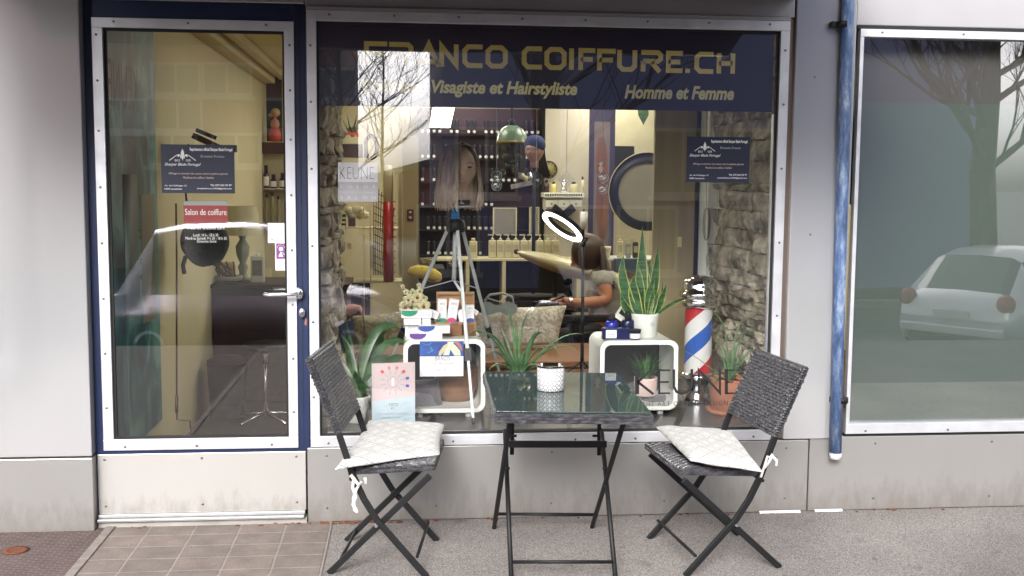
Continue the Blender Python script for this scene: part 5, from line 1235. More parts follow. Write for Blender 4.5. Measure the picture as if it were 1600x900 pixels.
for i in range(60):      # curtain over the left half of the face
    u = i/60; x1 = -.085+.080*u
    top = part+Vector((-.002, -.05+r_.uniform(-.02, .02), -.008))
    mb.tube([top, (c.x+x1*.75-.002, c.y-.098, c.z+.085), (c.x+x1, c.y-.122, c.z+.02), (c.x+x1-.012, c.y-.126, c.z-.06), (c.x+x1*1.0-.022, c.y-.105, c.z-.13), (c.x+x1*.9-.034+r_.uniform(-.008, .008), c.y-.09, c.z-r_.uniform(.15, .19))], [.003, .006, .0068, .0062, .005, .0008], 6, cap=False, flat=.6)
mb.build('wig_hair', m, wh)

# ring light on a black stand
rlg = empty('ring_light', G(912, 594, ZP), 'lit white ring light tilted on a thin black stand', 'ring light')
Yg = 1.0; c = P(879, 353.5, Yg); k_ = K(Yg); av = Vector((.80, .02, -.60)).normalized(); nn = Vector((-.60, -.25, -.76)); nn = (nn-av*nn.dot(av)).normalized(); bv = nn.cross(av)
def ringm(r0, r1, off, th, n=64):
    mb = MB(); c0 = c+nn*off
    for k in range(n):
        a = 2*math.pi*k/n; d_ = av*math.cos(a)+bv*math.sin(a)
        for q in (c0+d_*r0+nn*th/2, c0+d_*r1+nn*th/2, c0+d_*r1-nn*th/2, c0+d_*r0-nn*th/2): mb.v.append(q)
    for k in range(n):
        j = (k+1) % n
        for m_ in range(4):
            mb.f.append([k*4+m_, k*4+(m_+1) % 4, j*4+(m_+1) % 4, j*4+m_]); mb.m.append(0); mb.sm.append(False)
    return mb
ringm(.104, .129, .006, .008).build('tube', M['lamp2'], rlg); ringm(.096, .134, -.010, .022).build('housing', M['black'], rlg)
pk = P(911, 381, Yg); MB().tube([c+av*.13-nn*.012, c+av*.155-nn*.03, pk], .010, 8).ell(pk, .018, 12, 8).build('joint', M['black'], rlg)
MB().tube([pk, (pk.x+.003, Yg, 1.15-.3), (pk.x+.004, Yg, ZP+.03)], [.008, .009, .011], 12).build('pole', M['black'], rlg)
for k in range(3):
    a = rad(30+120*k); MB().tube([(pk.x+.004, Yg, ZP+.16), (pk.x+.18*math.cos(a), Yg+.18*math.sin(a), ZP+.008)], .006, 6).build('leg', M['black'], rlg)
# hanging glass ornaments
def hanger(px, py, lab, shapes):
    Yh = .28; t = empty('glass_ornament', P(px, py, Yh), lab, 'ornament'); k_ = K(Yh)
    for s_, dy in shapes:
        q = P(px, py+dy, Yh); mb = MB()
        if s_ == 'sq': mb.tube([q+Vector((13*k_*math.cos(a), 0, 13*k_*math.sin(a))) for a in [i*math.pi/2 for i in range(5)]], .0022, 6); mb.add([q+Vector((12*k_, 0, 0)), q+Vector((0, 0, 12*k_)), q-Vector((12*k_, 0, 0)), q-Vector((0, 0, 12*k_))], [(0, 1, 2, 3)])
        elif s_ == 'drop': mb.lathe([(0, 12*k_), (3*k_, 6*k_), (6.5*k_, 1*k_), (7*k_, -3*k_), (4*k_, -8*k_), (0, -9*k_)], q, 16)
        else: mb.ell(q, (8.5*k_, 5*k_, 8.5*k_), 16, 10)
        mb.build('glass_body', M['ornglass'], t)
        if s_ != 'sq': MB().tube([q+Vector((8.2*k_*math.cos(i*math.pi/10), -.002, 8.2*k_*math.sin(i*math.pi/10))) for i in range(21)], .0015, 5, cap=False).build('rim', M['ornrim'], t)
        MB().ell(q+Vector((.002, -.025 if s_ != 'sq' else -.004, -.004)), .0045, 8, 6).build('bead', M['paper'], t)
    MB().tube([P(px, py+shapes[0][1]-12, Yh), (P(px, py, Yh).x, Yh, 2.5)], .0012, 5).build('thread', M['paper'], t)
M['ornglass'] = glassmat('ornament_glass', .16, (.93, .95, .95), .05); M['ornrim'] = mat('clear_rim', (.55, .58, .58), .2)
hanger(776, 280, 'double glass drop ornament hanging left of the square ones', [('drop', -5), ('ball', 10)])
hanger(838, 280, 'square glass ornament hanging just right of the mannequin in the beanie', [('sq', 0)])
hanger(885, 281, 'fainter square glass ornament hanging before the drawer shelf', [('sq', 0)])
hanger(942, 285, 'double round glass ornament hanging before the woman print', [('ball', -8), ('ball', 10)])

# plants
def pot(name, px0, px1, pyt, pyb, Y, z0, m_, parent, rim=True, taper=.75, wt=.008):
    x0, x1 = P(px0, pyt, Y).x, P(px1, pyt, Y).x; r = (x1-x0)/2; cx = (x0+x1)/2; h = P((px0+px1)/2, pyt, Y).z-z0
    pr = [(r*taper*.9, 0), (r*taper, .004), (r*.99, h*.93), (r*1.0, h), (r-wt, h), (r-wt, h*.88), (0, h*.88)]
    if rim: pr = [(r*taper*.9, 0), (r*taper, .004), (r*.93, h*.74), (r*1.03, h*.75), (r*1.03, h), (r-wt, h), (r-wt, h*.85), (0, h*.85)]
    MB().lathe(pr, (cx, Y, z0), 32).build(name, m_, parent, bevel=0)
    MB().lathe([(r-wt-.001, h*.885), (0, h*.90)], (cx, Y, z0), 24, cap=False).build('soil', M['soil'], parent)
    return Vector((cx, Y, z0+h*.88)), r, h
# snake plant
Ys = .42; sp = empty('snake_plant', (P(1002, 524, Ys).x, Ys, ztR), 'tall banded snake plant with yellow edged leaves in a white pot', 'plant')
sc, sr, sh = pot('pot', 985, 1029, 489, 524, Ys, ztR, M['white'], sp, rim=False, taper=.86)
mb = MB(); q = P(1017, 507, Ys-sr); mb.tube([(sc.x+.028+.011*math.cos(a), sc.y-sr*.945-.0, q.z+.009*math.sin(a)) for a in [i*math.pi/8 for i in range(17)]], .0008, 5, cap=False); textmesh('X', mb, sc.x+.023, q.z-.005, sc.x+.033, q.z+.005, sc.y-sr*.95); o_ = mb.build('pot_emblem', M['gtext'], sp)
for v in o_.data.vertices: v.co.y = sc.y-math.sqrt(max(0, (sr*.985)**2-(v.co.x-sc.x)**2))-.0006
def sleaf(x0, tip, mid=None, w=.022, yoff=0, lean=0):
    p0 = sc+Vector((x0, yoff, -.02)); t_ = P(tip[0], tip[1], Ys+lean); m_ = P(mid[0], mid[1], Ys+lean*.6) if mid else (p0+t_)/2+Vector(((t_.x-p0.x)*.15, 0, .01))
    pts = []; n = 10
    for i in range(n+1):
        u = i/n; pts.append(p0*(1-u)**2+(m_*2-(p0+t_)/2)*2*u*(1-u)+t_*u*u)
    tw = Vector((1, .25*(1 if x0 > 0 else -1)+yoff*6, 0)); ws = [w*(.55+.45*math.sin(math.pi*min(1, (i/n)*1.15)) if i < n else 0.02)*(1-(i/n)**5) for i in range(n+1)]
    mb = MB(); mb.leaf(pts, ws, .30, side=tw); o = mb.build('leaf', M['snake'], sp)
    e = MB()
    for sg in (-1, 1):
        L = [mb.v[i*3+(0 if sg < 0 else 2)] for i in range(n+1)]; Q = [l+(l-mb.v[i*3+1])*.22 for i, l in enumerate(L)]
        for i in range(n): e.add([L[i]+Vector((0, -.0004, 0)), L[i+1]+Vector((0, -.0004, 0)), Q[i+1], Q[i]], [(0, 1, 2, 3)])
    e.smooth = True; e.build('leaf_edge', M['snake_edge'], o)
for a in ((-.012, (1004, 352), (1003, 430), .026, .01, .02), (.012, (1028, 384), (1022, 440), .024, .005, 0), (-.03, (975, 397), (975, 445), .024, 0, 0), (-.02, (991, 430), (991, 460), .026, -.02, -.02), (.0, (1010, 408), (1008, 450), .026, .02, .02),
          (.02, (1024, 430), (1014, 462), .021, -.02, -.02), (-.035, (970, 456), (978, 480), .018, -.015, -.02), (.035, (1041, 443), (1032, 470), .018, 0, 0), (.02, (1030, 452), (1022, 476), .013, -.03, -.03), (.028, (1035, 438), (1031, 470), .010, .01, .01),
          (.0, (1018, 400), (1013, 452), .022, .025, .03), (.03, (1094, 466), (1058, 470), .010, -.02, -.05), (-.008, (996, 410), (1000, 450), .020, .012, .01), (.01, (1021, 448), (1018, 470), .012, -.035, -.03)):
    sleaf(a[0], a[1], a[2], a[3], a[4], a[5])
# grassy plant in a pink pot inside the right cube
gp = empty('grassy_plant', P(1008, 617, .45), 'grassy green plant in a pale pink pot inside the right cube', 'plant')
gc, gr, gh = pot('pot', 991, 1027, 589, 617, .40, P(1008, 617, .40).z, mat('pale_pink_pot', (.58, .42, .37), .6), gp, rim=False, taper=.92)
r_ = random.Random(8); mb = MB()
for i in range(110):
    a = r_.uniform(0, 6.28); rr0 = r_.uniform(0, gr*.6); p0 = gc+Vector((rr0*math.cos(a), rr0*math.sin(a), 0)); l = r_.uniform(.07, .16); sp_ = r_.uniform(.1, .75)
    d_ = Vector((math.cos(a)*sp_, math.sin(a)*sp_*.6, 1)).normalized(); p2 = p0+d_*l+Vector((math.cos(a)*.02, 0, -.02*sp_)); p2.z = min(p2.z, ztR-.03)
    mb.leaf([p0, p0+d_*l*.55, p2], [.003, .0035, .0004], .3)
mb.build('blades', M['grassleaf'], gp, kind='stuff')
# blue bottles and boxes on the right cube
zz = ztR+.001
def bbot(px0, px1, pyt, Y, m_, lab, pumpy=True):
    x0, x1 = P(px0, 510, Y).x, P(px1, 510, Y).x; r = (x1-x0)/2; cx = (x0+x1)/2; h = P(px0, pyt, Y).z-zz; t = empty('blue_bottle', (cx, Y, zz), lab, 'bottle')
    MB().lathe([(r, 0), (r, h*.60), (r*.8, h*.68), (r*.5, h*.7)], (cx, Y, zz), 24).build('body', m_, t); MB().lathe([(r*.55, h*.7), (r*.5, h*.92), (r*.25, h)], (cx, Y, zz), 16).build('cap', M['blackm'], t)
    lb = MB().lathe([(r*1.015, .004), (r*1.015, h*.27)], (cx, Y, zz), 24, cap=False).build('label', M['paper'], t); return t
bbot(946, 966, 490, .40, mat('bright_blue_plastic', (.01, .02, .30), .2), 'bright blue bottle with a white label, left on the right cube')
bbot(971, 991, 486, .40, mat('deep_blue_plastic', (.008, .01, .045), .2), 'deep navy bottle with a pump between the blue one and the white pot')
t = empty('black_white_box', P(972, 500, .52), 'tilted white and black carton behind the blue bottles', 'box'); a = P(958, 500, .5); q = P(974, 490, .5)
Rm = Matrix.Translation(q) @ Matrix.Rotation(.6, 4, 'Y') @ Matrix.Translation(-q)
MB().box((q.x-.03, .5, q.z-.04), (q.x+.03, .52, q.z+.035)).xf(Rm).build('carton', M['white'], t); MB().box((q.x-.022, .498, q.z-.012), (q.x+.022, .4995, q.z+.03)).xf(Rm).build('print', M['blackm'], t)
t = empty('navy_box', P(965, 528, .34), 'navy carton with a white label lying at the front of the right cube', 'box'); a = P(942, 529, .31); b = P(984, 513, .31)
MB().box((a.x, .31, zz), (b.x, .35, b.z)).build('carton', M['bluejar'], t, bevel=.001); MB().box((a.x+.015, .3085, zz+.008), (a.x+.07, .3095, b.z-.008)).build('label', M['paper'], t)
mb = MB(); textmesh('KEUNE', mb, a.x+.028, zz+.022, a.x+.058, zz+.029, .308); textmesh('CARE LINE', mb, a.x+.022, zz+.013, a.x+.064, zz+.018, .308); mb.build('label_text', M['btext'], t)
t = empty('round_jar', P(992, 529, .33), 'low round black jar with a white label in front of the snake plant pot', 'jar'); q = P(992, 529, .33); r = 9*K(.33)
MB().lathe([(r, 0), (r, .035)], (q.x, .33, zz), 24).build('body', M['bluejar'], t); MB().lathe([(r*1.06, .0355), (r*1.06, .05)], (q.x, .33, zz), 24).build('lid', M['blackm'], t); MB().lathe([(r*1.02, .005), (r*1.02, .03)], (q.x, .33, zz), 24, cap=False).build('label', M['paper'], t)
# barber pole
Yp = .62; bp = empty('barber_pole', (P(1091, 620, Yp).x, Yp, ZP), 'red white and blue barber pole with chrome ends on the platform', 'barber pole')
k_ = K(Yp); cx = P(1091, 530, Yp).x; z_ = lambda py: P(1091, py, Yp).z
m, n, b = newmat('barber_stripes'); b.inputs['Roughness'].default_value = .12; b.inputs['Coat Weight'].default_value = .5
tc = N(n, 'ShaderNodeTexCoord'); sx = N(n, 'ShaderNodeSeparateXYZ'); n.links.new(tc.outputs['Object'], sx.inputs[0])
dx = N(n, 'ShaderNodeMath', operation='SUBTRACT'); dx.inputs[1].default_value = cx; dy = N(n, 'ShaderNodeMath', operation='SUBTRACT'); dy.inputs[1].default_value = Yp
n.links.new(sx.outputs[0], dx.inputs[0]); n.links.new(sx.outputs[1], dy.inputs[0])
at = N(n, 'ShaderNodeMath', operation='ARCTAN2'); n.links.new(dy.outputs[0], at.inputs[0]); n.links.new(dx.outputs[0], at.inputs[1])
tu = N(n, 'ShaderNodeMath', operation='DIVIDE'); tu.inputs[1].default_value = 2*math.pi; n.links.new(at.outputs[0], tu.inputs[0])
pitch = .40
zs_ = N(n, 'ShaderNodeMath', operation='DIVIDE'); zs_.inputs[1].default_value = -pitch; n.links.new(sx.outputs[2], zs_.inputs[0])
ad = N(n, 'ShaderNodeMath', operation='ADD'); n.links.new(tu.outputs[0], ad.inputs[0]); n.links.new(zs_.outputs[0], ad.inputs[1])
ad2 = N(n, 'ShaderNodeMath', operation='ADD'); ad2.inputs[1].default_value = 0.0; n.links.new(ad.outputs[0], ad2.inputs[0]); POLE_PHASE = ad2
fr_ = N(n, 'ShaderNodeMath', operation='FRACT'); n.links.new(ad2.outputs[0], fr_.inputs[0])
cr = N(n, 'ShaderNodeValToRGB'); cr.color_ramp.interpolation = 'CONSTANT'; e = cr.color_ramp.elements; e[0].position = 0; e[0].color = (.72, .73, .7, 1); e[1].position = .25; e[1].color = (.02, .10, .42, 1)
k = e.new(.5); k.color = (.72, .73, .7, 1); k = e.new(.75); k.color = (.48, .03, .04, 1)
n.links.new(fr_.outputs[0], cr.inputs[0]); n.links.new(cr.outputs[0], b.inputs['Base Color'])
ad2.inputs[1].default_value = .56 
MB().lathe([(22*k_, z_(582)), (22*k_, z_(474))], (cx, Yp, 0), 40, cap=False).build('striped_cylinder', m, bp)
MB().lathe([(25*k_, z_(480)), (30*k_, z_(474)), (30*k_, z_(468)), (27*k_, z_(466)), (31*k_, z_(463)), (31*k_, z_(457)), (27*k_, z_(454)), (27*k_, z_(446)), (24.5*k_, z_(438)), (18*k_, z_(433)), (8*k_, z_(430.5)), (0, z_(430))], (cx, Yp, 0), 40).build('chrome_cap', M['chrome'], bp)
MB().lathe([(27*k_, ZP-.0), (29*k_, ZP+.012), (22*k_, ZP+.04), (20*k_, z_(598)), (27*k_, z_(592)), (29*k_, z_(586)), (24*k_, z_(580))], (cx, Yp, 0), 40).build('chrome_base', M['chrome'], bp)
# terracotta pot with a spidery plant, right
tpn = empty('potted_aloe', (P(1142, 652, .33).x, .33, ZP), 'spidery succulent in a terracotta pot at the right end of the platform', 'plant')
tc_, tr, th = pot('pot', 1111, 1168, 590, 651, .33, ZP, M['terracotta'], tpn, rim=False, taper=.97)
MB().lathe([(tr*1.15, ZP), (tr*1.2, ZP+.02)], (tc_.x, .33, 0), 32, cap=True).build('saucer', M['terracotta'], tpn)
def blade(root, c, tip, mid, w, m_, Yt, nm='leaf', fold=.5, n=9, thick=True):
    p0 = Vector(c); t_ = P(tip[0], tip[1], Yt); m2 = P(mid[0], mid[1], (Yt+p0.y)/2); mb = MB()
    cm = m2*2-(p0+t_)/2; pts = [p0*(1-u)**2+cm*2*u*(1-u)+t_*u*u for u in [i/n for i in range(n+1)]]
    if thick: mb.tube(pts, [max(.0006, w*(1-.85*(i/n)**1.3)) for i in range(n+1)], 7, flat=.45)
    else: mb.leaf(pts, [max(.0005, w*math.sin(math.pi*(.12+.86*i/n))) for i in range(n+1)], .3, side=(t_-p0).cross(Vector((.25, -1, .35))))
    return mb.build(nm, m_, root)
for tip, mid, w, Yt in (((1113, 487), (1133, 520), .006, .3), ((1183, 495), (1166, 540), .006, .3), ((1165, 497), (1150, 525), .006, .36), ((1190, 520), (1160, 525), .007, .25), ((1128, 540), (1136, 560), .01, .28), ((1200, 540), (1170, 548), .007, .4), ((1060, 545), (1090, 560), .006, .3),
                        ((1100, 585), (1120, 590), .012, .22), ((1115, 598), (1125, 590), .014, .22), ((1175, 590), (1155, 580), .010, .25), ((1135, 548), (1140, 570), .011, .33), ((1148, 545), (1146, 570), .009, .33), ((1120, 520), (1130, 560), .007, .35), ((1172, 560), (1156, 570), .008, .3), ((1158, 515), (1152, 560), .006, .4)):
    blade(tpn, tc_+Vector((random.uniform(-.01, .01), 0, -.005)), tip, mid, w, M['aloe'], Yt)
# aloe in the middle behind the table
al = empty('potted_aloe', (P(810, 590, .55).x, .55, ZP), 'large pale green aloe with arching leaves behind the table', 'plant')
ac, ar, ah = pot('pot', 788, 838, 583, 622, .55, ZP, mat('dark_pot', (.03, .03, .03), .5), al, rim=True)
for tip, mid, w, Yt in (((795, 477), (803, 530), .012, .5), ((830, 480), (812, 530), .012, .5), ((806, 500), (808, 540), .016, .55), ((744, 530), (775, 528), .016, .35), ((722, 536), (760, 520), .015, .3), ((757, 560), (780, 552), .018, .35), ((875, 560), (840, 520), .016, .3), ((910, 522), (865, 535), .014, .5),
                        ((905, 548), (860, 545), .013, .4), ((850, 545), (835, 550), .015, .4), ((777, 545), (793, 560), .019, .4), ((764, 578), (785, 570), .018, .35), ((850, 578), (830, 570), .018, .35), ((835, 520), (822, 550), .013, .5), ((783, 510), (796, 545), .012, .6), ((880, 535), (850, 545), .011, .6), ((820, 548), (815, 565), .02, .45), ((870, 584), (840, 573), .015, .4)):
    blade(al, ac+Vector((random.uniform(-.015, .015), random.uniform(-.01, .01), -.01)), tip, mid, w, M['aloe'], Yt)
# big leafy plant, left, in a white pot; orchid
lp = empty('leafy_plant', (P(560, 665, .22).x, .22, ZP), 'big dark green leafy plant in a white patterned pot behind the left chair', 'plant')
lc, lr, lh = pot('pot', 537, 579, 618, 668, .22, ZP, mat('white_embossed_pot', (.62, .64, .58), .6, 0, var=.05, bump=.8, bs=30), lp, rim=False, taper=.74)
for tip, mid, w, Yt in (((640, 535), (590, 515), .022, .35), ((645, 545), (600, 540), .02, .4), ((625, 500), (590, 530), .016, .5), ((532, 520), (548, 560), .02, .35), ((515, 560), (535, 575), .022, .3), ((540, 500), (550, 550), .010, .4), ((610, 560), (585, 570), .030, .3), ((600, 545), (580, 560), .032, .45), ((590, 590), (575, 595), .026, .25),
                        ((525, 600), (540, 595), .028, .2), ((620, 575), (595, 580), .022, .35), ((566, 530), (562, 570), .018, .5), ((635, 560), (605, 568), .024, .5), ((555, 580), (556, 600), .03, .15), ((580, 610), (568, 605), .028, .15), ((530, 630), (543, 610), .025, .12), ((600, 525), (585, 560), .018, .4)):
    blade(lp, lc, tip, mid, w, M['leaf'], Yt, thick=False)
for x_, t_ in ((565, 452), (551, 556)): MB().tube([P(x_+15, 640, .3), P(x_+7, 550, .33), P(x_, t_+10, .36)], .003, 6).build('stake', M['black'], lp)
mb = MB(); q = P(540, 560, .5)
MB().add([P(528, 505, .55), P(552, 500, .55), P(552, 550, .55), P(534, 552, .55)], [(0, 3, 2, 1)]).build('navy_card', mat('navy_card_back', (.02, .03, .09), .6), label='navy card leaning against the left stone wall behind the leaves', cat='card')
mb = MB(); mb.tube([P(516, 520, .5), P(525, 508, .5), P(537, 502, .5)], [.006, .012, .008], 8); mb.build('white_brush', M['paper'], label='white bristled brush head above the navy card', cat='brush')
orc = empty('orchid', P(648, 520, .7), 'pale yellow orchid in bloom behind the white cartons', 'orchid')
M['petal'] = mat('yellow_green_petal', (.62, .60, .34), .5, 0, var=.15, vs=30)
mb = MB(); r_ = random.Random(2); st_ = MB(); ce = MB()
for px, py, s_ in ((633, 480, 1), (655, 479, 1.1), (662, 478, 1), (645, 470, .9), (652, 464, .9), (638, 468, .8), (660, 468, .8), (645, 457, .55), (656, 455, .5), (634, 456, .45), (655, 446, .4), (629, 448, .35)):
    q = P(px, py, .66+r_.uniform(-.03, .03)); R0 = 8.5*s_*K(.66)
    for k in range(5):
        a = rad(90+72*k+r_.uniform(-8, 8)); d_ = Vector((math.cos(a), -.15, math.sin(a))); mb.ell(q+d_*R0*.75, (R0*.62, R0*.18, R0*.62), 8, 6)
    ce.ell(q+Vector((0, -R0*.35, -R0*.15)), R0*.3, 8, 6)
mb.build('petals', M['petal'], orc); ce.build('flower_centres', mat('maroon_centre', (.3, .06, .04), .5), orc)
st_.tube([P(648, 540, .7), P(640, 490, .7), P(630, 450, .7), P(628, 440, .7)], .003, 6).tube([P(652, 540, .7), P(664, 480, .7), P(656, 445, .7), P(650, 438, .7)], .003, 6); st_.build('stem', M['leaf'], orc)
q = P(650, 560, .7); MB().lathe([(.04, ZP-.0), (.055, ZP+.12)], (q.x, .7, 0), 20).build('pot', M['white'], orc)
# clear plastic bag on the bench
cb = empty('plastic_bag', P(800, 480, 1.6), 'crumpled clear plastic bag on top of the grey cushion', 'bag')
mb = MB(); mb.tube([P(757, 470, 1.7), P(765, 461, 1.7), P(785, 458, 1.7), P(800, 464, 1.7), P(803, 474, 1.7), P(780, 479, 1.7), P(760, 476, 1.7)], .008, 7); mb.tube([P(762, 466, 1.68), P(782, 472, 1.68), P(795, 460, 1.68)], .005, 6)
mb.build('handles', mat('grey_plastic', (.34, .36, .34), .35), cb)
mb = MB(); mb.smooth = True; n_ = 8
for j in range(4):
    for i in range(n_+1):
        q = P(752+56*i/n_, 474+j*5.5-3*math.sin(i*1.3+j), 1.66-.015*math.sin(i*2.1+j)); mb.v.append(q)
for j in range(3):
    for i in range(n_):
        a = j*(n_+1)+i; mb.f.append([a, a+n_+1, a+n_+2, a+1]); mb.m.append(0); mb.sm.append(True)
mb.build('sheet', mat('grey_green_plastic', (.32, .38, .34), .3), cb)
# ---------------------------------------------------------------- people
def skinned(name, chains, m_, parent=None, sub=2, **kw):
    """chains: lists of (point, radius); a chain may start at a named joint ('j', name)"""
    me = bpy.data.meshes.new(name); vs, es, rs = [], [], []; names = {}
    for ch in chains:
        prev = None
        for it in ch:
            if isinstance(it, str): prev = names[it]; continue
            p, r = it[0], it[1]; vs.append(tuple(p)); rs.append(r if isinstance(r, tuple) else (r, r)); i = len(vs)-1
            if len(it) > 2: names[it[2]] = i
            if prev is not None: es.append((prev, i))
            prev = i
    me.from_pydata(vs, es, []); o = bpy.data.objects.new(name, me); C.objects.link(o)
    md = o.modifiers.new('s', 'SKIN'); md.use_smooth_shade = True
    for i, r in enumerate(rs): me.skin_vertices[0].data[i].radius = r; me.skin_vertices[0].data[i].use_root = (i == 0)
    ms = o.modifiers.new('u', 'SUBSURF'); ms.levels = sub; ms.render_levels = sub
    dg = bpy.context.evaluated_depsgraph_get(); m2 = bpy.data.meshes.new_from_object(o.evaluated_get(dg))
    vv = [v.co.copy() for v in m2.vertices]; ff = [tuple(p.vertices) for p in m2.polygons]
    bpy.data.objects.remove(o); bpy.data.meshes.remove(m2)
    mb = MB(); mb.smooth = True; mb.add(vv, ff); return mb
def V3(*a): return Vector(a)
def arm_hand(mb_ch, wrist, dirv, up, s=1.0):
    d = dirv.normalized(); sd = d.cross(up).normalized(); u2 = sd.cross(d)
    out = []
    for k, (o_, L) in enumerate(((-.03, .070), (-.010, .078), (.010, .074), (.030, .058))):
        b0 = wrist+d*.075*s+sd*o_*s; out.append([(wrist+d*.03*s+sd*o_*.5*s, .013*s), (b0, .0095*s), (b0+(d*.55+u2*-.25).normalized()*L*.5*s, .0082*s), (b0+(d*.55+u2*-.25).normalized()*L*.5*s+(d*.3+u2*-.75).normalized()*L*.45*s, .0068*s)])
    out.append([(wrist+d*.025*s+sd*-.02*s, .013*s), (wrist+d*.05*s-sd*.05*s, .0105*s), (wrist+d*.085*s-sd*.06*s-u2*.015*s, .008*s)])
    return out
Yp_ = 2.75
wom = empty('person', (P(935, 500, Yp_).x, Yp_, .02), 'seated person with long brown hair in a pale marbled top holding a phone', 'person')
q = lambda x, y, dy=0: P(x, y, Yp_+dy)
hip = q(948, 520); chest = q(942, 452); neck = q(934, 415); hd_ = q(914, 400)
chains = [[(hip, .15, 'hip'), (q(950, 486), .135), (chest, (.12, .14), 'chest'), (q(938, 424), .07), (neck, .045), (q(924, 408), .05)],
          ['chest', (q(940, 434, -.16), .062), (q(950, 470, -.22), .050), (q(905, 474, -.28), .037), (q(884, 469, -.28), .026, 'wr')],
          ['chest', (q(940, 434, .17), .06), (q(935, 470, .2), .045), (q(895, 476, .05), .035), (q(876, 474, -.1), .025)],
          ['hip', (q(930, 528, -.12), .09), (q(850, 530, -.14), .075), (q(850, 585, -.12), .05), (q(852, 640, -.1), .035)],
          ['hip', (q(930, 528, .12), .09), (q(858, 532, .12), .075), (q(860, 585, .12), .05), (q(862, 640, .12), .035)]]
wr_ = q(884, 469, -.28)
chains += [['wr']+c_ for c_ in arm_hand(None, wr_, V3(-1, -.05, .12), V3(0, 0, 1))]
body = skinned('body', chains, None)
hb_ = len(body.v); head(body, hd_, .225, yaw=math.radians(-90), tilt=0)
Rh = Matrix.Translation(hd_) @ Matrix.Rotation(rad(-28), 4, 'Y') @ Matrix.Translation(-hd_); body.xf(Rh, hb_)
body.build('body', mat('sunlit_skin', (.45, .19, .10), .5, 0, var=.08, vs=12), wom)
marble = mat('marbled_blouse', (.52, .51, .45), .8, 0, var=.3, vs=14, bump=.4, bs=18, var2=(.22, .23, .19))
cl = skinned('top', [[(q(950, 512), .165, 'h'), (q(950, 486), .15), (chest, (.135, .155), 'c'), (q(940, 426), .085)],
                     ['c', (q(941, 436, -.16), .078), (q(944, 452, -.20), .076)], ['c', (q(941, 436, .17), .075), (q(938, 455, .2), .07)]], None)
cl.build('blouse', marble, wom)
tr_ = skinned('t', [[(hip, .16, 'h'), (q(930, 528, -.12), .098), (q(850, 530, -.14), .083), (q(850, 585, -.12), .06), (q(852, 630, -.1), .05)], ['h', (q(930, 528, .12), .098), (q(858, 532, .12), .083), (q(860, 585, .12), .06), (q(862, 630, .12), .05)]], None)
tr_.build('trousers', M['blackm'], wom)
mb = MB(); mb.smooth = True; mb.ell(hd_+V3(.022, -.008, .032), (.125, .12, .135), 20, 12)
r_ = random.Random(6)
for i in range(150):
    dy = r_.uniform(-.10, .10); st0 = hd_+V3(r_.uniform(-.06, .06), dy*.5, .11)
    a1_ = hd_+V3(.09+r_.uniform(0, .04), dy, .06); a2_ = q(944+r_.uniform(-4, 10), 425, dy*1.1-.05); a3_ = q(953+r_.uniform(-7, 8), 446+r_.uniform(-6, 8), dy-.1)
    mb.tube([st0, a1_, a2_, a3_], [.006, .009, .008, .0015], 5, cap=False)
mb.build('hair', M['hair'], wom)
mb = MB(); wv = q(891, 471, -.28); mb.lathe([(.030, -.014), (.032, 0), (.030, .014)], wv, 16, axis='x', cap=False); mb.ell(wv+V3(0, -.03, .004), (.014, .006, .014), 10, 6); mb.build('wrist_watch', M['steel'], wom)
ph = MB(); pc_ = q(866, 468, -.30); ph.obox(pc_, (.035, 0, .012), (0, .004, 0), (-.02, 0, .06)); 
ph = MB(); ph.obox(pc_, (.065, 0, .028), (0, .035, 0), (-.002, 0, .005)); ph.build('phone', M['black'], label='dark phone held by the seated person', cat='phone')
sc_ = empty('salon_chair', q(935, 620), 'black padded salon chair under the person with the phone', 'chair')
MB().box((q(890, 500).x, Yp_-.26, .44), (q(975, 500).x, Yp_+.26, .54)).build('seat', M['black'], sc_, bevel=.03)
MB().box((q(972, 500).x, Yp_-.25, .50), (q(982, 500).x, Yp_+.25, .80)).build('backrest', M['black'], sc_, bevel=.03)
for s_ in (-1, 1): MB().box((q(868, 500).x, Yp_+s_*.30-.03, .62), (q(965, 500).x, Yp_+s_*.30+.03, .67)).box((q(880, 500).x, Yp_+s_*.30-.028, .45), (q(895, 500).x, Yp_+s_*.30+.028, .619)).build('armrest', M['black'], sc_, bevel=.01)
MB().lathe([(.26, .02), (.26, .04), (.04, .06), (.035, .44)], (q(935, 500).x, Yp_, 0), 24).build('base', M['chrome'], sc_)
# second person, half hidden at the left
Y2 = 2.5; q2 = lambda x, y, dy=0: P(x, y, Y2+dy)
man = empty('person', (q2(515, 600).x, Y2, .02), 'seated person in a grey jacket beside the left stone wall, hand hanging down', 'person')
hd2 = q2(505, 398); ch = [[(q2(498, 560), .16, 'hip'), (q2(500, 500), .14), (q2(503, 458), (.14, .16), 'chest'), (q2(504, 432), .07), (q2(505, 418), .05), (q2(505, 410), .05)],
      ['chest', (q2(508, 448, -.2), .065), (q2(522, 500, -.22), .052), (q2(548, 482, -.28), .04), (q2(557, 474, -.3), .028, 'wr')],
      ['hip', (q2(520, 565, -.1), .09), (q2(580, 560, -.1), .075), (q2(582, 610, -.1), .05)], ['hip', (q2(520, 565, .1), .09), (q2(580, 560, .12), .075), (q2(582, 610, .12), .05)],
      ['chest', (q2(508, 448, .2), .065), (q2(518, 500, .22), .052), (q2(545, 500, .1), .04)]]
ch += [['wr']+c_ for c_ in arm_hand(None, q2(557, 474, -.3), V3(.5, 0, -.8), V3(.8, 0, .5))]
b2_ = skinned('body', ch, None); hb_ = len(b2_.v); head(b2_, hd2, .23, yaw=math.radians(80)); b2_.build('body', bpy.data.materials['sunlit_skin'], man)
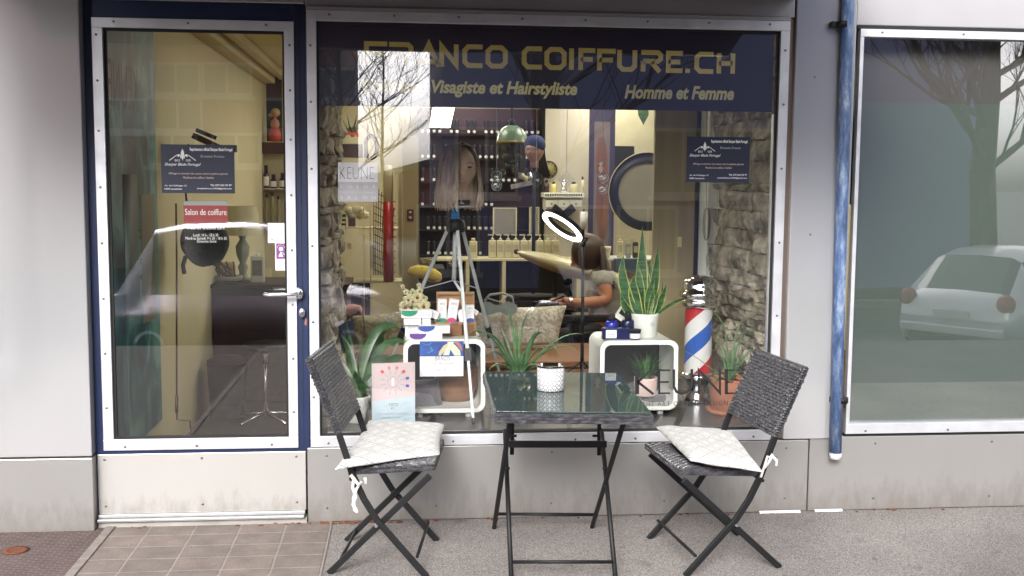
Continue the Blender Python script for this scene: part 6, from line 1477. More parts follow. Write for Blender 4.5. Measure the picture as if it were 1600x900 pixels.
skinned('j', [[(q2(498, 560), .175, 'h'), (q2(500, 500), .155), (q2(503, 458), (.155, .175), 'c'), (q2(504, 436), .085)], ['c', (q2(508, 448, -.2), .08), (q2(522, 500, -.22), .068), (q2(546, 484, -.28), .055)], ['c', (q2(508, 448, .2), .08), (q2(518, 500, .22), .068), (q2(540, 500, .1), .052)]], None).build('jacket', mat('grey_checked_wool', (.06, .06, .065), .9, 0, var=.4, vs=80), man)
skinned('tt', [[(q2(498, 560), .17, 'h'), (q2(520, 565, -.1), .10), (q2(580, 560, -.1), .085), (q2(582, 605, -.1), .06)], ['h', (q2(520, 565, .1), .10), (q2(580, 560, .12), .085), (q2(582, 605, .12), .06)]], None).build('trousers', M['blackm'], man)
MB().ell(hd2+V3(-.015, 0, .025), (.105, .095, .115), 18, 12).build('hair', M['hair'], man)
s2 = empty('stool', (q2(505, 600).x, Y2, .02), 'dark stool under the person in the grey jacket', 'stool')
MB().lathe([(.2, .38), (.21, .40), (.2, .43)], (q2(500, 600).x, Y2, 0), 20).build('seat', M['black'], s2)
for k in range(4): MB().tube([(q2(500, 600).x+.15*math.cos(k*1.57+.7), Y2+.15*math.sin(k*1.57+.7), .38), (q2(500, 600).x+.2*math.cos(k*1.57+.7), Y2+.2*math.sin(k*1.57+.7), .02)], .014, 8).build('leg', M['black'], s2)

# ---------------------------------------------------------------- stickers and signs on the glass
def rect(mb, px0, py0, px1, py1, Y, t=.0006):
    a = P(px0, py0, Y); b = P(px1, py0, Y); c = P(px0, py1, Y); d = P(px1, py1, Y)
    return mb.box(((a.x+c.x)/2, Y, (c.z+d.z)/2), ((b.x+d.x)/2, Y+t, (a.z+b.z)/2))
Ysn = .0075; YO = -.0022
def card(x0, y0, x1, y1, label):
    Ysn = YO
    t = empty('business_sign', P((x0+x1)/2, y1, Ysn), label, 'sign'); rect(MB(), x0, y0, x1, y1, Ysn, .002).build('card', M['card'], t)
    W_ = x1-x0; H_ = y1-y0; X = lambda u: x0+W_*u; Z = lambda v: y0+H_*v; T = Ysn-.0004; mb = MB()
    textpx('Représentant officiel Sharper Blade Portugal', mb, X(.39), Z(.15), X(.97), Z(.065), T, bold=.03)
    textpx('Av. de Collonges 12', mb, X(.045), Z(.865), X(.345), Z(.825), T, bold=.012); textpx('1004 Lausanne', mb, X(.045), Z(.925), X(.28), Z(.893), T, bold=.012)
    textpx('Tél: 079 265 95 97', mb, X(.67), Z(.855), X(.96), Z(.815), T, bold=.012); textpx('ernestofranco1004@gmail.com', mb, X(.49), Z(.925), X(.96), Z(.885), T, bold=.012)
    textpx('Sharper Blade Portugal', mb, X(.045), Z(.45), X(.54), Z(.375), T, shear=.35, bold=.01)
    textpx('BO', mb, X(.185), Z(.345), X(.255), Z(.30), T); textpx('GR', mb, X(.335), Z(.345), X(.405), Z(.30), T)
    # fleur-de-lis with crossed blades
    c = P(X(.29), Z(.24), T); k = W_*K(T)
    mb.prism([(c.x+a*k, c.z+b_*k) for a, b_ in ((0, .10), (-.02, .055), (-.022, .02), (-.01, -.02), (0, -.06), (.01, -.02), (.022, .02), (.02, .055))], T, T+.0004)
    for s_ in (-1, 1):
        pl_ = [(.012, -.012), (.03, .02), (.055, .03), (.068, .01), (.06, -.012), (.05, -.004), (.045, .008), (.034, .0), (.022, -.02)]
        pl_ = [(c.x+s_*a*k, c.z+b_*k) for a, b_ in pl_]; mb.prism(pl_ if s_ > 0 else pl_[::-1], T, T+.0004)
        mb.bar((c.x+s_*.07*k, T, c.z+.02*k), (c.x+s_*.17*k, T, c.z-.055*k), .006*k*1.5, .0004, up=(0, 1, 0))
    mb.box((c.x-.03*k, T, c.z-.026*k), (c.x+.03*k, T+.0004, c.z-.018*k)); mb.build('white_lettering', M['wtext'], t)
    m2 = MB(); textpx('Ernesto Franco', m2, X(.54), Z(.265), X(.86), Z(.215), T, bold=-.008); m2.build('name_lettering', mat('pale_grey_print', (.5, .5, .52), .6), t)
    m3 = MB(); textpx('Affûtage et entretien des ciseaux dans le système japonais', m3, X(.10), Z(.625), X(.91), Z(.575), T); textpx('Machines de coiffure / barbier', m3, X(.30), Z(.70), X(.72), Z(.655), T); m3.build('service_lettering', mat('peach_print', (.62, .48, .40), .6), t)
    return t
card(252, 226, 366.5, 302, 'navy business card sign stuck on the door glass')
mb = MB(); rect(mb, 340, 226.5, 370.5, 238, .0098, .002); mb.build('backing_card', M['card'], label='corner of a second navy card behind the one on the door', cat='sign')
card(1073, 214, 1171, 285, 'navy business card sign stuck on the right side of the display window')
sg = empty('opening_hours_sign', P(321, 380, Ysn), 'red salon sign with white opening hours below, on the door glass', 'sign')
rect(MB(), 287, 321, 355.5, 349, Ysn, .0015).build('red_card', mat('brick_red_print', (.26, .035, .03), .5), sg); rect(MB(), 287, 314.5, 355.5, 320.8, Ysn, .0015).build('grey_strip', mat('grey_strip_print', (.28, .30, .30), .5), sg)
mb = MB(); T = Ysn-.0005; textpx('Salon de coiffure', mb, 289, 336, 354, 326.5, T); textpx("Heures d'ouverture", mb, 293, 358.5, 351, 351.5, T); textpx('Lundi: 14 h - 18 h 30', mb, 302, 369.5, 341, 365, T); textpx('Mardi au Samedi: 9 h 30 - 18 h 30', mb, 290, 374.5, 354, 370, T); textpx('Dimanche: fermé', mb, 308, 379, 338, 375, T)
mb.build('white_lettering', M['wtext'], sg)
Ysn = -.0014
s1 = empty('round_logo_sticker', P(434, 380, Ysn), 'square white sticker with a faint round emblem beside the door handle', 'sticker'); rect(MB(), 418.5, 348.5, 449.5, 379.5, Ysn, .001).build('sheet', M['paper'], s1)
c = P(434.5, 363, Ysn-.0006); k = K(0); mb = MB(); mb.tube([(c.x+7.5*k*math.cos(i*math.pi/12), c.y, c.z+7.5*k*math.sin(i*math.pi/12)) for i in range(25)], .0006, 4, cap=False)
for i in range(7): mb.bar((c.x-3*k+i*k, c.y, c.z-1.5*k), (c.x-2*k+i*k, c.y, c.z+1.5*k), .0008, .0004, up=(0, 1, 0))
mb.build('emblem', mat('grey_line', (.42, .42, .42), .6), s1)
mb = MB(); mb.ell(P(425, 374, Ysn-.0004), (.004, .0004, .003), 8, 5).ell(P(428, 376.5, Ysn-.0004), (.0035, .0004, .002), 8, 5); mb.build('orange_dots', mat('orange_print', (.6, .2, .02), .6), s1)
s2 = empty('violet_sticker', P(439, 422, Ysn), 'violet and white foundation sticker under the round emblem sticker', 'sticker'); rect(MB(), 430, 379.8, 449.5, 422.5, Ysn, .001).build('sheet', M['paper'], s2)
rect(MB(), 431.5, 380.5, 448.5, 404.5, Ysn-.0008, .0006).build('violet_field', mat('violet_field', (.24, .07, .26), .5), s2)
mb = MB(); q = P(439, 389, Ysn-.0012); mb.ell(q, (.010, .0004, .010), 16, 8); c1_ = P(436, 401, Ysn-.0012); mb.prism([(q.x-.001, q.z-.012), (q.x+.010, c1_.z-.0), (c1_.x-.003, c1_.z-.0)][::-1], q.y, q.y+.0004)
for k_, a in enumerate((30, 60, 90, 120, 150)): mb.ell((q.x+.018*math.cos(rad(a)), q.y, q.z+.018*math.sin(rad(a))), (.0022, .0004, .0022), 6, 4)
mb.bar((q.x+.004, q.y, q.z-.014), (q.x+.020, q.y, q.z-.030), .002, .0004, up=(0, 1, 0)); mb.build('white_figure', M['wtext'], s2)
mb = MB(); textpx('THE SKALES', mb, 431.5, 408.5, 448, 406, Ysn-.0006); textpx('FOUNDATION', mb, 431, 412.3, 448.5, 409.8, Ysn-.0006, bold=.015); textpx('Coiffeurs solidaires', mb, 432, 418, 448, 416, Ysn-.0006); mb.build('lettering', M['gtext'], s2)
Ysn = .0075
ks = empty('colour_salon_sticker', P(560, 315, Ysn), 'square white and grey colour salon sticker near the upper left of the display window', 'sticker')
rect(MB(), 528, 254, 590, 284.3, Ysn, .001).build('white_half', M['paper'], ks); rect(MB(), 528.5, 284.4, 590.5, 315, Ysn, .001).build('grey_half', mat('light_grey_print', (.50, .50, .52), .5), ks)
mb = MB(); textpx('KEUNE', mb, 531, 280, 584, 261, Ysn-.0006, bold=-.022); mb.build('grey_lettering', M['gtext'], ks)
mb = MB(); textpx('COLOR', mb, 531.5, 294, 587, 289, Ysn-.0006, track=2.4); textpx('PROFESSIONAL', mb, 531.5, 302, 587, 299, Ysn-.0006, track=1.6); textpx('SALON', mb, 532, 311.5, 587, 306, Ysn-.0006, track=2.4); mb.build('white_lettering', M['wtext'], ks)
kd = empty('brand_lettering', P(1070, 634, Ysn), 'large black brand lettering on the glass above the right chair', 'lettering')
T = -.0013; mb = MB()
def st2(pts, w): stroke(mb, [(P(x, y, T).x, P(x, y, T).z) for x, y in pts], w, T, T+.0009)
w_ = .020
st2([(995.5, 577), (995.5, 616)], w_); st2([(1017, 578), (997, 597), (1021, 616)], w_*.62)
st2([(1053, 577), (1053, 604), (1057, 612), (1065, 615), (1073, 613), (1079, 607), (1081, 600), (1081, 577)], w_*.62); 
st2([(1030, 577), (1030, 616)], w_*.5); st2([(1030, 578.5), (1047, 578.5)], w_*.4); st2([(1030, 597), (1045, 597)], w_*.4); st2([(1030, 614.5), (1047, 614.5)], w_*.4)
st2([(1092, 616), (1092, 578), (1125, 614), (1125, 577)], w_*.55); st2([(1135, 577), (1135, 616)], w_*.8); st2([(1135, 578.5), (1148, 578.5)], w_*.4); st2([(1135, 597), (1146, 597)], w_*.4); st2([(1135, 614.5), (1148, 614.5)], w_*.4)
mb.build('letters', M['btext'], kd)
mb = MB(); textpx('THE ART OF HAIR DESIGN', mb, 1003, 634, 1137, 627, T, track=1.25, bold=-.01); mb.build('small_letters', M['btext'], kd)
mb = MB(); c = P(1154, 576, T); k = K(0)
for a, rr_ in ((c+V3(-1.5*k, 0, 2*k), 6*k), (c+V3(1.5*k, 0, -.5*k), 4*k)): mb.tube([(a.x+rr_*math.cos(i*math.pi/10), a.y, a.z+rr_*.8*math.sin(i*math.pi/10)) for i in range(21)], .0018, 4, cap=False)
for x, y in ((1137, 572), (1142, 566), (1147, 571), (1149, 564)): mb.tube([P(x, y, T)+V3(1.6*k*math.cos(i*math.pi/4), 0, 1.6*k*math.sin(i*math.pi/4)) for i in range(9)], .001, 4, cap=False)
mb.build('crown_emblem', M['btext'], kd)

# ---------------------------------------------------------------- folding table, chairs, candle holder
wick, n, b = newmat('grey_wicker'); b.inputs['Roughness'].default_value = .3
tc = N(n, 'ShaderNodeTexCoord'); tx = N(n, 'ShaderNodeTexNoise'); tx.inputs['Scale'].default_value = 26; tx.inputs['Detail'].default_value = 2
mp = N(n, 'ShaderNodeMapping'); mp.inputs['Scale'].default_value = (1, 3, 3); n.links.new(tc.outputs['Object'], mp.inputs[0]); n.links.new(mp.outputs[0], tx.inputs['Vector'])
cr = N(n, 'ShaderNodeValToRGB'); e = cr.color_ramp.elements; e[0].position = .35; e[0].color = (.026, .026, .030, 1); e[1].position = .7; e[1].color = (.095, .093, .102, 1)
n.links.new(tx.outputs['Fac'], cr.inputs[0]); n.links.new(cr.outputs[0], b.inputs['Base Color']); M['wicker'] = wick
def weave(mb, o, u, v, nrm, lu, lv, du=.032, dv=.0150, h=.0055, seed=1):
    """rows of raised strands over a panel: o corner, u/v unit axes, nrm outward"""
    r_ = random.Random(seed); nv = int(lv/dv); nu = int(lu/du)+1
    for j in range(nv):
        off = du/2 if j % 2 else 0
        for i in range(-1, nu+1):
            a0 = max(0, i*du-off+.0012); a1 = min(lu, (i+1)*du-off-.0012)
            if a1-a0 < .003: continue
            z0 = j*dv+.0005; z1 = (j+1)*dv-.0005; hh_ = h*r_.uniform(.75, 1.2); zm = (z0+z1)/2
            p = lambda a, b_, c_: o+u*a+v*b_+nrm*c_
            m_ = (a1-a0)*.28
            mb.add([p(a0, z0, 0), p(a1, z0, 0), p(a1, z1, 0), p(a0, z1, 0), p(a0+m_, zm-dv*.22, hh_), p(a1-m_, zm-dv*.22, hh_), p(a1-m_, zm+dv*.22, hh_), p(a0+m_, zm+dv*.22, hh_)],
                   [(0, 1, 5, 4), (1, 2, 6, 5), (2, 3, 7, 6), (3, 0, 4, 7), (4, 5, 6, 7)])
    return mb
def make_chair(label):
    t = empty('folding_chair', (0, 0, 0), label, 'chair', 'wicker folding chairs at the table'); hw = .225
    top = V3(-.27, 0, .892); mid = V3(-.150, 0, .59); low = V3(-.095, 0, .42); xm = V3(.005, 0, .23); ft = V3(.205, 0, 0)
    for s_ in (-1, 1):
        y = V3(0, s_*hw, 0)
        pts = [top*.985+V3(0, 0, .01)+y, mid+y, low+y, V3(-.05, 0, .32)+y, xm+y, ft+y]
        mb = MB()
        for a, b_ in zip(pts[:-1], pts[1:]): mb.bar(a, b_+(b_-a).normalized()*.002, .014, .026, up=(1, 0, 0))
        o = mb.build('leg', M['black'], t, bevel=.003)
        y2 = V3(0, s_*(hw-.022), 0)
        MB().bar(V3(.215, 0, .415)+y2, V3(-.20, 0, 0)+y2, .013, .026, up=(1, 0, 0)).build('leg', M['black'], t, bevel=.003)
        q_ = V3(.0, s_*(hw-.005), .212); MB().tube([q_-V3(0, .016, 0), q_+V3(0, .016, 0)], .007, 10).build('pivot', M['steel'], t)
    MB().tube([V3(.165, -hw, .085), V3(.165, hw, .085)], .007, 10).build('stretcher', M['black'], t)
    MB().tube([V3(-.155, -hw+.02, .05), V3(-.155, hw-.02, .05)], .007, 10).build('stretcher', M['black'], t)
    MB().tube([V3(-.10, -hw-.012, .405), V3(-.10, hw+.012, .405)], .008, 10).build('stretcher', M['black'], t)
    # backrest: flat woven panel with wrapped edges
    u = V3(0, 1, 0); v = (top-mid).normalized(); nr = v.cross(u).normalized()
    if nr.x < 0: nr = -nr
    L = (top-mid).length; o0 = mid+V3(0, -hw-.006, 0); th = .013; W_ = 2*hw+.012
    mb = MB(); mb.obox(mid+v*L/2, u*W_/2, nr*th, v*L/2)
    weave(mb, o0+nr*th, u, v, nr, W_, L, seed=3); weave(mb, o0+u*W_-nr*th, -u, v, -nr, W_, L, seed=4)
    weave(mb, o0-nr*th, nr, v, -u, 2*th, L, du=.03, dv=.011, h=.004, seed=5); weave(mb, o0+u*W_+nr*th, -nr, v, u, 2*th, L, du=.03, dv=.011, h=.004, seed=6)
    weave(mb, o0+v*L+nr*th, u, -nr, v, W_, 2*th, du=.009, dv=.026, h=.003, seed=7)
    mb.build('backrest', M['wicker'], t)
    # seat
    s0 = V3(-.115, 0, .428); s1_ = V3(.235, 0, .452); d_ = (s1_-s0).normalized(); up = d_.cross(V3(0, 1, 0)); up = up if up.z > 0 else -up; Ls = (s1_-s0).length; sw = hw-.012; th = .013
    mb = MB(); mb.obox((s0+s1_)/2, d_*Ls/2, V3(0, sw, 0), up*th)
    weave(mb, s0+V3(0, -sw, 0)+up*th, d_, V3(0, 1, 0), up, Ls, 2*sw, seed=8)
    weave(mb, s0+V3(0, -sw, 0)-up*th, d_, up, V3(0, -1, 0), Ls, 2*th, dv=.013, du=.009, h=.003, seed=9); weave(mb, s1_+V3(0, sw, 0)-up*th, -d_, up, V3(0, 1, 0), Ls, 2*th, dv=.013, du=.009, h=.003, seed=10)
    weave(mb, s1_+V3(0, -sw, 0)-up*th, V3(0, 1, 0), up, d_, 2*sw, 2*th, dv=.013, du=.02, h=.003, seed=11)
    mb.build('seat', M['wicker'], t)
    return t
chL = make_chair('grey wicker folding chair left of the table, facing right')
chR = copy_thing(chL, (1.335, -.575, 0), math.pi+rad(5.5), 'grey wicker folding chair right of the table, facing left', scale=(1.05, 1.05, .955))
chL.location = (-.085, -.515, 0); chL.rotation_euler.z = rad(-7)
# table (world coordinates)
tb = empty('folding_table', (.64, -.5, 0), 'folding table with a wicker edge and a dark green glass top between the chairs', 'table')
cor = [G(754, 579.5, .73), G(967, 582, .73), G(1022, 645.5, .73), G(772, 643, .73)]; cor = [V3(c.x, c.y, 0) for c in cor]  # BL BR FR FL
cen = sum(cor, V3(0, 0, 0))/4
def shrink(d): return [c+(cen-c).normalized()*d*1.414 for c in cor]
mb = MB(); A = shrink(.004); mb.v = [c+V3(0, 0, .684) for c in A]+[c+V3(0, 0, .7205) for c in A]; mb.f = [[0, 1, 2, 3], [7, 6, 5, 4], [0, 4, 5, 1], [1, 5, 6, 2], [2, 6, 7, 3], [3, 7, 4, 0]]; mb.m = [0]*6; mb.sm = [False]*6
for i in range(4):
    a, b_ = A[i], A[(i+1) % 4]; u = (b_-a); L = u.length; u.normalize(); nr = V3(u.y, -u.x, 0); nr = nr if nr.dot((a+b_)/2-cen) > 0 else -nr
    weave(mb, a+V3(0, 0, .684), u, V3(0, 0, 1), nr, L, .037, du=.055, dv=.0122, h=.0045, seed=20+i)
I = shrink(.03)
o0 = A[3]+V3(0, 0, .7207); u = (A[2]-A[3]).normalized(); v = V3(-u.y, u.x, 0)
mb.build('wicker_edge', M['wicker'], tb)
mb = MB(); r_ = random.Random(5); Lu = (A[2]-A[3]).length; 
for i in range(1, 42):      # woven top seen through the glass
    f_ = i/42; p0 = A[3].lerp(A[2], f_)+V3(0, 0, .7215); p1 = A[0].lerp(A[1], f_)+V3(0, 0, .7215)
    mb.bar(p0, p1, .011, .0016)
mb.build('woven_top', mat('dark_strands', (.06, .065, .065), .6, 0, var=.35, vs=60), tb)
gm, n, b = newmat('green_table_glass'); b.inputs['Base Color'].default_value = (.02, .05, .045, 1); n.nodes.remove(b); out = n.nodes['Material Output']
tr2 = N(n, 'ShaderNodeBsdfTransparent'); tr2.inputs[0].default_value = (.42, .62, .58, 1); g2 = N(n, 'ShaderNodeBsdfGlossy'); g2.inputs['Roughness'].default_value = .015; df = N(n, 'ShaderNodeBsdfDiffuse'); df.inputs[0].default_value = (.10, .15, .14, 1)
lw_ = N(n, 'ShaderNodeFresnel'); lw_.inputs[0].default_value = 1.45; m1 = N(n, 'ShaderNodeMixShader'); m1.inputs[0].default_value = .5; m2 = N(n, 'ShaderNodeMixShader')
n.links.new(tr2.outputs[0], m1.inputs[1]); n.links.new(df.outputs[0], m1.inputs[2]); n.links.new(lw_.outputs[0], m2.inputs[0]); n.links.new(m1.outputs[0], m2.inputs[1]); n.links.new(g2.outputs[0], m2.inputs[2]); n.links.new(m2.outputs[0], out.inputs[0])
mb = MB(); A2 = shrink(.010); mb.v = [c+V3(0, 0, .7245) for c in A2]+[c+V3(0, 0, .7295) for c in A2]; mb.f = [[0, 1, 2, 3], [7, 6, 5, 4], [0, 4, 5, 1], [1, 5, 6, 2], [2, 6, 7, 3], [3, 7, 4, 0]]; mb.m = [0]*6; mb.sm = [False]*6
mb.build('glass_top', gm, tb, bevel=.0008)
mb = MB()
for x, y in ((784, 582.5), (800, 637), (985, 638)): g_ = G(x, y, .722); mb.lathe([(.013, .7226), (.013, .7243)], (g_.x, g_.y, 0), 20)
mb.build('glass_pad', mat('clear_pad', (.25, .33, .32), .4), tb)
fB = [G(772, 826, 0), G(925, 825, 0)]; fFt = [G(799, 908, 0), G(962, 908, 0)]
tF = [P(797, 660, -.93), P(976, 664, -.95)]
for i in (0, 1):
    MB().tube([fB[i]+V3(0, 0, .004), V3(tF[i].x, tF[i].y, .683)], .0105, 12).build('leg', M['black'], tb)
uB = [P(789, 672, -.33), P(940, 673, -.33)]
for i in (0, 1): MB().tube([fFt[i]+V3(0, 0, .004), uB[i]], .010, 12).build('leg', M['black'], tb)
for i, (x_, y_) in enumerate(((800, 710), (936, 711))):
    q_ = P(x_, y_, -.31); MB().tube([V3(q_.x-.002*i, -.31, .684), q_], .0095, 12).build('hinge_post', M['black'], tb)
for (x_, y_, Yv) in ((803, 681, -.33), (930, 681, -.33), (792, 732, -.52), (946, 732, -.52)):
    q_ = P(x_, y_, Yv); MB().tube([q_-V3(.012, 0, 0), q_+V3(.012, 0, 0)], .006, 8).build('bolt', M['black'], tb)
a_ = P(795, 694, -.40); b_ = P(948, 694, -.40); MB().bar(a_, b_, .012, .030, up=(0, 0, 1)).build('cross_bar', M['black'], tb, bevel=.002)
a_ = fFt[0].lerp(uB[0], .06); b_ = fFt[1].lerp(uB[1], .06)
lo = P(800, 878, -.78), P(958, 878, -.82); MB().tube([V3(lo[0].x, lo[0].y, lo[0].z), V3(lo[1].x, lo[1].y, lo[1].z)], .0075, 12).build('stretcher', M['black'], tb)
lo = P(777, 803, -.20), P(930, 804, -.22); MB().tube([lo[0], lo[1]], .0075, 12).build('stretcher', M['black'], tb)
# candle holder
zt_ = .7298; cq = G(860, 609, zt_); Ych = cq.y; k_ = (Ych+CAM_D)/F_PX
chd = empty('candle_holder', (cq.x, Ych, zt_), 'white ceramic candle holder with a black geometric pattern on the table', 'candle holder')
m, n, b = newmat('ogee_pattern_ceramic'); b.inputs['Roughness'].default_value = .3
tc = N(n, 'ShaderNodeTexCoord'); sx = N(n, 'ShaderNodeSeparateXYZ'); n.links.new(tc.outputs['Object'], sx.inputs[0])
def mth(op, a, b_=None, c_=None):
    q_ = N(n, 'ShaderNodeMath', operation=op)
    for i, s_ in enumerate((a, b_, c_)):
        if s_ is None: continue
        if isinstance(s_, (int, float)): q_.inputs[i].default_value = s_
        else: n.links.new(s_, q_.inputs[i])
    return q_.outputs[0]
ang = mth('MULTIPLY', mth('ARCTAN2', mth('SUBTRACT', sx.outputs[1], Ych), mth('SUBTRACT', sx.outputs[0], cq.x)), 18/(2*math.pi))
zz_ = mth('MULTIPLY', mth('SUBTRACT', sx.outputs[2], zt_), 55)
fu = mth('ABSOLUTE', mth('SUBTRACT', mth('FRACT', ang), .5)); fv = mth('ABSOLUTE', mth('SUBTRACT', mth('FRACT', zz_), .5))
dsum = mth('ADD', fu, fv); l1 = mth('LESS_THAN', mth('ABSOLUTE', mth('SUBTRACT', dsum, .5)), .055)
rr2 = mth('SQRT', mth('ADD', mth('MULTIPLY', fu, fu), mth('MULTIPLY', fv, fv))); l2 = mth('LESS_THAN', mth('ABSOLUTE', mth('SUBTRACT', rr2, .27)), .045)
ln = mth('MAXIMUM', l1, l2); mi_ = N(n, 'ShaderNodeMix', data_type='RGBA'); mi_.inputs[6].default_value = (.72, .72, .72, 1); mi_.inputs[7].default_value = (.03, .03, .035, 1)
n.links.new(ln, mi_.inputs[0]); n.links.new(mi_.outputs[2], b.inputs['Base Color'])
R_ = 21.5*k_; zh = P(860, 570, Ych).z-zt_
MB().lathe([(R_*.97, .001), (R_, .004), (R_, zh*.93)], (cq.x, Ych, zt_), 48).build('holder', m, chd)
MB().lathe([(R_*1.0, zh*.932), (R_*1.03, zh*.94), (R_*1.03, zh*.985), (R_*.98, zh), (R_*.80, zh*.9), (0, zh*.86)], (cq.x, Ych, zt_), 48).build('black_rim', mat('black_glaze', (.008, .008, .009), .1), chd)
# seat cushions
def diamond():
    m, n, b = newmat('diamond_print_cotton'); b.inputs['Roughness'].default_value = .9; b.inputs['Sheen Weight'].default_value = .2
    tc = N(n, 'ShaderNodeTexCoord'); sx = N(n, 'ShaderNodeSeparateXYZ')
    nz = N(n, 'ShaderNodeTexNoise'); nz.inputs['Scale'].default_value = 10; n.links.new(tc.outputs['UV'], sx.inputs[0])
    def mth(op, a, b_=None):
        q_ = N(n, 'ShaderNodeMath', operation=op)
        for i, s_ in enumerate((a, b_)):
            if s_ is None: continue
            if isinstance(s_, (int, float)): q_.inputs[i].default_value = s_
            else: n.links.new(s_, q_.inputs[i])
        return q_.outputs[0]
    u = mth('MULTIPLY', sx.outputs[0], 4.5); v = mth('MULTIPLY', sx.outputs[1], 6.5)
    d = mth('ADD', mth('ABSOLUTE', mth('SUBTRACT', mth('FRACT', u), .5)), mth('ABSOLUTE', mth('SUBTRACT', mth('FRACT', v), .5)))
    l1 = mth('LESS_THAN', mth('ABSOLUTE', mth('SUBTRACT', d, .5)), .035); l2 = mth('LESS_THAN', mth('ABSOLUTE', mth('SUBTRACT', d, .30)), .022); l3 = mth('LESS_THAN', mth('ABSOLUTE', mth('SUBTRACT', d, .70)), .022)
    ln = mth('MULTIPLY', mth('MAXIMUM', mth('MAXIMUM', l1, l2), l3), .75)
    mi_ = N(n, 'ShaderNodeMix', data_type='RGBA'); mi_.inputs[6].default_value = (.60, .59, .57, 1); mi_.inputs[7].default_value = (.20, .19, .19, 1); n.links.new(ln, mi_.inputs[0]); n.links.new(mi_.outputs[2], b.inputs['Base Color'])
    t2 = N(n, 'ShaderNodeTexNoise'); t2.inputs['Scale'].default_value = 9; t2.inputs['Detail'].default_value = 5; n.links.new(tc.outputs['Object'], t2.inputs['Vector'])
    bp = N(n, 'ShaderNodeBump'); bp.inputs['Strength'].default_value = .6; bp.inputs['Distance'].default_value = .015; n.links.new(t2.outputs['Fac'], bp.inputs['Height']); n.links.new(bp.outputs[0], b.inputs['Normal']); return m
M['cotton'] = diamond()
def seat_pad(name, c4, z, label, seed, zoff=(0, 0, 0, 0), hmax=.05):
    c4 = [V3(p.x, p.y, z+zo) for p, zo in zip(c4, zoff)]; n_ = 26; cen_ = sum(c4, V3(0, 0, 0))/4; mb = MB(); mb.smooth = True; uv = []
    def pt(u, v, s_):
        p = c4[0]*(1-u)*(1-v)+c4[1]*u*(1-v)+c4[2]*u*v+c4[3]*(1-u)*v
        bu, bv = 2*u-1, 2*v-1; e_ = max(0, (1-bu**6)*(1-bv**6))
        edge = .018*math.sin(u*9+seed)*abs(bv)**4+.014*math.sin(v*8+seed)*abs(bu)**4
        p = cen_+(p-cen_)*(1-.05*(1-abs(bu)**3)*abs(bv)**4-.05*(1-abs(bv)**3)*abs(bu)**4+edge*.6)
        w = hmax*.5*e_**.5*(1+.35*noise.noise(V3(u*3.3, v*3.3, seed)))
        ww = .010*noise.noise(V3(u*5, v*5, seed+9))*e_+.004*noise.noise(V3(u*14, v*14, seed+3))*e_
        return p+V3(0, 0, hmax*.35+(w if s_ > 0 else -w*.55)+ww)
    for s_ in (1, -1):
        base = len(mb.v)
        for j in range(n_+1):
            for i in range(n_+1): mb.v.append(pt(i/n_, j/n_, s_)); uv.append((i/n_, j/n_))
        for j in range(n_):
            for i in range(n_):
                a = base+j*(n_+1)+i; f = [a, a+1, a+n_+2, a+n_+1]; mb.f.append(f if s_ > 0 else f[::-1]); mb.m.append(0); mb.sm.append(True)
    o = mb.build(name, M['cotton'], label=label, cat='cushion', group='patterned seat cushions')
    ul = o.data.uv_layers.new(name='UVMap')
    for lp_ in o.data.loops: ul.data[lp_.index].uv = uv[lp_.vertex_index]
    bm = bmesh.new(); bm.from_mesh(o.data); bmesh.ops.remove_doubles(bm, verts=bm.verts, dist=.0006); bmesh.ops.recalc_face_normals(bm, faces=bm.faces); bm.to_mesh(o.data); bm.free()
    md = o.modifiers.new('subd', 'SUBSURF'); md.levels = 1; md.render_levels = 1
    return o
padL = seat_pad('seat_cushion', [G(520, 741, .455), G(690, 711, .47), G(697, 657, .50), G(576, 659, .47)], .452, 'white cushion with a grey diamond print on the left wicker chair', 1.3, (0, .0, .012, .01))
padR = seat_pad('seat_cushion', [G(1077, 725, .46), G(1196, 740, .47), G(1142, 671, .47), G(1020, 666, .48)], .452, 'white cushion with a grey diamond print on the right wicker chair', 4.1, (0, 0, 0, .01))
def ribbon(par, pts, w=.006):
    MB().leaf(pts, [w]*len(pts), .1, side=(1, .3, 0)).build('tie_ribbon', mat('cotton_tape', (.60, .59, .56), .9) if 'cotton_tape' not in bpy.data.materials else bpy.data.materials['cotton_tape'], par)
YL_ = -.755
ribbon(padL, [P(553, 746, YL_), P(551, 762, YL_), P(556, 777, YL_), P(551, 788, YL_), P(557, 797, YL_)]); ribbon(padL, [P(565, 752, YL_), P(557, 764, YL_), P(552, 779, YL_), P(554, 797, YL_), P(559, 800, YL_)])
ribbon(padL, [P(548, 742, YL_), P(560, 757, YL_-.01), P(571, 755, YL_-.01), P(570, 746, YL_)], .007)
YR_ = -.80
ribbon(padR, [P(1190, 738, YR_), P(1201, 722, YR_-.02), P(1207, 710, YR_-.02), P(1213, 716, YR_)], .007); ribbon(padR, [P(1195, 716, YR_-.02), P(1207, 712, YR_-.025), P(1214, 720, YR_), P(1213, 728, YR_)]); ribbon(padR, [P(1200, 712, YR_-.02), P(1196, 724, YR_-.02), P(1189, 746, YR_-.01)])
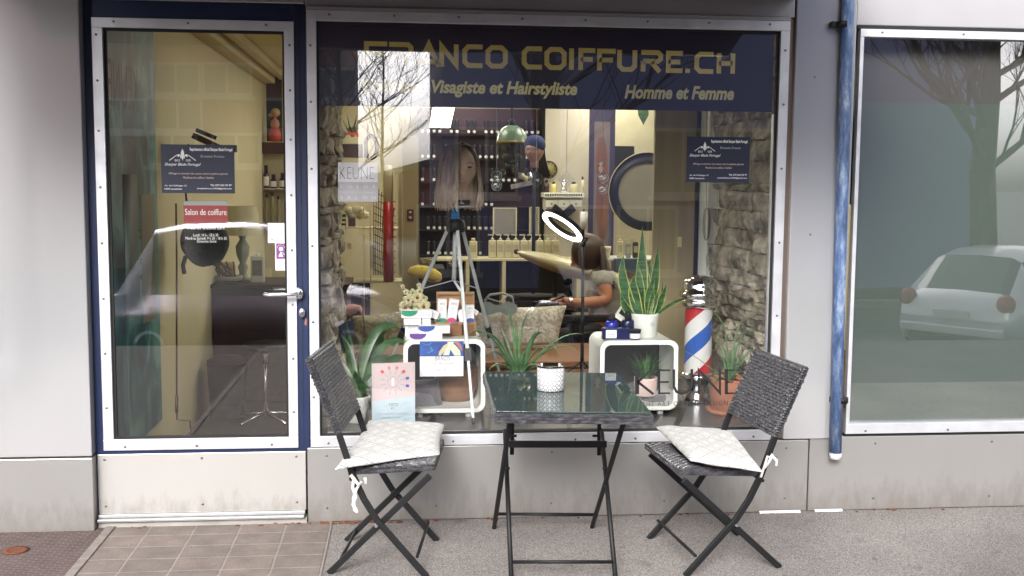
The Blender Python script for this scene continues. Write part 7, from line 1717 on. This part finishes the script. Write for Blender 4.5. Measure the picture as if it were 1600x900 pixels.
# ---------------------------------------------------------------- across the street (seen mirrored in the panes)
ZR = -.87
def tree(x, y, h, r0, fork, seed, label, spread=.55):
    t = empty('street_tree', (x, y, ZR), label, 'tree', 'bare street trees mirrored in the glass'); rr = random.Random(seed); bark = M['bark']
    tk = MB(); top = V3(x+rr.uniform(-.1, .1), y, ZR+fork); tk.tube([(x, y, ZR), (x+.02, y, ZR+fork*.5), top], [r0*1.25, r0, r0*.95], 12); tk.build('trunk', bark, t)
    cr_ = MB()
    def grow(p, d, L, r, lv):
        n_ = 4; pts = [p]; q_ = p.copy(); dd = d.copy()
        for i in range(n_):
            dd = (dd+V3(rr.uniform(-.2, .2), rr.uniform(-.2, .2), rr.uniform(-.04, .16))).normalized(); q_ = q_+dd*L/n_; pts.append(q_.copy())
        cr_.tube(pts, [r, r*.88, r*.76, r*.64, r*.5], 6 if lv < 2 else 4 if lv < 3 else 3, cap=False)
        if lv >= 5 or r < .0035: return
        for k in range(4 if lv < 3 else 3):
            b_ = pts[(4, 3, 2, 1)[k]]; a = rr.uniform(0, 6.28)
            nd = (dd*.9+V3(math.cos(a), math.sin(a), rr.uniform(-.2, .5))*spread*rr.uniform(.7, 1.3)).normalized()
            grow(b_, nd, L*rr.uniform(.55, .78), max(.003, r*.5*rr.uniform(.8, 1.1)), lv+1)
    lead = [top-V3(0, 0, .05)]; hh = h-fork; q_ = lead[0].copy(); nl = 8
    for i in range(nl): q_ = q_+V3(rr.uniform(-.07, .07), rr.uniform(-.07, .07), hh/nl); lead.append(q_.copy())
    cr_.tube(lead, [r0*.95*(1-.88*i/nl) for i in range(nl+1)], 10, cap=False)
    for i in range(nl):
        for k in range(3):
            a = i*2.1+k*2.1+rr.uniform(-.4, .4); pp = lead[i].lerp(lead[i+1], k/3); f_ = 1-.75*i/nl
            grow(pp, V3(math.cos(a)*.75, math.sin(a)*.75, rr.uniform(.45, .8)).normalized(), h*.24*f_*rr.uniform(.8, 1.1), r0*.34*f_, 1)
    cr_.build('branches', bark, t); return t
M['bark'] = mat('grey_brown_bark', (.085, .075, .05), .9, 0, var=.35, vs=12, stretch=(1, 1, .3), bump=.4)
q = RP(862, 280, 11.5); tree(q.x, q.y, 8, .19, 2.6, 3, 'bare street tree mirrored in the middle of the display window', .5)
q = RP(1541, 270, 15.2); tree(q.x, q.y, 9, .25, 2.75, 14, 'bare street tree mirrored in the frosted pane')
q = RP(600, 300, 30); tree(q.x, q.y, 9, .055, 3.2, 21, 'distant bare tree mirrored against the bright sky gap', .6)
q = RP(530, 300, 22); tree(q.x, q.y, 8, .10, 2.4, 33, 'bare tree before the brown building, mirrored at the left of the window', .6)
M['wallblue'] = mat('blue_grey_render', (.25, .27, .46), .8, 0, var=.05, vs=1); M['wallpink'] = mat('pinkish_render', (.34, .17, .15), .8, 0, var=.06, vs=1)
M['wallwhite'] = mat('white_render', (.6, .58, .56), .8, 0, var=.05); M['winglass'] = mat('dark_window_glass', (.05, .06, .07), .1, 0, var=.1, spec=1); M['shut'] = mat('roller_shutter', (.22, .26, .25), .6, 0, var=.1)
def building(x0, x1, y, depth, h, wall, label, wins, roofm, ww=1.3, wh=1.4, z0=ZR):
    t = empty('building', ((x0+x1)/2, y, ZR), label, 'building'); MB().box((x0, y-depth, z0), (x1, y, z0+h)).build('wall', wall, t)
    MB().box((x0-.4, y-depth-.4, z0+h+.002), (x1+.4, y+.4, z0+h+.25)).build('roof', roofm, t)
    for (wx, wz, sh) in wins:
        f = MB().box((wx-ww/2-.08, y+.002, wz-.08), (wx+ww/2+.08, y+.05, wz+wh+.08)).build('window', M['wallwhite'], t)
        MB().box((wx-ww/2, y+.052, wz), (wx-.04, y+.07, wz+wh)).box((wx+.04, y+.052, wz), (wx+ww/2, y+.07, wz+wh)).build('pane', M['shut'] if sh else M['winglass'], f)
        MB().box((wx-ww/2-.15, y+.003, wz-.2), (wx+ww/2+.15, y+.15, wz-.081)).build('sill', M['wallwhite'], f)
Lb = 20
xa = RP(662, 200, Lb).x+.42; xb = RP(1545, 200, Lb).x
wins = []
for px, py in ((1065, 300), (1175, 300), (1010, 420), (1160, 420), (760, 300), (700, 420), (905, 420)):
    w_ = RP(px, py, Lb); wins.append((w_.x, w_.z, px > 1000))
building(xa, xb, -Lb, 12, 9.5, M['wallblue'], 'tall blue grey building across the street, mirrored in the display window', wins, M['fascia'])
for i, py in enumerate((82, 150, 165)):
    w_ = RP(900, py, Lb)
Lc = 26; xa = RP(-200, 200, Lc).x; xb = RP(556, 200, Lc).x-.42; wins = []
for px, py in ((275, 122), (355, 122), (278, 178), (270, 232), (370, 232), (190, 178), (520, 130), (450, 178)):
    w_ = RP(px, py, Lc); wins.append((w_.x, w_.z-.4, py < 140))
building(xa, xb, -Lc, 12, 10.5, M['wallpink'], 'pinkish apartment building mirrored in the door glass', wins, M['wallwhite'], ww=1.2, wh=.75)
Ld = 45; xa = RP(520, 200, Ld).x; xb = RP(700, 200, Ld).x; z_ = RP(640, 268, Ld).z
sb = empty('shed', ((xa+xb)/2, -Ld, ZR), 'low building with a sloping roof closing the sky gap', 'building')
MB().prism([(xa, ZR), (xa, RP(560, 300, Ld).z), (xb, RP(690, 250, Ld).z), (xb, ZR)], -Ld-8, -Ld).build('wall', M['wallpink'], sb)
MB().prism([(xa-.3, RP(560, 300, Ld).z+.001), (xa-.3, RP(560, 300, Ld).z+.25), (xb+.3, RP(690, 250, Ld).z+.35), (xb+.3, RP(690, 250, Ld).z+.1)], -Ld-8.4, -Ld+.4).build('roof', M['shut'], sb)
# sunlit-free low wall & kerb on the far side
MB().box((-30, -16.2, ZR), (40, -15.9, ZR+.13)).build('far_kerb', M['kerbstone'], kind='structure')
# cars
def car(x, y, rot, L, Wd, H, paint, label, hatch=True, name='parked_car'):
    t = empty(name, (0, 0, 0), label, 'car'); hl = L/2
    st = [(-hl, .42, .62, .62, .74, .6), (-hl+.08, .28, .80, .86, .80, .66), (-hl+.28, .25, .93, .99, .84, .66), (-hl+.75, .24, .97, H-.10, .87, .60), (-hl+1.15, .23, .97, H-.02, .88, .62), (-hl+1.9, .22, .96, H, .88, .63), (-hl+2.5, .22, .94, H-.06, .88, .62),
          (-hl+3.25, .22, .93, .98, .87, .70), (-hl+3.5, .23, .90, .94, .86, .70), (hl-.25, .26, .74, .80, .80, .62), (hl-.04, .34, .60, .64, .68, .55), (hl, .42, .52, .54, .6, .5)]
    mb = MB(); mb.smooth = True; wf = Wd/1.76; rings = []
    for (sx_, zb, zbelt, zr, hb_, hr) in st:
        hb_ *= wf; hr *= wf
        prof = [(-hb_*.9, zb), (-hb_, zb+.14), (-hb_*1.0, (zb+zbelt)/2+.1), (-hb_*.97, zbelt), (-hr*1.02, zr-.06 if zr-zbelt > .12 else zbelt+(zr-zbelt)*.6), (-hr*.8, zr), (0, zr+.015)]
        prof = prof+[(-a, b_) for a, b_ in prof[-2::-1]]; rings.append([V3(sx_, a, b_) for a, b_ in prof])
    n_ = len(rings[0]); mb.v = [p for r_ in rings for p in r_]
    gl = MB(); gl.smooth = True
    for i in range(len(rings)-1):
        for k in range(n_-1):
            q_ = [i*n_+k, i*n_+k+1, (i+1)*n_+k+1, (i+1)*n_+k]; side = k in (3, n_-5); topf = k in (4, 5, 6, 7); cabin = 3 <= i <= 5
            isg = (side and cabin and i != 3) or (k in range(4, n_-5) and i in (2, 6)) or (side and i in (2, 6) and False) or (side and i == 3)
            if isg: gl.add([mb.v[a] for a in q_], [(0, 1, 2, 3)])
            else: mb.f.append(q_); mb.m.append(0); mb.sm.append(True)
    mb.f.append([k for k in range(n_)][::-1]); mb.m.append(0); mb.sm.append(False); mb.f.append([(len(rings)-1)*n_+k for k in range(n_)]); mb.m.append(0); mb.sm.append(False)
    mb.f.append([]) if False else None
    o = mb.build('body', paint, t); g_ = gl.build('windows', M['winglass'], t)
    MB().box((-hl+.3, -Wd*.44, .2), (hl-.3, Wd*.44, .32)).build('underbody', M['blackm'], t)
    for sx_ in (-hl+.72, hl-.82):
        for sy in (-1, 1):
            w_ = MB().lathe([(.16, -.10), (.30, -.10), (.315, -.07), (.315, .07), (.30, .10), (.16, .10)], (sx_, sy*(Wd/2-.09), .315), 24, axis='y').build('wheel', M['blackm'], t)
            MB().lathe([(0, sy*.085), (.06, sy*.09), (.2, sy*.105), (.2, sy*.08)], (sx_, sy*(Wd/2-.09), .315), 18, axis='y', cap=False).build('rim', M['steel'], w_)
    for sy in (-1, 1):
        MB().ell((-hl+.12, sy*Wd*.40, .86), (.10, .13, .14), 12, 8).build('tail_lamp', mat('red_lens', (.35, .03, .03), .2) if 'red_lens' not in bpy.data.materials else bpy.data.materials['red_lens'], t)
        MB().ell((hl-.20, sy*Wd*.37, .64), (.2, .12, .08), 12, 8).build('headlight', M['steel'], t)
        MB().ell((hl-1.35*1.0, sy*(Wd/2+.06), .98), (.07, .09, .06), 10, 8).build('wing_mirror', paint, t)
    MB().box((-hl-.012, -.26, .62), (-hl+.01, .26, .74)).build('number_plate', M['paper'], t)
    MB().box((-hl-.03, -Wd*.42, .40), (-hl+.05, Wd*.42, .52)).build('bumper', paint, t, bevel=.02)
    t.location = (x, y, ZR); t.rotation_euler.z = rot
    return t
M['silver'] = mat('silver_car_paint', (.72, .73, .76), .3, .25, var=0, coat=.6); M['silver2'] = mat('plum_car_paint', (.50, .45, .54), .2, 1.0, var=0, coat=.7)
q = RP(1503, 470, 9.3); car(q.x+2.05*math.cos(rad(36))-.15, -9.3-2.05*math.sin(rad(36)), rad(-36), 4.1, 1.76, 1.56, M['silver'], 'silver hatchback seen from behind, mirrored in the frosted pane')
q = RP(635, 440, 10.0); car(q.x-2.0, -10.2, rad(0), 4.1, 1.76, 1.90, M['silver2'], 'dark plum car parked side on, mirrored low in the door and window glass')
# scooter
Ls_ = 8.6; q = RP(885, 470, Ls_)
scq = empty('scooter', (q.x, -Ls_, ZR), 'dark motor scooter with a pale windscreen, mirrored in the middle of the display window', 'scooter')
X0, Y0 = q.x, -Ls_
def sp3(x, y, z): return V3(X0+x, Y0+y, ZR+z)
for x in (-.65, .55):
    MB().lathe([(.15, -.055), (.24, -.055), (.25, 0), (.24, .055), (.15, .055)], sp3(x, 0, .25), 24, axis='y').build('wheel', M['blackm'], scq)
MB().ell(sp3(.18-.68, 0, .62), (.46, .19, .22), 18, 10).ell(sp3(-.2, 0, .86), (.42, .16, .10), 18, 8).build('rear_body', mat('dark_scooter_paint', (.015, .017, .03), .2, 0, coat=.6), scq)
MB().ell(sp3(.42, 0, .72), (.20, .24, .42), 18, 12).build('front_fairing', mat('graphite_paint', (.06, .065, .08), .2, .3, coat=.6), scq)
MB().box(tuple(sp3(-.2, -.16, .30)), tuple(sp3(.4, .16, .38))).build('footboard', M['black'], scq)
mb = MB(); mb.smooth = True
for j in range(5):
    for i in range(7): u, v = i/6-.5, j/4; mb.v.append(sp3(.50-.42*v+.0-.22*(2*u)**2*.4, u*(.50-.14*v), 1.06+.36*v))
for j in range(4):
    for i in range(6): a = j*7+i; mb.f.append([a, a+1, a+8, a+7]); mb.m.append(0); mb.sm.append(True)
mb.build('windscreen', mat('sky_bright_screen', (.80, .82, .9), .2, .0), scq)  # near-white base colour stands in for sky light on the screen
MB().tube([sp3(.3, -.36, 1.08), sp3(.4, -.1, 1.04), sp3(.4, .1, 1.04), sp3(.3, .36, 1.08)], .018, 8).build('handlebar', M['black'], scq)
for s_ in (-1, 1): MB().tube([sp3(.36, s_*.26, 1.07), sp3(.38, s_*.32, 1.22)], .008, 6).ell(sp3(.38, s_*.34, 1.25), (.02, .07, .045), 10, 6).build('mirror', M['black'], scq)
MB().ell(sp3(.60, 0, .85), (.06, .12, .07), 12, 8).build('headlight', M['steel'], scq)
scq.rotation_euler.z = rad(55)
for o_ in bpy.data.objects:
    if o_.type == 'MESH' and o_.parent is None and 'kind' not in o_ and 'label' not in o_: print('UNLABELLED', o_.name)
